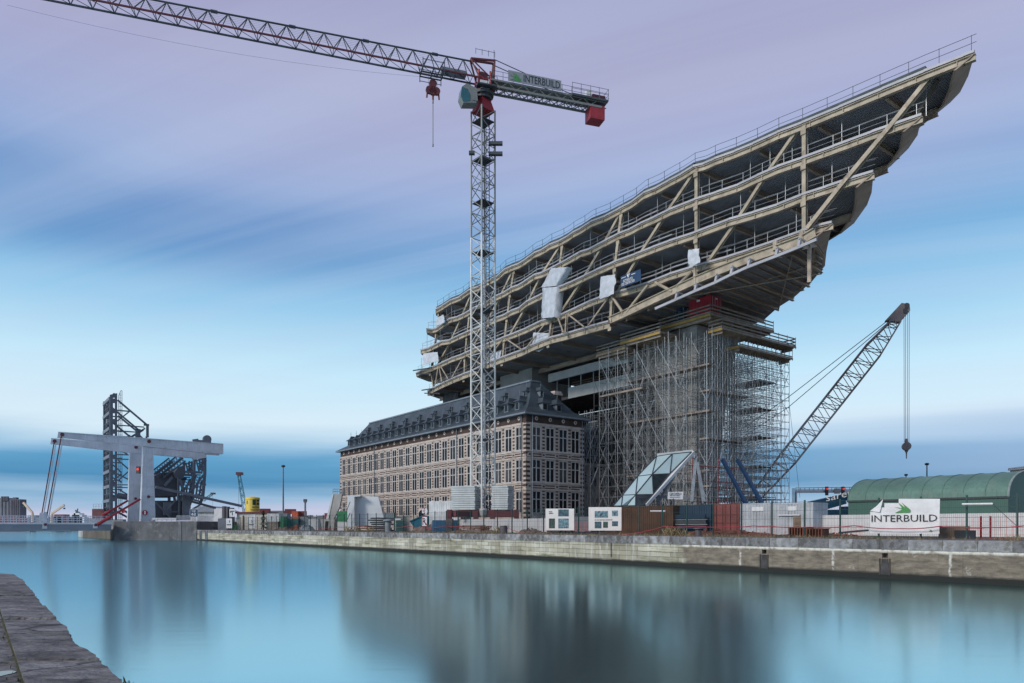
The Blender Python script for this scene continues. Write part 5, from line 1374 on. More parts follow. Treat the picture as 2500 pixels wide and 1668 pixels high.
for x, y, r_ in ((353, 1252, .55),):
    b = MB(); c_ = nB(x, y) + UU * .3; b.tube(c_, c_ + UU * .1, r_, 8); sg = b.build('round_sign', 'red_paint', rt); b = MB(); b.obox(c_ + UU * .12 - VV * .12 - ZV * .35, VV * .24, UU * .02, ZV * .7); b.build('bar', 'white_ink', sg)
b = MB(); c_ = nF(315, 1249); b.tube((c_.x - .8, c_.y - .9, c_.z), (c_.x - .8, c_.y - 1.0, c_.z), .4, 10); b.build('signal_lamp', 'signal_red_dim', rt)

# ---- abutments
def blockpoly(pts, z0, z1, mt, name, label, cat, group=None):
    b = MB(); b.prism([Vector((x, y, z0)) for x, y in pts], (0, 0, z1 - z0)); return b.solo(name, mt, label, cat, group)
blockpoly([(-65.1, 147.9), (-60.5, 162), (-80, 190), (-99, 178), (-92.5, 166), (-83.4, 150.4)][::-1], -2, CZ + 1.02, 'concrete_dark', 'bridge_abutment', 'dark stained concrete abutment under the white drawbridge', 'abutment')
blockpoly([(-95, 184), (-99, 205), (-124, 205), (-112.6, 187.2)][::-1], -2, CZ + .1, 'concrete', 'bridge_abutment', 'pale low pier under the raised grey bridge, half hidden by the drawbridge deck', 'abutment')
b = MB(); x0 = atY(446, 1300, 149.0)
for dx in (0, .6): b.box((x0.x + dx, 148.3, .1), (x0.x + dx + .08, 148.45, CZ + 1.0))
z = .3
while z < CZ + 1: b.box((x0.x, 148.3, z), (x0.x + .68, 148.4, z + .06)); z += .35
b.solo('wall_ladder', 'steel_dark', 'dark ladder on the front of the stained abutment', 'ladder')

# ================================================================== RAISED GREY BASCULE BRIDGE
PS = Vector((-97.0, 175, 0)); OF = 11.7
sB = lambda x, y: onP(x, y, PS, UU)
mat('bascule_grey', (.11, .13, .16), .55, var=.25, scale=.4); mat('bascule_dark', (.075, .085, .105), .6, var=.3, scale=.4); mat('bascule_pale', (.17, .19, .22), .55, var=.25, scale=.4)
rt = thing('bascule_bridge', 'dark grey bascule bridge with its latticed leaf raised upright', 'bascule bridge', sB(300, 1270))
def twin(fn):
    for o_ in (0, OF): fn(A * o_)
def leafg(off):
    b = MB(); b.prism([sB(268.5, 1270) + off, sB(276, 1270) + off, sB(276, 962) + off, sB(268.5, 964) + off], A * .5)
    b.prism([sB(281, 1270) + off, sB(286.3, 1270) + off, sB(286.3, 960) + off, sB(281, 961) + off], A * .5)
    for y in (962, 975, 1000, 1025, 1050, 1090, 1112, 1150, 1178, 1215, 1250):
        b.prism([sB(276, y + 9) + off, sB(281, y + 9) + off, sB(281, y - 2) + off, sB(276, y - 2) + off], A * .4)
    b.build('leaf_girder', 'bascule_grey', rt)
twin(leafg)
for y in (972, 1007, 1045, 1083, 1113, 1150, 1187, 1222, 1252):       # cross beams between the girders: parts
    b = MB(); p = sB(269.5, y) + A * .5; b.beam(p, p + A * (OF - .5), .5, .75); b.build('leaf_cross_beam', 'bascule_pale', rt)
b = MB()
for k in range(1, 5):
    p0, p1 = sB(272, 966) + A * (OF * k / 5), sB(272, 1262) + A * (OF * k / 5); b.beam(p0, p1, .18)
ylist = (972, 1007, 1045, 1083, 1113, 1150, 1187, 1222, 1252)
for a_, c_ in zip(ylist, ylist[1:]):
    p, q = sB(271, a_), sB(271, c_); b.beam(p + A * 1, q + A * (OF / 2), .16); b.beam(p + A * (OF - 1), q + A * (OF / 2), .16); b.beam((p + q) / 2 + A * .5, (p + q) / 2 + A * OF, .14)
b.build('leaf_bracing', 'bascule_dark', rt)
mem = [((287, 977), (358, 1037), 4.2), ((351, 1037), (364, 1038), 5), ((360, 1036), (360, 1068), 5.5), ((357, 1066), (362, 1095), 3), ((286, 1002), (316, 1004.5), 3), ((316, 1005), (298, 1019), 3), ((288, 1015), (338, 1056), 4.2),
       ((286, 1038), (352, 1043), 2.6), ((286, 1053), (330, 1055), 2.6), ((338, 1056), (354, 1046), 4), ((328, 1064), (350, 1050), 4), ((334, 1050), (334, 1075), 6), ((286, 1110), (317, 1111), 2.6), ((286, 1121), (317, 1122), 2.6),
       ((288, 1123), (315, 1147), 3), ((315, 1150), (288, 1174), 3), ((286, 1157), (316, 1172), 3), ((286, 1184), (315, 1184), 2.6), ((286, 1190), (315, 1191), 2.6), ((288, 1194), (312, 1208), 3), ((287, 1207), (330, 1214), 8), ((290, 1240), (330, 1262), 5), ((292, 1080), (330, 1100), 3), ((338, 1060), (372, 1095), 3)]
def trs(off):
    for p, q, w_ in mem:
        b = MB(); b.beam(sB(*p) + off, sB(*q) + off, .35, w_ * .098); b.build('truss_member', 'bascule_grey', rt)
twin(trs)
b = MB()
for x in (292.8, 296.5, 301): b.tube(sB(x, 955 if x > 295 else 963) + A * 2, sB(x, 1270) + A * 2, .07, 4)
y = 962
while y < 1268: b.beam(sB(292.8, y) + A * 2, sB(301, y) + A * 2, .06); y += 7
b.tube(sB(292.8, 963) + A * 2, sB(298, 951) + A * 2, .07, 4); b.tube(sB(298, 951) + A * 2, sB(301, 951) + A * 2, .07, 4); b.tube(sB(301, 951) + A * 2, sB(301, 960) + A * 2, .07, 4)
b.build('leaf_ladder', 'bascule_pale', rt)
# machinery side: rolling quadrant, counterweight, hub, arms
def poly(name, pts, th, m_, off=Vector((0, 0, 0))): b = MB(); b.prism([sB(*p) + off for p in pts], A * th); return b.build(name, m_, rt)
poly('counterweight', [(377, 1163), (392, 1155), (425, 1152), (436, 1170), (436, 1212), (378, 1212)], OF, 'bascule_dark', A * .8)
poly('machine_house', [(378, 1222), (445, 1222), (446, 1270), (378, 1270)], 9, 'bascule_dark', A * 1.5)
poly('machine_house', [(447, 1208), (466, 1210), (468, 1270), (447, 1270)], 7, 'steel_grey', A * .5)
poly('machine_house', [(401, 1226), (421, 1226), (421, 1258), (401, 1258)], .3, 'steel_grey', A * 1.1)
quad = [((500, 1107), (500, 1158), 7), ((500, 1156), (495, 1214), 7), ((495, 1212), (488, 1232), 7), ((490, 1232), (470, 1243), 4), ((474, 1121), (474, 1153), 6), ((452, 1152), (494, 1154), 6), ((452, 1158), (490, 1160), 3),
        ((434, 1158), (447, 1196), 6), ((473, 1160), (470, 1180), 9), ((465, 1176), (447, 1200), 4), ((496, 1160), (466, 1204), 4.5), ((472, 1178), (466, 1204), 5), ((421, 1165), (402, 1186), 6), ((435, 1166), (436, 1222), 5),
        ((447, 1190), (451, 1220), 6), ((436, 1270), (438, 1212), 4), ((380, 1226), (416, 1264), 3.5), ((430, 1220), (406, 1248), 3), ((408, 1250), (435, 1250), 2.5)]
def qd(off):
    for p, q, w_ in quad:
        b = MB(); b.beam(sB(*p) + off, sB(*q) + off, .4, w_ * .1); b.build('quadrant_member', 'bascule_grey', rt)
twin(qd)
def latarm(p, q, w_, n, off, m_='bascule_dark'):
    b = MB(); d = (sB(*q) - sB(*p)).normalized(); s_ = d.cross(UU).normalized() * w_ / 2; P0, Q0 = sB(*p) + off, sB(*q) + off
    b.beam(P0 + s_, Q0 + s_, .28, .34); b.beam(P0 - s_, Q0 - s_, .28, .34)
    for i in range(n):
        a, c = P0.lerp(Q0, i / n), P0.lerp(Q0, (i + 1) / n); b.beam(a + s_, c - s_, .12); b.beam(a - s_, c + s_, .12)
    b.build('lattice_arm', m_, rt)
for o_ in (A * 0, A * OF):
    latarm((380, 1161), (440, 1114), 1.1, 10, o_); latarm((396, 1163), (450, 1122), .9, 8, o_)
    latarm((482, 1121), (489, 1150), .7, 4, o_, 'bascule_grey'); latarm((500, 1122), (490, 1150), .7, 4, o_, 'bascule_grey'); latarm((491, 1118), (490, 1148), .6, 4, o_, 'bascule_grey')
    latarm((484, 1162), (474, 1190), 1.0, 4, o_, 'bascule_grey'); latarm((488, 1175), (482, 1212), .8, 4, o_, 'bascule_grey'); latarm((495, 1172), (499, 1186), .6, 3, o_, 'bascule_grey'); latarm((494, 1195), (488, 1212), .6, 3, o_, 'bascule_grey'); latarm((466, 1215), (492, 1222), .8, 5, o_, 'bascule_grey')
poly('hub_plate', [(424, 1158), (436, 1140), (452, 1136), (452, 1158), (444, 1170), (430, 1168)], OF + .6, 'bascule_dark', -A * .2)
poly('guard_panel', [(446, 1166), (462, 1166), (462, 1171), (446, 1171)], .1, 'box_blue', A * 3)
for (p, q, w_, off) in (((377, 1190), (586, 1236), 6.5, -A * 1.5), ((480, 1221), (546, 1239), 6, A * 8)):
    b = MB(); b.beam(sB(*p) + off, sB(*q) + off, .5, w_ * .1); b.build('operating_strut', 'steel_grey', rt)
b = MB(); c_ = sB(507, 1072); b.tube(c_ - UU * .3, c_ + A * 1.2, 1.05, 18); b.tube(c_ - UU * -.3, c_ + UU * .4, .3, 10); b.beam(sB(470, 1078), sB(515, 1080), .5, .9); b.beam(sB(470, 1076), sB(484, 1074), .6, .6); b.build('sheave_wheel', 'steel_grey', rt)
b = MB(); x0 = atY(238, 1243, 182); b.box((x0.x - .8, 181, x0.z - 2.5), (x0.x + 2.2, 184, x0.z)); b.build('control_cabin', 'red_dark', rt)
b = MB(); 
for xx in (228, 234, 241, 248): p = atY(xx, 1242, 180); b.tube(p, p + ZV * 1.2, .06, 4)
for h in (.0, .6, 1.2): b.tube(atY(228, 1242, 180) + ZV * h, atY(248, 1242, 180) + ZV * h, .06, 4)
b.build('cabin_railing', 'bridge_white', rt)

def railing(name, label, p, q, h, n, m_, r_=.035, cat='railing', rails=(1.0,)):
    b = MB(); p, q = Vector(p), Vector(q)
    for i in range(n + 1): a = p.lerp(q, i / n); b.tube(a, a + ZV * h, r_, 4)
    for k in rails: b.tube(p + ZV * h * k, q + ZV * h * k, r_, 4)
    return b.solo(name, m_, label, cat)
railing('picket_railing', 'grey picket railing on the abutment right of the white posts', atY(431, 1274, 150.5), atY(520, 1274, 151.5), 1.25, 60, 'bridge_white', rails=(.05, 1.0))
railing('low_rail', 'low pale tube rail on the abutment beside the white posts', atY(372, 1272, 150), atY(430, 1272, 150.3), .5, 5, 'steel_white', .12, rails=(.5, 1.0))
sg = thing('channel_sign', 'blue VHF channel sign on white legs', 'sign', atY(473, 1274, 150))
c_ = atY(464, 1261, 150); d_ = atY(481.8, 1243.5, 150)
b = MB(); b.box((c_.x, 150, c_.z), (d_.x, 150.08, d_.z)); b.build('board', 'blue_paint', sg)
for x in (466, 480): q_ = atY(x, 1274, 150); b = MB(); b.box((q_.x - .07, 150.09, q_.z), (q_.x + .07, 150.2, d_.z)); b.build('leg', 'white_paint', sg)
b = MB(); b.box((c_.x - .08, 150.085, c_.z - .08), (d_.x + .08, 150.12, d_.z + .08)); b.build('frame', 'white_paint', sg)
text('VHF', (c_.x + .32, 149.98, c_.z + .95), (1, 0, 0), ZV, .85, 'white_ink', sg, .32); text('62', (c_.x + .32, 149.98, c_.z + .2), (1, 0, 0), ZV, .9, 'white_ink', sg, .55)

# ================================================================== FAR HARBOUR
def fbox(b, px0, px1, py, Y, d=8, z0=1.0):
    x0, x1 = (px0 - 1250) / F * Y, (px1 - 1250) / F * Y; b.box((x0, Y, z0), (x1, Y + d, CZ + (1285 - py) / F * Y)); return b
mat('silo', (.20, .20, .215), .85, var=.25, scale=.05, streak=.4); mat('silo_dark', (.14, .13, .15), .85, var=.25, scale=.05)
s1 = thing('silo_block', 'pale grey grain silo on the horizon at the far left edge', 'silo', atY(10, 1290, 900))
b = MB(); 
for k in range(6): x = (-25 + k * 8.2 - 1250) / F * 900; b.lathe((x, 904, 1), [(2.2, 0), (2.2, 36)], 12)
fbox(b, -30, 24, 1216, 903, 12); b.build('cells', 'silo', s1); b = MB()
for k in range(4): fbox(b, 2 + k * 4.5, 4.5 + k * 4.5, 1212, 900, 3, 35)
b.build('vents', 'silo_dark', s1)
s1 = thing('silo_block', 'darker squat silo beside the pale one on the horizon', 'silo', atY(36, 1290, 880))
b = MB(); fbox(b, 23.5, 48.5, 1219, 884, 12)
for k in range(5): x = (26 + k * 5 - 1250) / F * 882; b.lathe((x, 884, 1), [(1.2, 0), (1.2, 34)], 10)
b.build('cells', 'silo_dark', s1); b = MB(); fbox(b, 31, 39, 1214.5, 886, 5, 30); b.build('vents', 'silo_dark', s1)
mat('crane_tan', (.62, .46, .32), .6, var=.15, scale=.2)
def shipcrane(lab, base, elbow, tip, hook, Y=420):
    r_ = thing('deck_crane', lab, 'ship crane', atY(*base, Y), group='tan ship cranes beyond the drawbridge')
    b = MB(); b.tube(atY(*base, Y), atY(*elbow, Y), .9, 8, .7); b.build('pedestal', 'crane_tan', r_)
    b = MB(); b.beam(atY(*elbow, Y), atY(*tip, Y), .9, 1.1); b.build('jib', 'crane_tan', r_)
    b = MB(); t_ = atY(*hook, Y); b.tube(atY(*tip, Y), t_, .08, 3); b.box((t_.x - .4, t_.y - .4, t_.z - .8), (t_.x + .4, t_.y + .4, t_.z)); b.build('hook', 'blue_deep', r_)
shipcrane('tan ship crane with its jib pointing up to the left', (80, 1275), (79, 1252), (57, 1227), (58, 1236)); shipcrane('tan ship crane with its jib pointing up to the right', (127, 1276), (127, 1254), (157, 1233), (157, 1240))
def lump(name, label, cat, rects, Y, m_, group=None, z0=.2):
    b = MB()
    for x0, x1, y in rects: fbox(b, x0, x1, y, Y, 6, z0)
    return b.solo(name, m_, label, cat, group)
lump('ship', 'long dark red hull lying behind the drawbridge at the left edge', 'ship', [(-60, 46, 1262), (46, 66, 1264.5)], 430, 'box_maroon')
lump('ship', 'dark hull with low deckhouse between the tan cranes', 'ship', [(66, 100, 1263), (72, 88, 1258), (100, 135, 1266)], 426, 'steel_grey')
lump('ship', 'red and dark hull right of the tan cranes', 'ship', [(118, 160, 1262.5), (132, 155, 1256)], 428, 'box_maroon')
lump('ship', 'white ship with stepped superstructure on the horizon', 'ship', [(166, 205, 1263), (171, 200, 1257), (176, 194, 1253), (180, 184, 1249)], 520, 'white_paint')
b = MB(); b.tube(atY(188, 1252, 521), atY(190, 1242, 521), .5, 4); b.tube(atY(184, 1246, 521), atY(195, 1254, 521), .6, 4); b.solo('radar_mast', 'steel_grey', 'thin grey mast over the white ship', 'mast')
lump('warehouse', 'far low white warehouses along the horizon left of the raised bridge', 'warehouse', [(205, 240, 1266), (240, 300, 1268)], 700, 'box_grey')
lump('tree_line', 'distant dark shore seen below the bridge railing', 'shoreline', [(-200, -40, 1272), (-40, 60, 1274), (60, 330, 1273)], 1290, 'far_ground')
lump('warehouse', 'grey roofed white shed behind the blue channel sign', 'warehouse', [(462, 548, 1250)], 260, 'box_pale')
b = MB(); q = [atY(462, 1250, 259), atY(556, 1250, 259), atY(518, 1236, 263), atY(486, 1236, 263)]; b.prism(q, (0, 14, 0)); b.solo('shed_roof', 'box_grey', 'pitched grey roof on the white shed', 'roof')
lump('warehouse', 'white flat storage hall right of the grey roofed shed', 'warehouse', [(523, 558, 1241)], 250, 'white_paint')
b = MB(); fbox(b, 551, 556, 1237, 240, 2, GZ); fbox(b, 560, 566, 1240, 240, 2, GZ); fbox(b, 542, 548, 1236, 240, 2, GZ); b.solo('exhaust_stack', 'silo_dark', 'dark pipes standing behind the pictogram board', 'stack')

def stackc(lab, px0, px1, y0, y1, Y, m_, group=None, base=None):
    """container seen in the distance; y0 top, y1 bottom in photo pixels"""
    x0, x1 = (px0 - 1250) / F * Y, (px1 - 1250) / F * Y; zt_, zb_ = CZ + (1285 - y0) / F * Y, CZ + (1285 - y1) / F * Y
    if y1 > 1283: zb_ = GZ
    rt = thing('container', lab, 'container', (x0, Y, max(zb_, GZ)), 0, group); b, f = container_mesh(x1 - x0, 2.4, zt_ - max(zb_, GZ)); b.build('shell', m_, rt, True); f.build('frame', m_, rt, True); return rt
G1 = 'stacked containers on the horizon'
stackc('dark red container on top of the far stack, left of the lamp mast foot', 632, 656, 1242, 1250, 300, 'box_maroon', G1)
stackc('upper dark red container of the far stack just right of the lamp mast', 695, 719, 1243, 1255, 300, 'box_maroon', G1)
stackc('bright orange container on the far stack', 712, 727, 1248, 1261, 290, 'box_orange', G1)
stackc('rust red container beside the bright orange one', 727, 745, 1248, 1262, 292, 'box_rust', G1)
stackc('broad orange container at the bottom of the far stack', 700, 730, 1261.3, 1285, 288, 'box_orange', G1)
stackc('blue container at the right end of the far stack', 731, 746, 1262.5, 1285, 289, 'box_navy', G1)
lump('rooftops', 'far grey town roofs on the horizon between mast and old house', 'houses', [(655, 690, 1247), (750, 760, 1258), (760, 775, 1261), (775, 790, 1259), (790, 830, 1262), (745, 752, 1260)], 600, 'silo')
lump('tower_house', 'small brick tower with red top beyond the yard', 'tower', [(792, 800, 1253)], 420, 'box_rust')
def mastlamp(lab, x, ytop, ybase, Y, w_, m_='steel_grey'):
    r_ = thing('lamp_mast', lab, 'lamp mast', atY(x, 1290, Y)); p = atY(x, 1285, Y); p.z = GZ; t_ = atY(x, ytop, Y)
    b = MB(); b.tube(p, t_, w_, 6, w_ * .6); b.build('pole', m_, r_)
    b = MB(); b.lathe(t_, [(w_ * 1.4, 0), (w_ * 2.2, w_ * .9), (w_ * 2.2, w_ * 1.8), (w_ * 1, w_ * 2.4)], 8); b.build('lamp_head', 'steel_dark', r_); return r_
mastlamp('tall slim lamp mast standing left of the old house', 691.5, 1141, 1285, 170, .22)
r_ = thing('floodlight_mast', 'short floodlight mast with a crossbar between the orange containers and the old house', 'lamp mast', atY(745, 1290, 260)); b = MB(); b.tube(atY(745, 1287, 260), atY(745, 1222, 260), .35, 5); b.build('pole', 'steel_grey', r_)
b = MB(); b.beam(atY(741, 1222, 260), atY(749.5, 1222, 260), .5, .9); b.beam(atY(742, 1226, 260), atY(748.5, 1226, 260), .4, .4); b.build('lamp_head', 'steel_dark', r_)
mastlamp('thin lamp mast rising behind the middle of the green hangar roof', 2263, 1136, 1285, 120, .16); mastlamp('small chimney-like post over the green hangar roof, left of the tall mast', 2212, 1162, 1285, 125, .14)
def farcrane(lab, base, tip, Y, w_, m_='crane_teal'):
    r_ = thing('harbour_crane', lab, 'harbour crane', atY(base[0], 1290, Y)); b = MB(); d = (atY(*tip, Y) - atY(*base, Y)).normalized()
    lattice(b, atY(*base, Y), atY(*tip, Y), w_, w_ * .6, Vector((0, 1, 0)), d.cross(Vector((0, 1, 0))), 12, w_ * .07, w_ * .045); b.build('jib', m_, r_)
    b = MB(); t_ = atY(*tip, Y); b.box((t_.x - w_ * .5, t_.y - 1, t_.z - w_ * .2), (t_.x + w_ * .9, t_.y + 1, t_.z + w_ * .5)); b.build('jib_head', 'red_dark', r_)
    b = MB(); b.tube(t_, Vector((t_.x, t_.y, t_.z - w_ * 9)), w_ * .05, 3); b.build('rope', 'steel_grey', r_); return r_
mat('crane_teal', (.05, .22, .28), .6, var=.2)
farcrane('teal harbour crane jib rising behind the yellow silo', (601, 1262), (583, 1158), 240, 1.3); farcrane('small teal crane jib right of the bascule quadrant', (496, 1222), (519, 1206), 300, 1.0)

# ================================================================== QUAYSIDE YARD
mat('tank_yellow', (.75, .56, .10), .55, var=.12, scale=.6, streak=.15); mat('cream_wall', (.55, .53, .46), .8, var=.15, scale=.5, streak=.2)
YK = 151
kb = thing('site_cabin', 'white site cabin with red roof edge and red door posts below the yellow silo', 'cabin', atY(613, 1294, YK))
xa, xb = atY(578, 1250, YK).x, atY(652, 1250, YK).x; zr = atY(0, 1254, YK).z
b = MB(); b.box((xa, YK, GZ - .1), (xb, YK + 6, zr)); b.build('wall', 'cream_wall', kb)
b = MB(); b.box((xa - .3, YK - .3, zr + .003), (xb + .3, YK + 6.3, zr + .35)); b.build('roof', 'red_dark', kb)
for x in (592.5,): p = atY(x, 1285, YK); b = MB(); b.box((p.x, YK - .06, GZ), (p.x + .3, YK - .003, zr - .4)); b.build('door_post', 'red_dark', kb)
p = atY(604, 1285, YK); b = MB(); b.box((p.x, YK - .05, GZ + 1.4), (p.x + 1.7, YK - .003, zr - .2)); b.build('shutter', 'box_pale', kb)
tk = thing('yellow_silo', 'yellow drum shaped silo with dark square marks on the cabin roof', 'silo', (atY(616.5, 0, YK).x, YK + 2.5, zr + .35))
cx_ = atY(616.5, 0, YK + 2.5).x; rr_ = 17 / F * (YK + 2.5); ht = (1249 - 1213) / F * YK
b = MB(); b.lathe((cx_, YK + 2.5, zr + .353), [(rr_ * .97, 0), (rr_ * .97, ht * .86), (rr_ * 1.03, ht * .87), (rr_ * 1.03, ht * .93), (rr_, ht * .935), (rr_, ht), (rr_ * .3, ht * 1.07)], 28); b.build('drum', 'tank_yellow', tk, smooth=False)
def curved(px0, px1, py0, py1, m_, nm='emblem'):
    b = MB(); zz0, zz1 = atY(0, py1, YK + 1.5).z, atY(0, py0, YK + 1.5).z; n = 4
    ang = lambda px: math.asin(max(-1, min(1, ((px - 1250) / F * (YK + 1.2) - cx_) / (rr_ * 1.0))))
    r0 = rr_ * .985
    for i in range(n):
        a0, a1 = ang(px0) + (ang(px1) - ang(px0)) * i / n, ang(px0) + (ang(px1) - ang(px0)) * (i + 1) / n
        q = [(cx_ + r0 * math.sin(a), YK + 2.5 - r0 * math.cos(a)) for a in (a0, a1)]
        b.prism([Vector((*q[0], zz0)), Vector((*q[1], zz0)), Vector((*q[1], zz1)), Vector((*q[0], zz1))], (0, -.03, 0))
    return b.build(nm, m_, tk)
mat('ink_green', (.02, .06, .03), .6)
curved(617, 623.5, 1220, 1233, 'ink_green'); curved(625, 629.5, 1220, 1225, 'ink_green'); curved(625, 629.5, 1227, 1233, 'ink_green'); curved(602, 604, 1223, 1231, 'ink_green')
for x in (616, 618.6, 621, 623.5, 626, 628): curved(x, x + 1.6, 1237, 1239.6, 'black_ink', 'lettering')
curved(612, 629.5, 1243.5, 1244.2, 'black_ink', 'lettering'); curved(614, 629, 1246, 1246.6, 'black_ink', 'lettering')
def board(lab, px0, px1, y0, y1, Y, m_='white_paint', cat='sign', name='sign_board', legs=True):
    r_ = thing(name, lab, cat, atY((px0 + px1) / 2, 1292, Y)); a, c = atY(px0, y1, Y), atY(px1, y0, Y)
    b = MB(); b.box((a.x, Y, a.z), (c.x, Y + .08, c.z)); b.build('panel', m_, r_)
    if legs:
        for t_ in (.12, .88): x = a.x + (c.x - a.x) * t_; b = MB(); b.box((x - .05, Y + .09, GZ), (x + .05, Y + .17, c.z)); b.build('leg', 'steel_grey', r_)
    return r_, a, c
r_, a, c = board('white board with dark mast pictogram left of the cabin', 560, 574, 1243, 1262, 150.4)
b = MB(); w_ = c.x - a.x; b.box((a.x + w_ * .15, 150.33, a.z + 1.1), (a.x + w_ * .85, 150.39, a.z + 1.28)); b.box((a.x + w_ * .45, 150.33, a.z + .35), (a.x + w_ * .55, 150.39, a.z + 1.0)); b.box((a.x + w_ * .15, 150.33, a.z + .85), (a.x + w_ * .25, 150.39, a.z + 1.1)); b.build('pictogram', 'black_ink', r_)
for lab, x0, x1, y0 in (('white notice board with blue crescent mark, left of the cabin door', 552, 566.5, 1266), ('white notice board with blue crescent mark, right of the red door post', 606, 622, 1265)):
    r_, a, c = board(lab, x0, x1, y0, 1290, 147.5); w_ = c.x - a.x; b = MB(); 
    for k in range(6): t0 = -.9 + k * .35; b.tube((a.x + w_ * .4 + .22 * math.cos(t0), 147.46, a.z + 1.4 + .3 * math.sin(t0)), (a.x + w_ * .4 + .22 * math.cos(t0 + .35), 147.46, a.z + 1.4 + .3 * math.sin(t0 + .35)), .04, 4)
    b.build('emblem', 'blue_deep', r_); b = MB()
    for k in range(4): b.box((a.x + w_ * (.15 + .18 * k), 147.44, a.z + .65), (a.x + w_ * (.26 + .18 * k), 147.49, a.z + .85))
    b.build('lettering', 'blue_deep', r_)
stackc('green tall slatted container behind the fence left of the notice boards', 532, 552, 1266, 1290, 149, 'steel_grey')
b = MB(); p = atY(572, 1285, 148); b.box((p.x - .35, 148, GZ), (p.x + .35, 148.6, GZ + .9)); b.box((p.x - .4, 147.95, GZ + .903), (p.x + .4, 148.65, GZ + 1.0)); b.solo('litter_bin', 'green_ink', 'small green bin near the cabin', 'bin')
# evergreen in front of the cabin
mat('foliage', (.035, .055, .022), .8, var=.5, scale=2); mat('bark', (.08, .06, .04), .9, var=.3)
tr = thing('small_tree', 'small dark tree with layered branches right of the white cabin', 'tree', atY(643, 1293, 146)); p = atY(643, 1290, 146); p.z = GZ
b = MB(); b.tube(p, p + ZV * 3.6, .12, 6, .03); b.build('trunk', 'bark', tr)
b = MB(); rr = random.Random(2)
for _ in range(900):
    h = rr.uniform(.25, 3.9); rad = (1.15 - .22 * h) * (.4 + .6 * rr.random()) * (.6 + .4 * math.sin(h * 6)); a_ = rr.uniform(0, 6.28)
    c_ = p + Vector((math.cos(a_) * rad, math.sin(a_) * rad, h)); s_ = rr.uniform(.07, .16); d1_ = Vector((rr.uniform(-1, 1), rr.uniform(-1, 1), rr.uniform(-.5, .3))).normalized() * s_; d2_ = Vector((rr.uniform(-1, 1), rr.uniform(-1, 1), rr.uniform(-.6, .6))).normalized() * s_ * .6
    b.add([c_ - d1_, c_ + d2_, c_ + d1_, c_ - d2_], [(0, 1, 2, 3)])
b.build('crown', 'foliage', tr)
stackc('pale slatted crate on a brown block between tree and green locker', 652, 681, 1254, 1273.5, 144, 'box_pale'); stackc('brown timber crate under the pale slatted one', 656, 678, 1274, 1290, 143.8, 'timber_grey')
stackc('green locker with white ladder beside it', 685, 691.5, 1262, 1290, 142, 'box_green'); stackc('tall pale container behind the green locker', 681, 701, 1254, 1290, 147, 'box_grey')
stackc('teal container behind the fence under the orange containers', 700, 729, 1266, 1290, 146, 'box_teal'); stackc('grey container right of the teal one behind the fence', 733, 752, 1263, 1289, 147, 'box_grey'); stackc('pale container with dark mark near the concrete trough', 753, 776, 1267, 1287, 144, 'box_pale')
def heap(lab, px0, px1, py, Y, m_, cat='rubble heap', name='rubble_heap', seed=0, depth=2.2, base=None):
    rr = random.Random(seed); x0, x1 = (px0 - 1250) / F * Y, (px1 - 1250) / F * Y; H = CZ + (1285 - py) / F * Y - GZ; nx, ny = 14, 6; b = MB(); vs = []
    for j in range(ny + 1):
        for i in range(nx + 1):
            s_, t_ = i / nx, j / ny; e = (math.sin(math.pi * s_) ** .6) * (math.sin(math.pi * t_) ** .7 if 0 < t_ < 1 else 0); vs.append((x0 + (x1 - x0) * s_, Y + (t_ - .5) * depth * 2, GZ - .06 + H * e * rr.uniform(.65, 1.1)))
    b.add(vs, [(j * (nx + 1) + i, j * (nx + 1) + i + 1, (j + 1) * (nx + 1) + i + 1, (j + 1) * (nx + 1) + i) for j in range(ny) for i in range(nx)])
    for _ in range(26):
        s_, t_ = rr.uniform(.1, .9), rr.uniform(.1, .6); z_ = GZ + H * math.sin(math.pi * s_) * math.sin(math.pi * t_) * .8; c_ = Vector((x0 + (x1 - x0) * s_, Y + (t_ - .5) * depth * 2, z_)); q = rr.uniform(.08, .22) * (.6 + H * .4)
        d_ = Vector((rr.uniform(-1, 1), rr.uniform(-.5, .5), rr.uniform(-.2, .4))).normalized(); b.beam(c_ - d_ * q * 2, c_ + d_ * q * 2, q * .8, q * .6)
    return b.solo(name, m_, lab, cat)
heap('low rubble heap in front of the green locker', 676, 712, 1284, 143, 'rubble', seed=1); heap('brown tarpaulined heap left of the grey one', 712, 738, 1279.5, 141, 'rust_red', seed=2, name='covered_heap', cat='heap'); heap('grey covered heap behind the fence', 733, 765, 1279, 139, 'box_grey', seed=3, name='covered_heap', cat='heap')
# concrete trough, green tarp box, wedge pieces
r_ = thing('concrete_trough', 'grey U-shaped concrete element standing near the fence left of the white stair pieces', 'concrete element', atY(793, 1290, 128))
a, c = atY(782, 1290, 128), atY(817, 1268, 128); b = MB(); w_ = c.x - a.x
b.prism([Vector((a.x, 128, c.z)), Vector((a.x + .4, 128, GZ)), Vector((a.x + .75, 128, GZ)), Vector((a.x + .9, 128, c.z - .35)), Vector((c.x - .9, 128, c.z - .35)), Vector((c.x - .55, 128, GZ)), Vector((c.x - .2, 128, GZ)), Vector((c.x, 128, c.z))], (0, 2.4, 0)); b.build('body', 'concrete', r_)
mat('green_tarp', (.03, .20, .08), .5, var=.35, scale=1.2, bump=.8, bscale=2)
r_ = thing('covered_crate', 'box on white blocks covered by a green tarpaulin beside the white stair piece', 'crate', atY(836, 1290, 122)); a, c = atY(822, 1273, 122), atY(848, 1248.5, 122)
b = MB(); b.box((a.x, 122, a.z), (c.x, 124, c.z)); b.build('cover', 'green_tarp', r_); b = MB(); b.box((a.x + .1, 122.1, GZ), (c.x - .1, 123.9, a.z - .003)); b.build('base', 'concrete_white', r_)
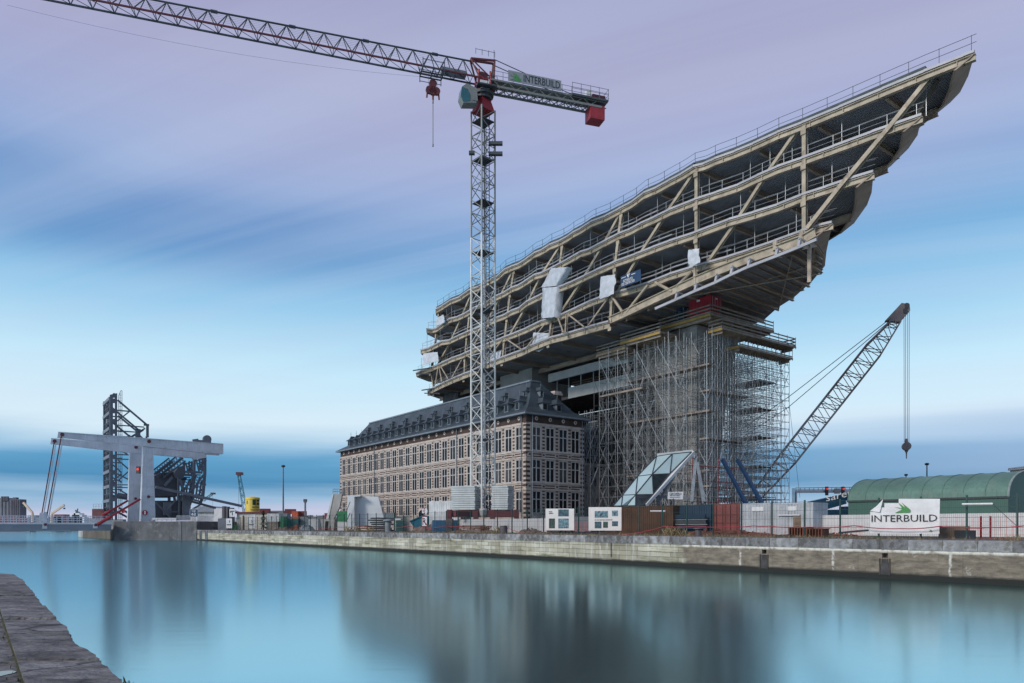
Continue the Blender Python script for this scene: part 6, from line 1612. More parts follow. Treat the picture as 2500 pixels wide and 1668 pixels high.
mat('stair_white', (.60, .64, .66), .75, var=.08, scale=.5, bump=.08)
def yprism(pts, Y, d): return [Vector((atY(x, y, Y).x, Y, max(GZ, atY(x, y, Y).z))) for x, y in pts], Vector((0, d, 0))
r_ = thing('precast_wedge', 'dark grey leaning precast concrete wedge at the left end of the old house', 'precast element', atY(810, 1292, 134))
q, e = yprism([(812, 1207), (835, 1206), (829, 1238), (803, 1290), (797, 1290)], 134, .9); b = MB(); b.prism(q, e); b.build('body', 'concrete', r_)
q, e = yprism([(812, 1206.5), (814.5, 1206.5), (797, 1290), (790, 1290)], 133.9, 4.0); b = MB(); b.prism(q, e); b.build('side_face', 'concrete_white', r_)
b = MB()
for x in (813, 818, 823, 829, 835): p = atY(x, 1206, 134.5); b.tube(p, p + ZV * .9, .04, 4)
for h in (.45, .9): b.tube(atY(813, 1206, 134.5) + ZV * h, atY(835, 1206, 134.5) + ZV * h, .04, 4)
b.build('guard_rail', 'steel_grey', r_)
r_ = thing('precast_wedge', 'large white precast concrete piece with sloping right side, in front of the old house', 'precast element', atY(880, 1292, 118))
q, e = yprism([(865, 1212.5), (923.5, 1212.5), (936, 1262), (936, 1292), (865, 1292)], 118, .6); b = MB(); b.prism(q, e); b.build('body', 'stair_white', r_)
q, e = yprism([(848, 1210), (880, 1209), (880, 1212), (865, 1213), (865, 1292), (848, 1292)], 116.6, 1.38); b = MB(); b.prism(q, e); b.build('upright', 'stair_white', r_)
b = MB()
for (p, q) in (((846, 1248), (855, 1225)), ((845, 1275), (855, 1252))): b.tube(atY(*p, 116), atY(*q, 116), .06, 5)
b.build('prop', 'steel_dark', r_)
# steel beams, sheet piles, gratings
def planks(name, lab, px0, px1, py0, Y, m_, rows=5, seed=0, thick=.16, cat='stack', spread=.5, depth=1.6):
    rr = random.Random(seed); b = MB(); x0, x1 = (px0 - 1250) / F * Y, (px1 - 1250) / F * Y; H = CZ + (1285 - py0) / F * Y - GZ; dz = H / rows
    for j in range(rows):
        for k in range(5):
            z_ = GZ + dz * j + dz * .3; o1, o2 = rr.uniform(0, spread), rr.uniform(0, spread); y_ = Y + depth * k / 5
            b.beam((x0 + o1, y_ + rr.uniform(-.1, .1), z_ + rr.uniform(-.03, .03)), (x1 - o2, y_ + rr.uniform(-.1, .1), z_ + rr.uniform(-.06, .06)), thick * 1.2, min(thick, dz * .7))
        for t_ in (.2, .8): xx = x0 + (x1 - x0) * t_; b.beam((xx, Y, GZ + dz * j + .04), (xx, Y + depth, GZ + dz * j + .04), .12, .1)
    return b.solo(name, m_, lab, cat)
planks('steel_stack', 'stack of dark steel sections in front of the white precast piece', 898, 962, 1262, 106, 'steel_dark', 7, 1, .2, 'steel stack', 1.4)
planks('steel_stack', 'low loose pile of rusty steel bars left of the dark steel stack', 868, 905, 1281, 104, 'rust_red', 3, 2, .12, 'steel stack', 1.2)
planks('timber_stack', 'flat pile of brown timber below the tower crane, left part', 1052, 1100, 1274, 89, 'rubble', 5, 3, .12, 'timber stack', 1.0); planks('timber_stack', 'long flat pile of reddish timber and bars below the crane base', 1108, 1225, 1281, 82, 'rust_red', 4, 4, .10, 'timber stack', 2.2)
stackc('small grey container behind the dark steel stack', 936, 962, 1252, 1270, 112, 'box_grey')
rk = thing('mesh_cage', 'teal wire cage holding gear between steel stack and blue skip', 'cage', atY(977, 1292, 98)); a, c = atY(964, 1292, 98), atY(989, 1262, 98); a.z = GZ
b = MB()
for x in [a.x + (c.x - a.x) * i / 9 for i in range(10)]: b.beam((x, 98, a.z), (x, 98, c.z), .05); b.beam((x, 99.3, a.z), (x, 99.3, c.z), .05)
for z_ in [a.z + (c.z - a.z) * i / 6 for i in range(7)]: b.beam((a.x, 98, z_), (c.x, 98, z_), .05); b.beam((a.x, 99.3, z_), (c.x, 99.3, z_), .05)
b.build('mesh', 'box_teal', rk); b = MB(); b.box((a.x + .2, 98.2, GZ), (c.x - .2, 99.1, c.z - .5)); b.build('contents', 'box_grey', rk)
b = MB(); a2 = atY(965, 1270, 98); b.box((a2.x, 97.9, a2.z), (a2.x + .75, 97.96, a2.z + .22)); b.build('name_plate', 'white_paint', rk)
sk = thing('skip', 'turquoise skip with slanted end behind the red R sign', 'skip', atY(1015, 1292, 95)); q, e = yprism([(1000, 1273), (1027, 1261), (1052, 1261), (1052, 1290), (1012, 1290)], 95, 2.2)
mat('skip_teal', (.015, .15, .22), .5, var=.3, scale=.8, streak=.3); b = MB(); b.prism(q, e); b.build('tub', 'skip_teal', sk); b = MB(); b.beam(q[1] + Vector((0, -.08, 0)), q[2] + Vector((0, -.08, 0)), .12, .14); b.beam(q[0] + Vector((0, -.08, 0)), q[1] + Vector((0, -.08, 0)), .12, .14)
for t_ in (.35, .7): b.beam(q[1].lerp(q[2], t_) + Vector((0, -.05, 0)), Vector((q[1].lerp(q[2], t_).x, 94.95, GZ + .1)), .08, .12)
b.build('rim', 'skip_teal', sk)
container('tall white-green container behind the red R sign and the crane base', (atY(1045, 0, 92).x, 93.4, GZ), R(-28), 4.8, 2.4, 4.0, 'box_pale')
container('long dark blue flat container lying under the white-green one', (atY(1054, 0, 88).x, 88.5, GZ), R(-8), 5.5, 2.0, 1.5, 'box_blue')
heap('brown rubble and timber heap beside the R sign', 1003, 1110, 1278, 92, 'rubble', seed=5); heap('low rubble along the fence below the crane', 1090, 1235, 1291, 81.5, 'rubble', seed=6); heap('dark soil heap below the two info panels', 1290, 1500, 1296, 73, 'rubble', seed=8); heap('dark heap with scrap left of the first info panel', 1262, 1330, 1288, 76, 'rubble', seed=9)
# pale hoarding of corrugated boards in front of the crane base and further right
def hoarding(lab, s0, s1, n_, z0, z1, m_, group=None, rib=.28):
    r_ = thing('hoarding', lab, 'hoarding', QP + QD * s0 + QN * n_, QA); b = MB(); b.box((0, 0, z0), (s1 - s0, .05, z1)); x = 0
    while x < s1 - s0: b.box((x, -.03, z0), (x + rib * .5, -.001, z1)); x += rib
    b.build('boards', m_, r_, True); b = MB(); x = 0
    while x < s1 - s0: b.box((x, .06, z0), (x + .08, .14, z1)); x += 2.4
    b.build('posts', 'timber_grey', r_, True); return r_
mat('hoard_white', (.60, .60, .60), .6, var=.12, scale=.8, streak=.25)
hoarding('white corrugated hoarding in front of the crane base', sOf(onQ(1118, 1285, 8)), sOf(onQ(1335, 1285, 8)), 8, GZ, CZ + .82, 'hoard_white')
hoarding('long white hoarding in front of the green hangar', sOf(onQ(1948, 1285, 17)), sOf(onQ(2700, 1285, 17)), 17, GZ, CZ + .93, 'hoard_white', rib=3.0)
hoarding('grey barrier panels at the foot of the old house', sOf(onQ(1258, 1285, 22)), sOf(onQ(1440, 1285, 22)), 22, GZ, CZ + 1.2, 'steel_grey')
# signs at the quay edge
def sgn(lab, px0, px1, y0, y1, n_=3.2, base=None):
    y_ = onQ((px0 + px1) / 2, 1285, n_).y; return y_, *[atY(x, y, y_) for x, y in ((px0, y1), (px1, y0))]
Y_, a, c = sgn('', 1029, 1043.5, 1261, 1285.5)
r_ = thing('mooring_sign', 'white sign with red border and a black R standing on the quay', 'sign', (a.x, Y_, GZ)); b = MB(); b.box((a.x, Y_, a.z), (c.x, Y_ + .05, c.z)); b.build('panel', 'red_paint', r_)
b = MB(); b.box((a.x + .07, Y_ - .012, a.z + .07), (c.x - .07, Y_ - .002, c.z - .07)); b.build('panel', 'white_ink', r_); text('R', (a.x + .13, Y_ - .02, a.z + .16), (1, 0, 0), ZV, (c.x - a.x) - .26, 'black_ink', r_, (c.z - a.z) - .32)
b = MB(); b.tube(((a.x + c.x) / 2, Y_ + .1, GZ), ((a.x + c.x) / 2, Y_ + .1, CZ + (1285 - 1240) / F * Y_), .05, 6); b.build('post', 'steel_grey', r_)
b = MB(); b.beam((a.x + .05, Y_ - .025, c.z - .1), (c.x - .05, Y_ - .025, a.z + .12), .02, .06); b.build('bar', 'red_paint', r_)
a2, c2 = atY(1029.5, 1254, Y_), atY(1037, 1241, Y_); r_ = thing('mooring_sign', 'small white sign with red border and a black bar above the R sign', 'sign', (a2.x, Y_, a2.z)); b = MB(); b.box((a2.x, Y_, a2.z), (c2.x, Y_ + .05, c2.z)); b.build('panel', 'red_paint', r_)
b = MB(); b.box((a2.x + .05, Y_ - .01, a2.z + .05), (c2.x - .05, Y_ - .002, c2.z - .05)); b.build('panel', 'white_ink', r_); w_ = c2.x - a2.x; b = MB(); b.box((a2.x + w_ * .4, Y_ - .02, a2.z + .14), (a2.x + w_ * .6, Y_ - .012, c2.z - .14)); b.build('pictogram', 'black_ink', r_)
b = MB(); c3 = atY(1038, 1248, Y_); ring = [Vector((c3.x + .28 * math.sin(t), Y_, c3.z + .36 * math.cos(t))) for t in [math.pi * i / 8 for i in range(9)]]; b.prism(ring, (0, .04, 0)); b.solo('half_round_sign', 'white_paint', 'white half round sign beside the small sign above the R', 'sign')
# bollards
def bollard(lab, px, n_, r_, h, cap=True, m_='bollard_iron'):
    p = onQ(px, 1285, n_); p.z = GZ; rt = thing('bollard', lab, 'bollard', p, group='mooring bollards on the quay'); b = MB(); b.lathe(p, [(r_ * 1.15, -.05), (r_ * 1.1, .04), (r_ * .86, .1), (r_ * .8, h * .78), (r_ * .95, h * .84)], 16); b.build('stem', m_, rt)
    if cap: b = MB(); b.lathe(p + ZV * (h * .843), [(r_ * .95, 0), (r_ * 1.45, h * .06), (r_ * 1.45, h * .12), (r_ * .9, h * .2), (r_ * .15, h * .23)], 16); b.build('cap', m_, rt)
mat('bollard_iron', (.09, .075, .08), .6, var=.3, scale=3); mat('bollard_grey', (.22, .24, .26), .7, var=.3, scale=2)
bollard('dark mushroom bollard before the blue container, right of the grass tuft', 1705, 1.4, .27, .62); bollard('squat brown bollard with dry plant beside it, below the crane base', 1230, 1.8, .42, .95, False); bollard('tall grey bollard with domed top before the dark steel stack', 947, 2.6, .42, 1.55, True, 'bollard_grey')
# fence: dark green posts, wire panels
fs0, fs1 = sOf(onQ(540, 1285, 6.5)), sOf(onQ(2620, 1285, 6.5)); n_f = 6.5
fe = thing('wire_fence', 'long dark green wire mesh fence along the quay', 'fence', QP + QD * fs0 + QN * n_f, QA)
Lf = fs1 - fs0; npst = int(Lf / 2.55); FH = 2.5
for i in range(npst + 1):
    b = MB(); x = Lf * i / npst; b.box((x - .045, -.045, GZ - .05), (x + .045, .045, GZ + FH + .1)); b.build('post', 'green_fence', fe, True)
for i in range(npst):
    b = MB(); x0, x1 = Lf * i / npst + .05, Lf * (i + 1) / npst - .05; st_ = .105 if x0 > Lf - 60 else .30; wd = .007 if st_ < .2 else .012; x = x0
    while x < x1: b.box((x, -.01, GZ + .05), (x + wd, .0, GZ + FH)); x += st_
    for k in range(5): b.box((x0, -.02, GZ + .08 + k * (FH - .12) / 4), (x1, -.01, GZ + .10 + k * (FH - .12) / 4))
    b.build('mesh_panel', 'green_fence', fe, True)
# cables / ribbon along the fence
def ribbon(lab, pts, n_, r_, m_, name='ribbon', cat='ribbon'):
    b = MB(); P3 = [onQ(x, y, n_) for x, y in pts]; out = []
    for p, q in zip(P3, P3[1:]):
        for i in range(5): t_ = i / 5; out.append(p.lerp(q, t_) - ZV * (.10 * 4 * t_ * (1 - t_)) * min(1, (q - p).length / 4))
    b.path(out + [P3[-1]], r_, 5); return b.solo(name, m_, lab, cat)
mat('hose_red', (.35, .04, .06), .5, var=.2)
ribbon('red hose slung along the right half of the fence', [(1240, 1289), (1275, 1301), (1330, 1305), (1430, 1306), (1520, 1305), (1580, 1296), (1620, 1285), (1700, 1284.5), (1780, 1286), (1840, 1284), (1878, 1284.5), (1976, 1287), (2086, 1283.5), (2200, 1291), (2295, 1285), (2342, 1288), (2420, 1288), (2500, 1284)], 5.9, .03, 'hose_red', 'hose', 'hose')
ribbon('pale red ribbon sagging between the fence posts in the middle', [(770, 1289), (830, 1288), (880, 1285), (945, 1288), (1000, 1284.5), (1040, 1290), (1085, 1284), (1120, 1286), (1150, 1284)], 6.3, .03, 'hose_red')
def net(lab, s0, s1, n_, z0, z1):
    b = MB(); 
    for k in range(6): z_ = z0 + (z1 - z0) * k / 5; b.beam(Q(s0, n_, z_), Q(s1, n_, z_), .008, .014)
    s_ = s0
    while s_ < s1: b.beam(Q(s_, n_, z0), Q(s_, n_, z1), .014, .008); s_ += .3
    return b.solo('safety_net', 'net_orange', lab, 'safety net')
mat('net_orange', (.75, .16, .10), .6, var=.15)
net('orange safety net stretched behind the fence at the right edge', sOf(onQ(2298, 1285, 9)), sOf(onQ(2560, 1285, 9)), 9, GZ, CZ + .55); net('orange safety net low behind the banner and info panels', sOf(onQ(1240, 1285, 11)), sOf(onQ(1450, 1285, 11)), 11, GZ + .1, CZ + .45); net('orange safety net behind the pallets', sOf(onQ(1848, 1285, 9)), sOf(onQ(2110, 1285, 9)), 9, GZ, CZ + .05)
for x in (2395, 2418):
    b = MB(); p = onQ(x, 1285, 9.3); b.box((p.x - .04, p.y - .04, GZ), (p.x + .04, p.y + .04, CZ + .62)); b.solo('net_post', 'red_paint', 'red stake holding the orange net, %s of the two' % ('left' if x < 2400 else 'right'), 'stake')
# INTERBUILD banner
nb = 6.3
ib = thing('advert_banner', 'white INTERBUILD banner with green leaf mark tied to the fence', 'banner', onQ(2209, 1300, nb))
q = [onQ(2124, 1302.5, nb), onQ(2293.5, 1303.5, nb), onQ(2294.5, 1218, nb), onQ(2154, 1218.5, nb), onQ(2144, 1238, nb), onQ(2124.5, 1248, nb)]
b = MB(); nx, nz = 14, 8; rr = random.Random(6); P0, P1, P2_, P3_ = q[0], q[1], q[2], onQ(2124.5, 1218, nb); vs = []
for j in range(nz + 1):
    for i in range(nx + 1):
        p = P0.lerp(P1, i / nx).lerp(P3_.lerp(P2_, i / nx), j / nz); vs.append(p + QN * (.02 * math.sin(i * 1.1 + j * .7) + rr.uniform(-.008, .008)))
fsx = []
for j in range(nz):
    for i in range(nx):
        if i / nx * 30 / 12 + (nz - 1 - j) / nz * 3 < .9: continue
        fsx.append((j * (nx + 1) + i, j * (nx + 1) + i + 1, (j + 1) * (nx + 1) + i + 1, (j + 1) * (nx + 1) + i))
fsx = [f for f in fsx if not (f[0] % (nx + 1) <= 1 and f[0] // (nx + 1) >= nz - 2)]
b.add(vs, fsx); b.build('cloth', 'sheet_white', ib)
fl = MB(); fl.prism([onQ(2124.5, 1247.5, nb - .05), onQ(2148, 1251, nb - .12), onQ(2156, 1219, nb - .05), onQ(2140, 1236, nb - .03)], -QN * .01); fl.build('folded_corner', 'sheet_white', ib)
off = -QN * .05
text('INTERBUILD', onQ(2128.5, 1274.5, nb) + off, (P1 - P0), ZV, (onQ(2289, 1275, nb) - onQ(2128.5, 1275, nb)).length, 'black_ink', ib, 16 / F * P0.y)
bird(onQ(2185, 1253, nb) + off, (P1 - P0), ZV, (onQ(2225, 1253, nb) - onQ(2185, 1253, nb)).length, 25 / F * P0.y, 'green_ink', ib); bird(onQ(2268, 1298, nb) + off, (P1 - P0), ZV, .22, .14, 'green_ink', ib)
# information panels
mat('photo_a', (.06, .12, .15), .5, var=.9, scale=3.5); mat('photo_b', (.16, .27, .32), .5, var=.9, scale=4.5); mat('photo_c', (.05, .09, .07), .5, var=.9, scale=4); mat('board_white', (.62, .60, .58), .6, var=.08, scale=1, streak=.1)
def ipanel(lab, px0, px1, y0, y1, pics, n_=6.25):
    r_ = thing('info_panel', lab, 'information panel', onQ((px0 + px1) / 2, 1298, n_), group=None); q = [onQ(px0, y1, n_), onQ(px1, y1, n_), onQ(px1, y0, n_), onQ(px0, y0, n_)]; b = MB(); b.prism(q, QN * .04); b.build('panel', 'board_white', r_)
    for x0, x1, ya, yb, m_ in pics:
        b = MB(); b.prism([onQ(x0, yb, n_ - .015), onQ(x1, yb, n_ - .015), onQ(x1, ya, n_ - .015), onQ(x0, ya, n_ - .015)], QN * .012); b.build('picture', m_, r_)
    return r_
t4 = lambda x, y: (1200 + x / 3.672, 1060 + y / 3.672)
def pics(l): return [(*[1200 + v / 3.672 for v in (a, c)], *[1060 + v / 3.672 for v in (d, e)], m_) for a, c, d, e, m_ in l]
r_ = ipanel('white information panel with three dark photographs, left of the two', 1332, 1401.5, 1242, 1295, pics([(598, 692, 675, 738, 'photo_a'), (598, 692, 757, 845, 'photo_b'), (515, 568, 757, 845, 'photo_c')]))
for k, (t_, w_) in enumerate((('NIEUW', .50), ('HAVENHUIS', .66))): text(t_, onQ(1340, 1251 + k * 4, 6.22), QD, ZV, w_, 'black_ink', r_, .11)
r_ = ipanel('white information panel with a collage of pale photographs, right of the two', 1437, 1517, 1238.4, 1295.6, pics([(925, 1043, 690, 750, 'photo_b'), (1080, 1133, 685, 735, 'photo_b'), (925, 985, 785, 845, 'photo_a'), (1000, 1043, 785, 840, 'photo_c'), (1080, 1133, 782, 825, 'photo_a')]))
text('ER WAS EENS EEN HAVENHUIS', onQ(1452, 1271, 6.22), QD, ZV, (onQ(1495, 1271, 6.22) - onQ(1452, 1271, 6.22)).length, 'black_ink', r_, .09)
# containers in the yard on the right: placed facing the quay
def yardc(lab, px0, px1, ytop, n_, m_, ang=QA, w_=2.4, doors=False, **k):
    a, c = onQ(px0, 1285, n_), onQ(px1, 1285, n_); h = CZ + (1285 - ytop) / F * ((a.y + c.y) / 2) - GZ; p = Vector((a.x, a.y, GZ)); L_ = (c - a).length
    return container(lab, p, QA, L_, w_, h, m_, doors=doors, **k), p, L_, h
mat('brown_board', (.10, .045, .022), .8, var=.4, scale=.7, streak=.4)
yardc('long rusty brown ribbed container behind the right info panel', 1480, 1643, 1236, 16, 'brown_board')
rb, p, L_, h = yardc('dark blue container with open side stacked with panels', 1646, 1736, 1233, 17, 'box_navy')
for k in range(3): b = MB(); b.box((.2, -.5 - .1 * k, .5 + .5 * k), (L_ - .2, -.35 - .1 * k, .9 + .5 * k)); b.build('stored_panel', 'steel_dark' if k % 2 else 'blue_deep', rb, True)
b = MB(); b.box((0, -.62, 1.38), (L_, -.56, 1.44)); b.box((0, -.62, .9), (L_, -.56, .96)); b.build('rail', 'galvanised', rb, True)
rc, p, L_, h = yardc('rust red container with closed doors facing the quay', 1738, 1806, 1230, 17.5, 'box_rust')
for k in range(2):
    b = MB(); b.box((.12 + k * L_ / 2, -.04, .12), (L_ / 2 - .06 + k * L_ / 2, .0, h - .12)); d_ = b.build('door', 'box_rust', rc, True); b = MB()
    for t_ in (.3, .75): b.tube((.12 + (k + t_) * L_ / 2, -.08, .1), (.12 + (k + t_) * L_ / 2, -.08, h - .1), .03, 5)
    b.build('locking_bar', 'red_dark', d_, True)
    b = MB()
    for zz in (.35, .62): b.box((.16 + k * L_ / 2, -.07, h * zz), (L_ / 2 - .1 + k * L_ / 2, -.042, h * zz + .07))
    b.build('hinge_band', 'red_dark', d_, True)
wc, p, L_, h = yardc('white ribbed container with a small blue name plate', 1807, 1880, 1228.5, 16, 'box_white'); b = MB(); b.box((1.2, -.03, h - .75), (2.4, .0, h - .35)); pl = b.build('name_plate', 'white_paint', wc, True); 
text('algeco', p + QD * 1.3 - QN * .045 + ZV * (h - .64), QD, ZV, .8, 'blue_deep', pl, .2)
wc, p, L_, h = yardc('streaked pale container with white tube light, right of the plated one', 1881, 1985, 1228, 15.5, 'box_white'); b = MB(); b.box((L_ * .42, -.03, h - .7), (L_ * .42 + .8, .0, h - .3)); b.build('name_plate', 'white_paint', wc, True); b = MB(); b.tube((L_ * .2, -.15, h - 1.05), (L_ * .72, -.15, h - 1.05), .06, 6); b.build('tube_light', 'white_paint', wc, True)
b = MB(); p0, p1 = onQ(1588, 1248, 12), onQ(1624, 1248, 12); b.tube(p0, p1, .07, 6); b.solo('tube_light', 'white_paint', 'white tube light on the fence before the brown container', 'tube light')
b = MB(); p0, p1 = onQ(2349, 1231, 6.0), onQ(2424, 1230, 6.0); b.tube(p0, p1, .06, 6); b.solo('tube_light', 'white_paint', 'white tube light on the fence before the green hangar', 'tube light')
b = MB(); b.path([onQ(2424, 1231, 6.1), onQ(2450, 1255, 6.1), onQ(2482, 1284, 6.1)], .015, 4); b.solo('cable', 'steel_dark', 'dark cable dropping from the tube light at the right', 'cable')
# pallets & planks near the right
for i, (x0, x1, y0, n_) in enumerate(((1925, 1970, 1286.5, 8), (1968, 2010, 1290, 7.6))):
    a, c = onQ(x0, 1285, n_), onQ(x1, 1285, n_); L_ = (c - a).length; r_ = thing('pallet_row', 'reddish pallets lying behind the fence, %s of the two rows' % ('left' if i == 0 else 'right'), 'pallets', (a.x, a.y, GZ), QA)
    b = MB(); h = CZ + (1285 - y0) / F * a.y - GZ; b.box((0, 0, h - .06), (L_, 1.0, h)); b.build('top_board', 'rust_red', r_, True); b = MB(); x = 0
    while x < L_: b.box((x, 0, 0), (x + .09, 1.0, h - .063)); x += .22
    b.build('blocks', 'rust_red', r_, True)
b = MB(); a, c = onQ(2050, 1301, 7.6), onQ(2118, 1295, 7.4); b.beam(a, c, .3, .12); b.solo('girder', 'steel_dark', 'dark steel girder lying left of the white banner', 'girder')
b = MB(); a = onQ(1948, 1285, 10); b.box((a.x - .25, a.y, GZ), (a.x + .25, a.y + .3, CZ + .75)); b.solo('timber_post', 'timber', 'short brown timber post at the left end of the long white hoarding', 'post')
b = MB(); a = onQ(2310, 1285, 8); b.box((a.x, a.y, GZ), (a.x + 1.5, a.y + .8, GZ + .75)); b.solo('timber_crate', 'timber', 'low timber crate at the right foot of the white banner', 'crate')
b = MB(); a = onQ(2347, 1285, 7.6); b.box((a.x, a.y, GZ), (a.x + .9, a.y + .7, GZ + .5)); b.solo('pallet_block', 'steel_dark', 'dark block behind the fence post right of the banner', 'block')
heap('brown earth ridge before the long white hoarding', 1880, 2110, 1300, 54, 'ground', seed=11); heap('brown earth ridge before the containers', 1640, 1900, 1292, 60, 'rust_red', seed=12)

# ---- glass mock-up facade
mat('mock_glass', (.42, .56, .56), .08, var=.08, scale=.5, spec=.8); mat('mock_dark', (.03, .04, .045), .1, var=.3); mat('mullion', (.04, .05, .055), .4)
gm = thing('glass_mockup', 'leaning mock-up of faceted glass facade panels on a steel frame', 'facade mock-up', atY(1540, 1290, 79))
def g(x, y, off=0.):
    X_, Y_ = t4(x, y); dep = 77 + (645 - y) / 460 * 6.5 + off; return atY(X_, Y_, dep)
L0, L1, L2, L3 = g(1090, 645), g(1175, 548), g(1310, 378), g(1480, 200)
B1, B2, B3, B4 = g(1165, 645), g(1210, 645, .4), g(1290, 645), g(1360, 640)
M1, M2, M3 = g(1292, 543, -.5), g(1440, 362, -.5), g(1620, 178, -.5); R1, R2, R3 = g(1450, 540), g(1600, 354), g(1793, 160)
T3, T4 = g(1500, 185, .6), g(1620, 160, .6)
panes = [((L0, L1, B1), 0), ((L1, M1, B2, B1), 0), ((M1, B3, B2), 0), ((M1, R1, B4, B3), 1), ((L1, L2, M1), 0), ((L2, M2, M1), 0), ((M2, M1, R1), 0), ((M2, R2, R1), 1), ((L2, L3, M2), 0), ((L3, M3, M2), 0), ((M2, M3, R2), 0), ((M3, R3, R2), 0)]
for pts, dk_ in panes:
    c_ = sum((Vector(p) for p in pts), Vector()) / len(pts); b = MB(); b.prism([c_ + (p - c_) * .985 for p in pts], Vector((0, .06, 0))); b.build('mockup_panel', 'mock_dark' if dk_ else 'mock_glass', gm)  # dark panels fill open bays; the shade inside is put into their colour
b = MB()
for a, c in ((L0, L1), (L1, L2), (L2, L3), (L3, M3), (M3, R3), (R3, R2), (R2, R1), (R1, B4), (L1, M1), (M1, R1), (L2, M2), (M2, R2), (M1, L2), (L3, M2), (M1, M2), (M2, M3), (M3, R2), (M2, R1), (B2, M1), (B3, M1), (L1, B1), (L0, B4)): b.beam(a, c, .10, .10)
b.build('mullions', 'mullion', gm)
b = MB(); b.beam(R3 + Vector((.3, .3, 0)), B4 + Vector((.3, .3, 0)), .35, .35); b.beam(g(1490, 190, .5), R3 + Vector((.2, .5, .1)), .5, .4); b.beam(g(1740, 200, .8), g(1820, 200, .8), .4, .35); b.build('edge_frame', 'concrete_white', gm)
for a, c in (((1835, 205), (1795, 615)), ((1840, 260), (1905, 615))):
    b = MB(); b.ibeam(g(*a, 1.2) , atY(*t4(*c), 79), .36, .36, ZV, .07); b.build('frame_leg', 'box_grey', gm)
b = MB(); b.beam(g(1440, 560, 2), g(1800, 575, 2), .3, .3); b.beam(g(1490, 555, 2), g(1500, 640, 2), .3); b.beam(g(1640, 370, 3), g(1500, 600, 2), .25); b.build('rear_frame', 'steel_grey', gm)
gs = thing('contractor_sign', 'white GROVEN+ sign fixed to the glass mock-up frame', 'sign', atY(*t4(1650, 600), 76.5)); q = [atY(*t4(*p), 76.5) for p in ((1578, 583), (1715, 586), (1720, 516), (1583, 520))]
b = MB(); b.prism(q, (0, .05, 0)); b.build('board', 'white_paint', gs); text('GROVEN+', q[0] + (q[3] - q[0]) * .5 + Vector((.18, -.02, .02)), (1, 0, 0), ZV, 1.28, 'black_ink', gs, .30)
text('facade systems', q[0] + (q[3] - q[0]) * .2 + Vector((.25, -.02, .0)), (1, 0, 0), ZV, .9, 'steel_grey', gs, .10) if False else None
b = MB()
for z_ in (.14, .28): b.box((q[0].x + .25, 76.46, q[0].z + z_ * 1.2), (q[1].x - .3, 76.49, q[0].z + z_ * 1.2 + .04))
b.build('fine_print', 'steel_grey', gs); b = MB(); m_ = (q[0] + q[1]) / 2; b.beam((m_.x - .2, 76.6, m_.z + .1), (m_.x - .2, 76.6, GZ), .2); b.build('post', 'steel_dark', gs)

# ---- blue telescopic crane boom lowered behind the hangar
t8 = lambda x, y: (1920 + x / 10.455, 1140 + y / 10.455)
mat('crane_blue', (.008, .05, .10), .4, var=.2, scale=.8)
sc_ = thing('mobile_crane', 'dark blue mobile crane with lowered lettered boom behind the green hangar', 'mobile crane', atY(2000, 1292, 92))
YC = 92; P8 = lambda x, y, Y=YC: atY(*t8(x, y), Y)
b = MB(); b.prism([P8(640, 880), P8(1750, 630), P8(2050, 560), P8(2050, 740), P8(1580, 850), P8(860, 990), P8(640, 980)], (0, 1.3, 0)); bo = b.build('boom', 'crane_blue', sc_)
rv = (P8(1750, 630) - P8(640, 880)).normalized(); text('sarens', P8(1015, 885) + Vector((0, -.03, 0)), rv, ZV, 4.15, 'white_ink', bo, .62)
b = MB(); b.beam(P8(840, 1080), P8(1500, 890), .5, .55); b.beam(P8(800, 1050), P8(1250, 930), .2, .2); b.build('luffing_ram', 'crane_blue', sc_)
b = MB(); 
a, c = P8(710, 1225), P8(1580, 1100); b.box((a.x, YC - .5, GZ + .9), (c.x + 3, YC + 2.2, c.z)); a2 = P8(760, 1225); b.box((a2.x, YC - .6, c.z), (a2.x + 1.0, YC + 2.0, c.z + .6)); b.build('carrier', 'crane_blue', sc_)
for k in range(6):
    b = MB(); x = a.x + 1.2 + k * 1.9; b.tube((x, YC - .7, GZ + .55), (x, YC - .2, GZ + .55), .55, 14); b.build('wheel', 'steel_dark', sc_)
b = MB(); a = P8(1480, 1100); b.box((a.x, YC - .3, a.z), (a.x + .9, YC + 1.5, a.z + .45)); b.build('cab', 'crane_blue', sc_)
# ---- signal gantry
sg = thing('signal_gantry', 'white road gantry with red signals and a grey sign back, behind the blue crane', 'gantry', P8(240, 1200, 140)); P9 = lambda x, y: P8(x, y, 140)
b = MB(); b.beam(P9(240, 632), P9(1730, 622), .5, .55); b.build('beam', 'steel_white', sg)
b = MB()
for i in range(14): x = 240 + (1730 - 240) * i / 13; b.tube(P9(x, 620), P9(x, 525), .05, 4)
b.tube(P9(240, 540), P9(1730, 520), .06, 4); b.tube(P9(240, 580), P9(1730, 570), .05, 4)
for x in (150, 185, 215): b.tube(P9(x, 545), P9(x, 1250), .05, 4)
for y in range(560, 1200, 30): b.tube(P9(150, y), P9(215, y), .03, 3)
b.build('railing', 'steel_grey', sg)
for x in (245, 1725): b = MB(); q_ = P9(x, 640); b.tube(q_, Vector((q_.x, q_.y, GZ)), .2, 6); b.build('post', 'steel_white', sg)
for x in (1000, 1412): b = MB(); q_ = P9(x, 640); b.box((q_.x - .25, 139.3, q_.z - .7), (q_.x + .25, 139.7, q_.z + 1.0)); s_ = b.build('signal', 'steel_dark', sg); b = MB(); b.tube((q_.x, 139.28, q_.z + .55), (q_.x, 139.2, q_.z + .55), .2, 10); b.build('lens', 'signal_red', s_)
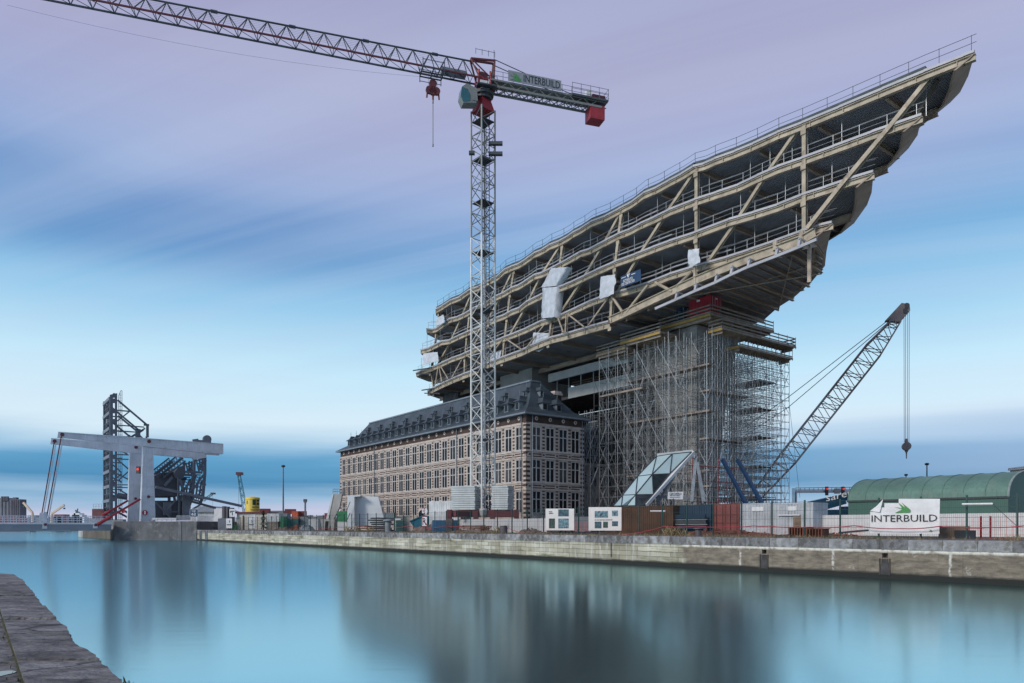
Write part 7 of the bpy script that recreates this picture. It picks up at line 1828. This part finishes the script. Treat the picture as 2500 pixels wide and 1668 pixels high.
b = MB(); q_ = P9(1240, 690); q2 = P9(1320, 555); b.box((P9(1180, 690).x, 139.2, q_.z), (q2.x, 139.4, q2.z)); b.build('sign_back', 'concrete', sg)
# ---- green hangar
mat('hangar_green', (.12, .235, .195), .6, var=.3, scale=.25, streak=.4, dirt=((.17, .24, .20), .5, .56)); mat('hangar_wall', (.055, .14, .11), .55, var=.15, scale=.4, streak=.15); mat('hangar_trim', (.30, .36, .34), .5)
HA = Vector((41.0, 87.5, 0)); Hg = lambda s_, t_, z: HA + UU * s_ + VV * t_ + ZV * (CZ + z)
hg = thing('hangar', 'green round-roofed hangar behind the white hoarding', 'hangar', Hg(0, 0, GZ - CZ)); HW, HE, HR, LH = 11.0, 3.0, 2.9, 17.0
def arc(s_, k=0.): return [Hg(s_, HW / 2 - (HW / 2 + k) * math.cos(t), HE + (HR + k) * math.sin(t) ** .85) for t in [math.pi * i / 20 for i in range(21)]]
b = MB(); n = 8
for i in range(n):
    a, c = arc(LH * i / n + .01), arc(LH * (i + 1) / n - .01, .0); dz = -.02 if i % 2 else 0
    b.add(a + c, [(j, j + 1, 21 + j + 1, 21 + j) for j in range(20)])
b.build('roof', 'hangar_green', hg, smooth=False)
for i in range(n + 1): b = MB(); b.path(arc(LH * i / n, .03), .035, 4); b.build('roof_seam', 'hangar_green', hg)
b = MB(); b.obox(Hg(.02, .03, GZ - CZ), UU * (LH - .04), VV * .06, ZV * (HE + CZ - GZ)); b.obox(Hg(.02, HW - .09, GZ - CZ), UU * (LH - .04), VV * .06, ZV * (HE + CZ - GZ)); b.build('wall', 'hangar_wall', hg)
b = MB(); b.beam(Hg(-.1, -.05, HE), Hg(LH + .1, -.05, HE), .14, .18); b.build('gutter', 'steel_dark', hg)
for s_ in (.03, LH - .06): b = MB(); r__ = arc(s_, -.03); b.prism([Hg(s_, .05, GZ - CZ)] + r__ + [Hg(s_, HW - .05, GZ - CZ)], UU * .03); b.build('gable_wall', 'hangar_wall', hg)
b = MB(); b.path(arc(LH + .02, .05), .10, 5); b.build('gable_trim', 'hangar_trim', hg)
b = MB(); b.box(*[tuple(v) for v in ((lambda a: (a, a + Vector((9, 8, 9.5))))(Vector((atY(2466, 0, 113).x, 105, GZ))))]); o = b.solo('office_block', 'cream_wall', 'beige flat-roofed building behind the right end of the hangar', 'building')
b = MB(); a = Vector((atY(2466, 0, 113).x, 105, GZ + 9.52)); b.box((a.x - .2, 104.8, a.z), (a.x + 9.2, 113.2, a.z + .4)); b.solo('roof_parapet', 'white_paint', 'pale parapet on the beige building', 'parapet')
# far land behind the right side
lump('warehouse', 'low far warehouses behind the gantry', 'warehouse', [(1935, 1985, 1266), (1985, 2075, 1262)], 300, 'box_grey')
lump('warehouse', 'low far buildings seen through the scaffold foot', 'warehouse', [(1700, 1790, 1262), (1790, 1935, 1258)], 320, 'silo')
# a few bits of clutter on the yard floor: concrete blocks
rr = random.Random(21)
for i, (x, y0) in enumerate(((880, 1285), (925, 1284), (1155, 1276), (1180, 1277), (1215, 1275), (1260, 1277), (1300, 1277))):
    Y_ = 90 if x > 1000 else 110; p = atY(x, 1285, Y_); b = MB(); w_ = rr.uniform(.9, 1.5); b.box((p.x - w_, Y_, GZ), (p.x + w_, Y_ + .8, CZ + (1285 - y0) / F * Y_))
    b.solo('concrete_block', 'concrete_white', ['pale block before the white precast piece', 'pale block at the foot of the dark steel stack', 'leftmost pale block under the crane base', 'second pale block from the left under the crane base', 'third pale block from the left under the crane base', 'pale block just right of the crane base', 'pale block at the corner of the old house'][i], 'concrete block', 'pale concrete blocks in the yard')
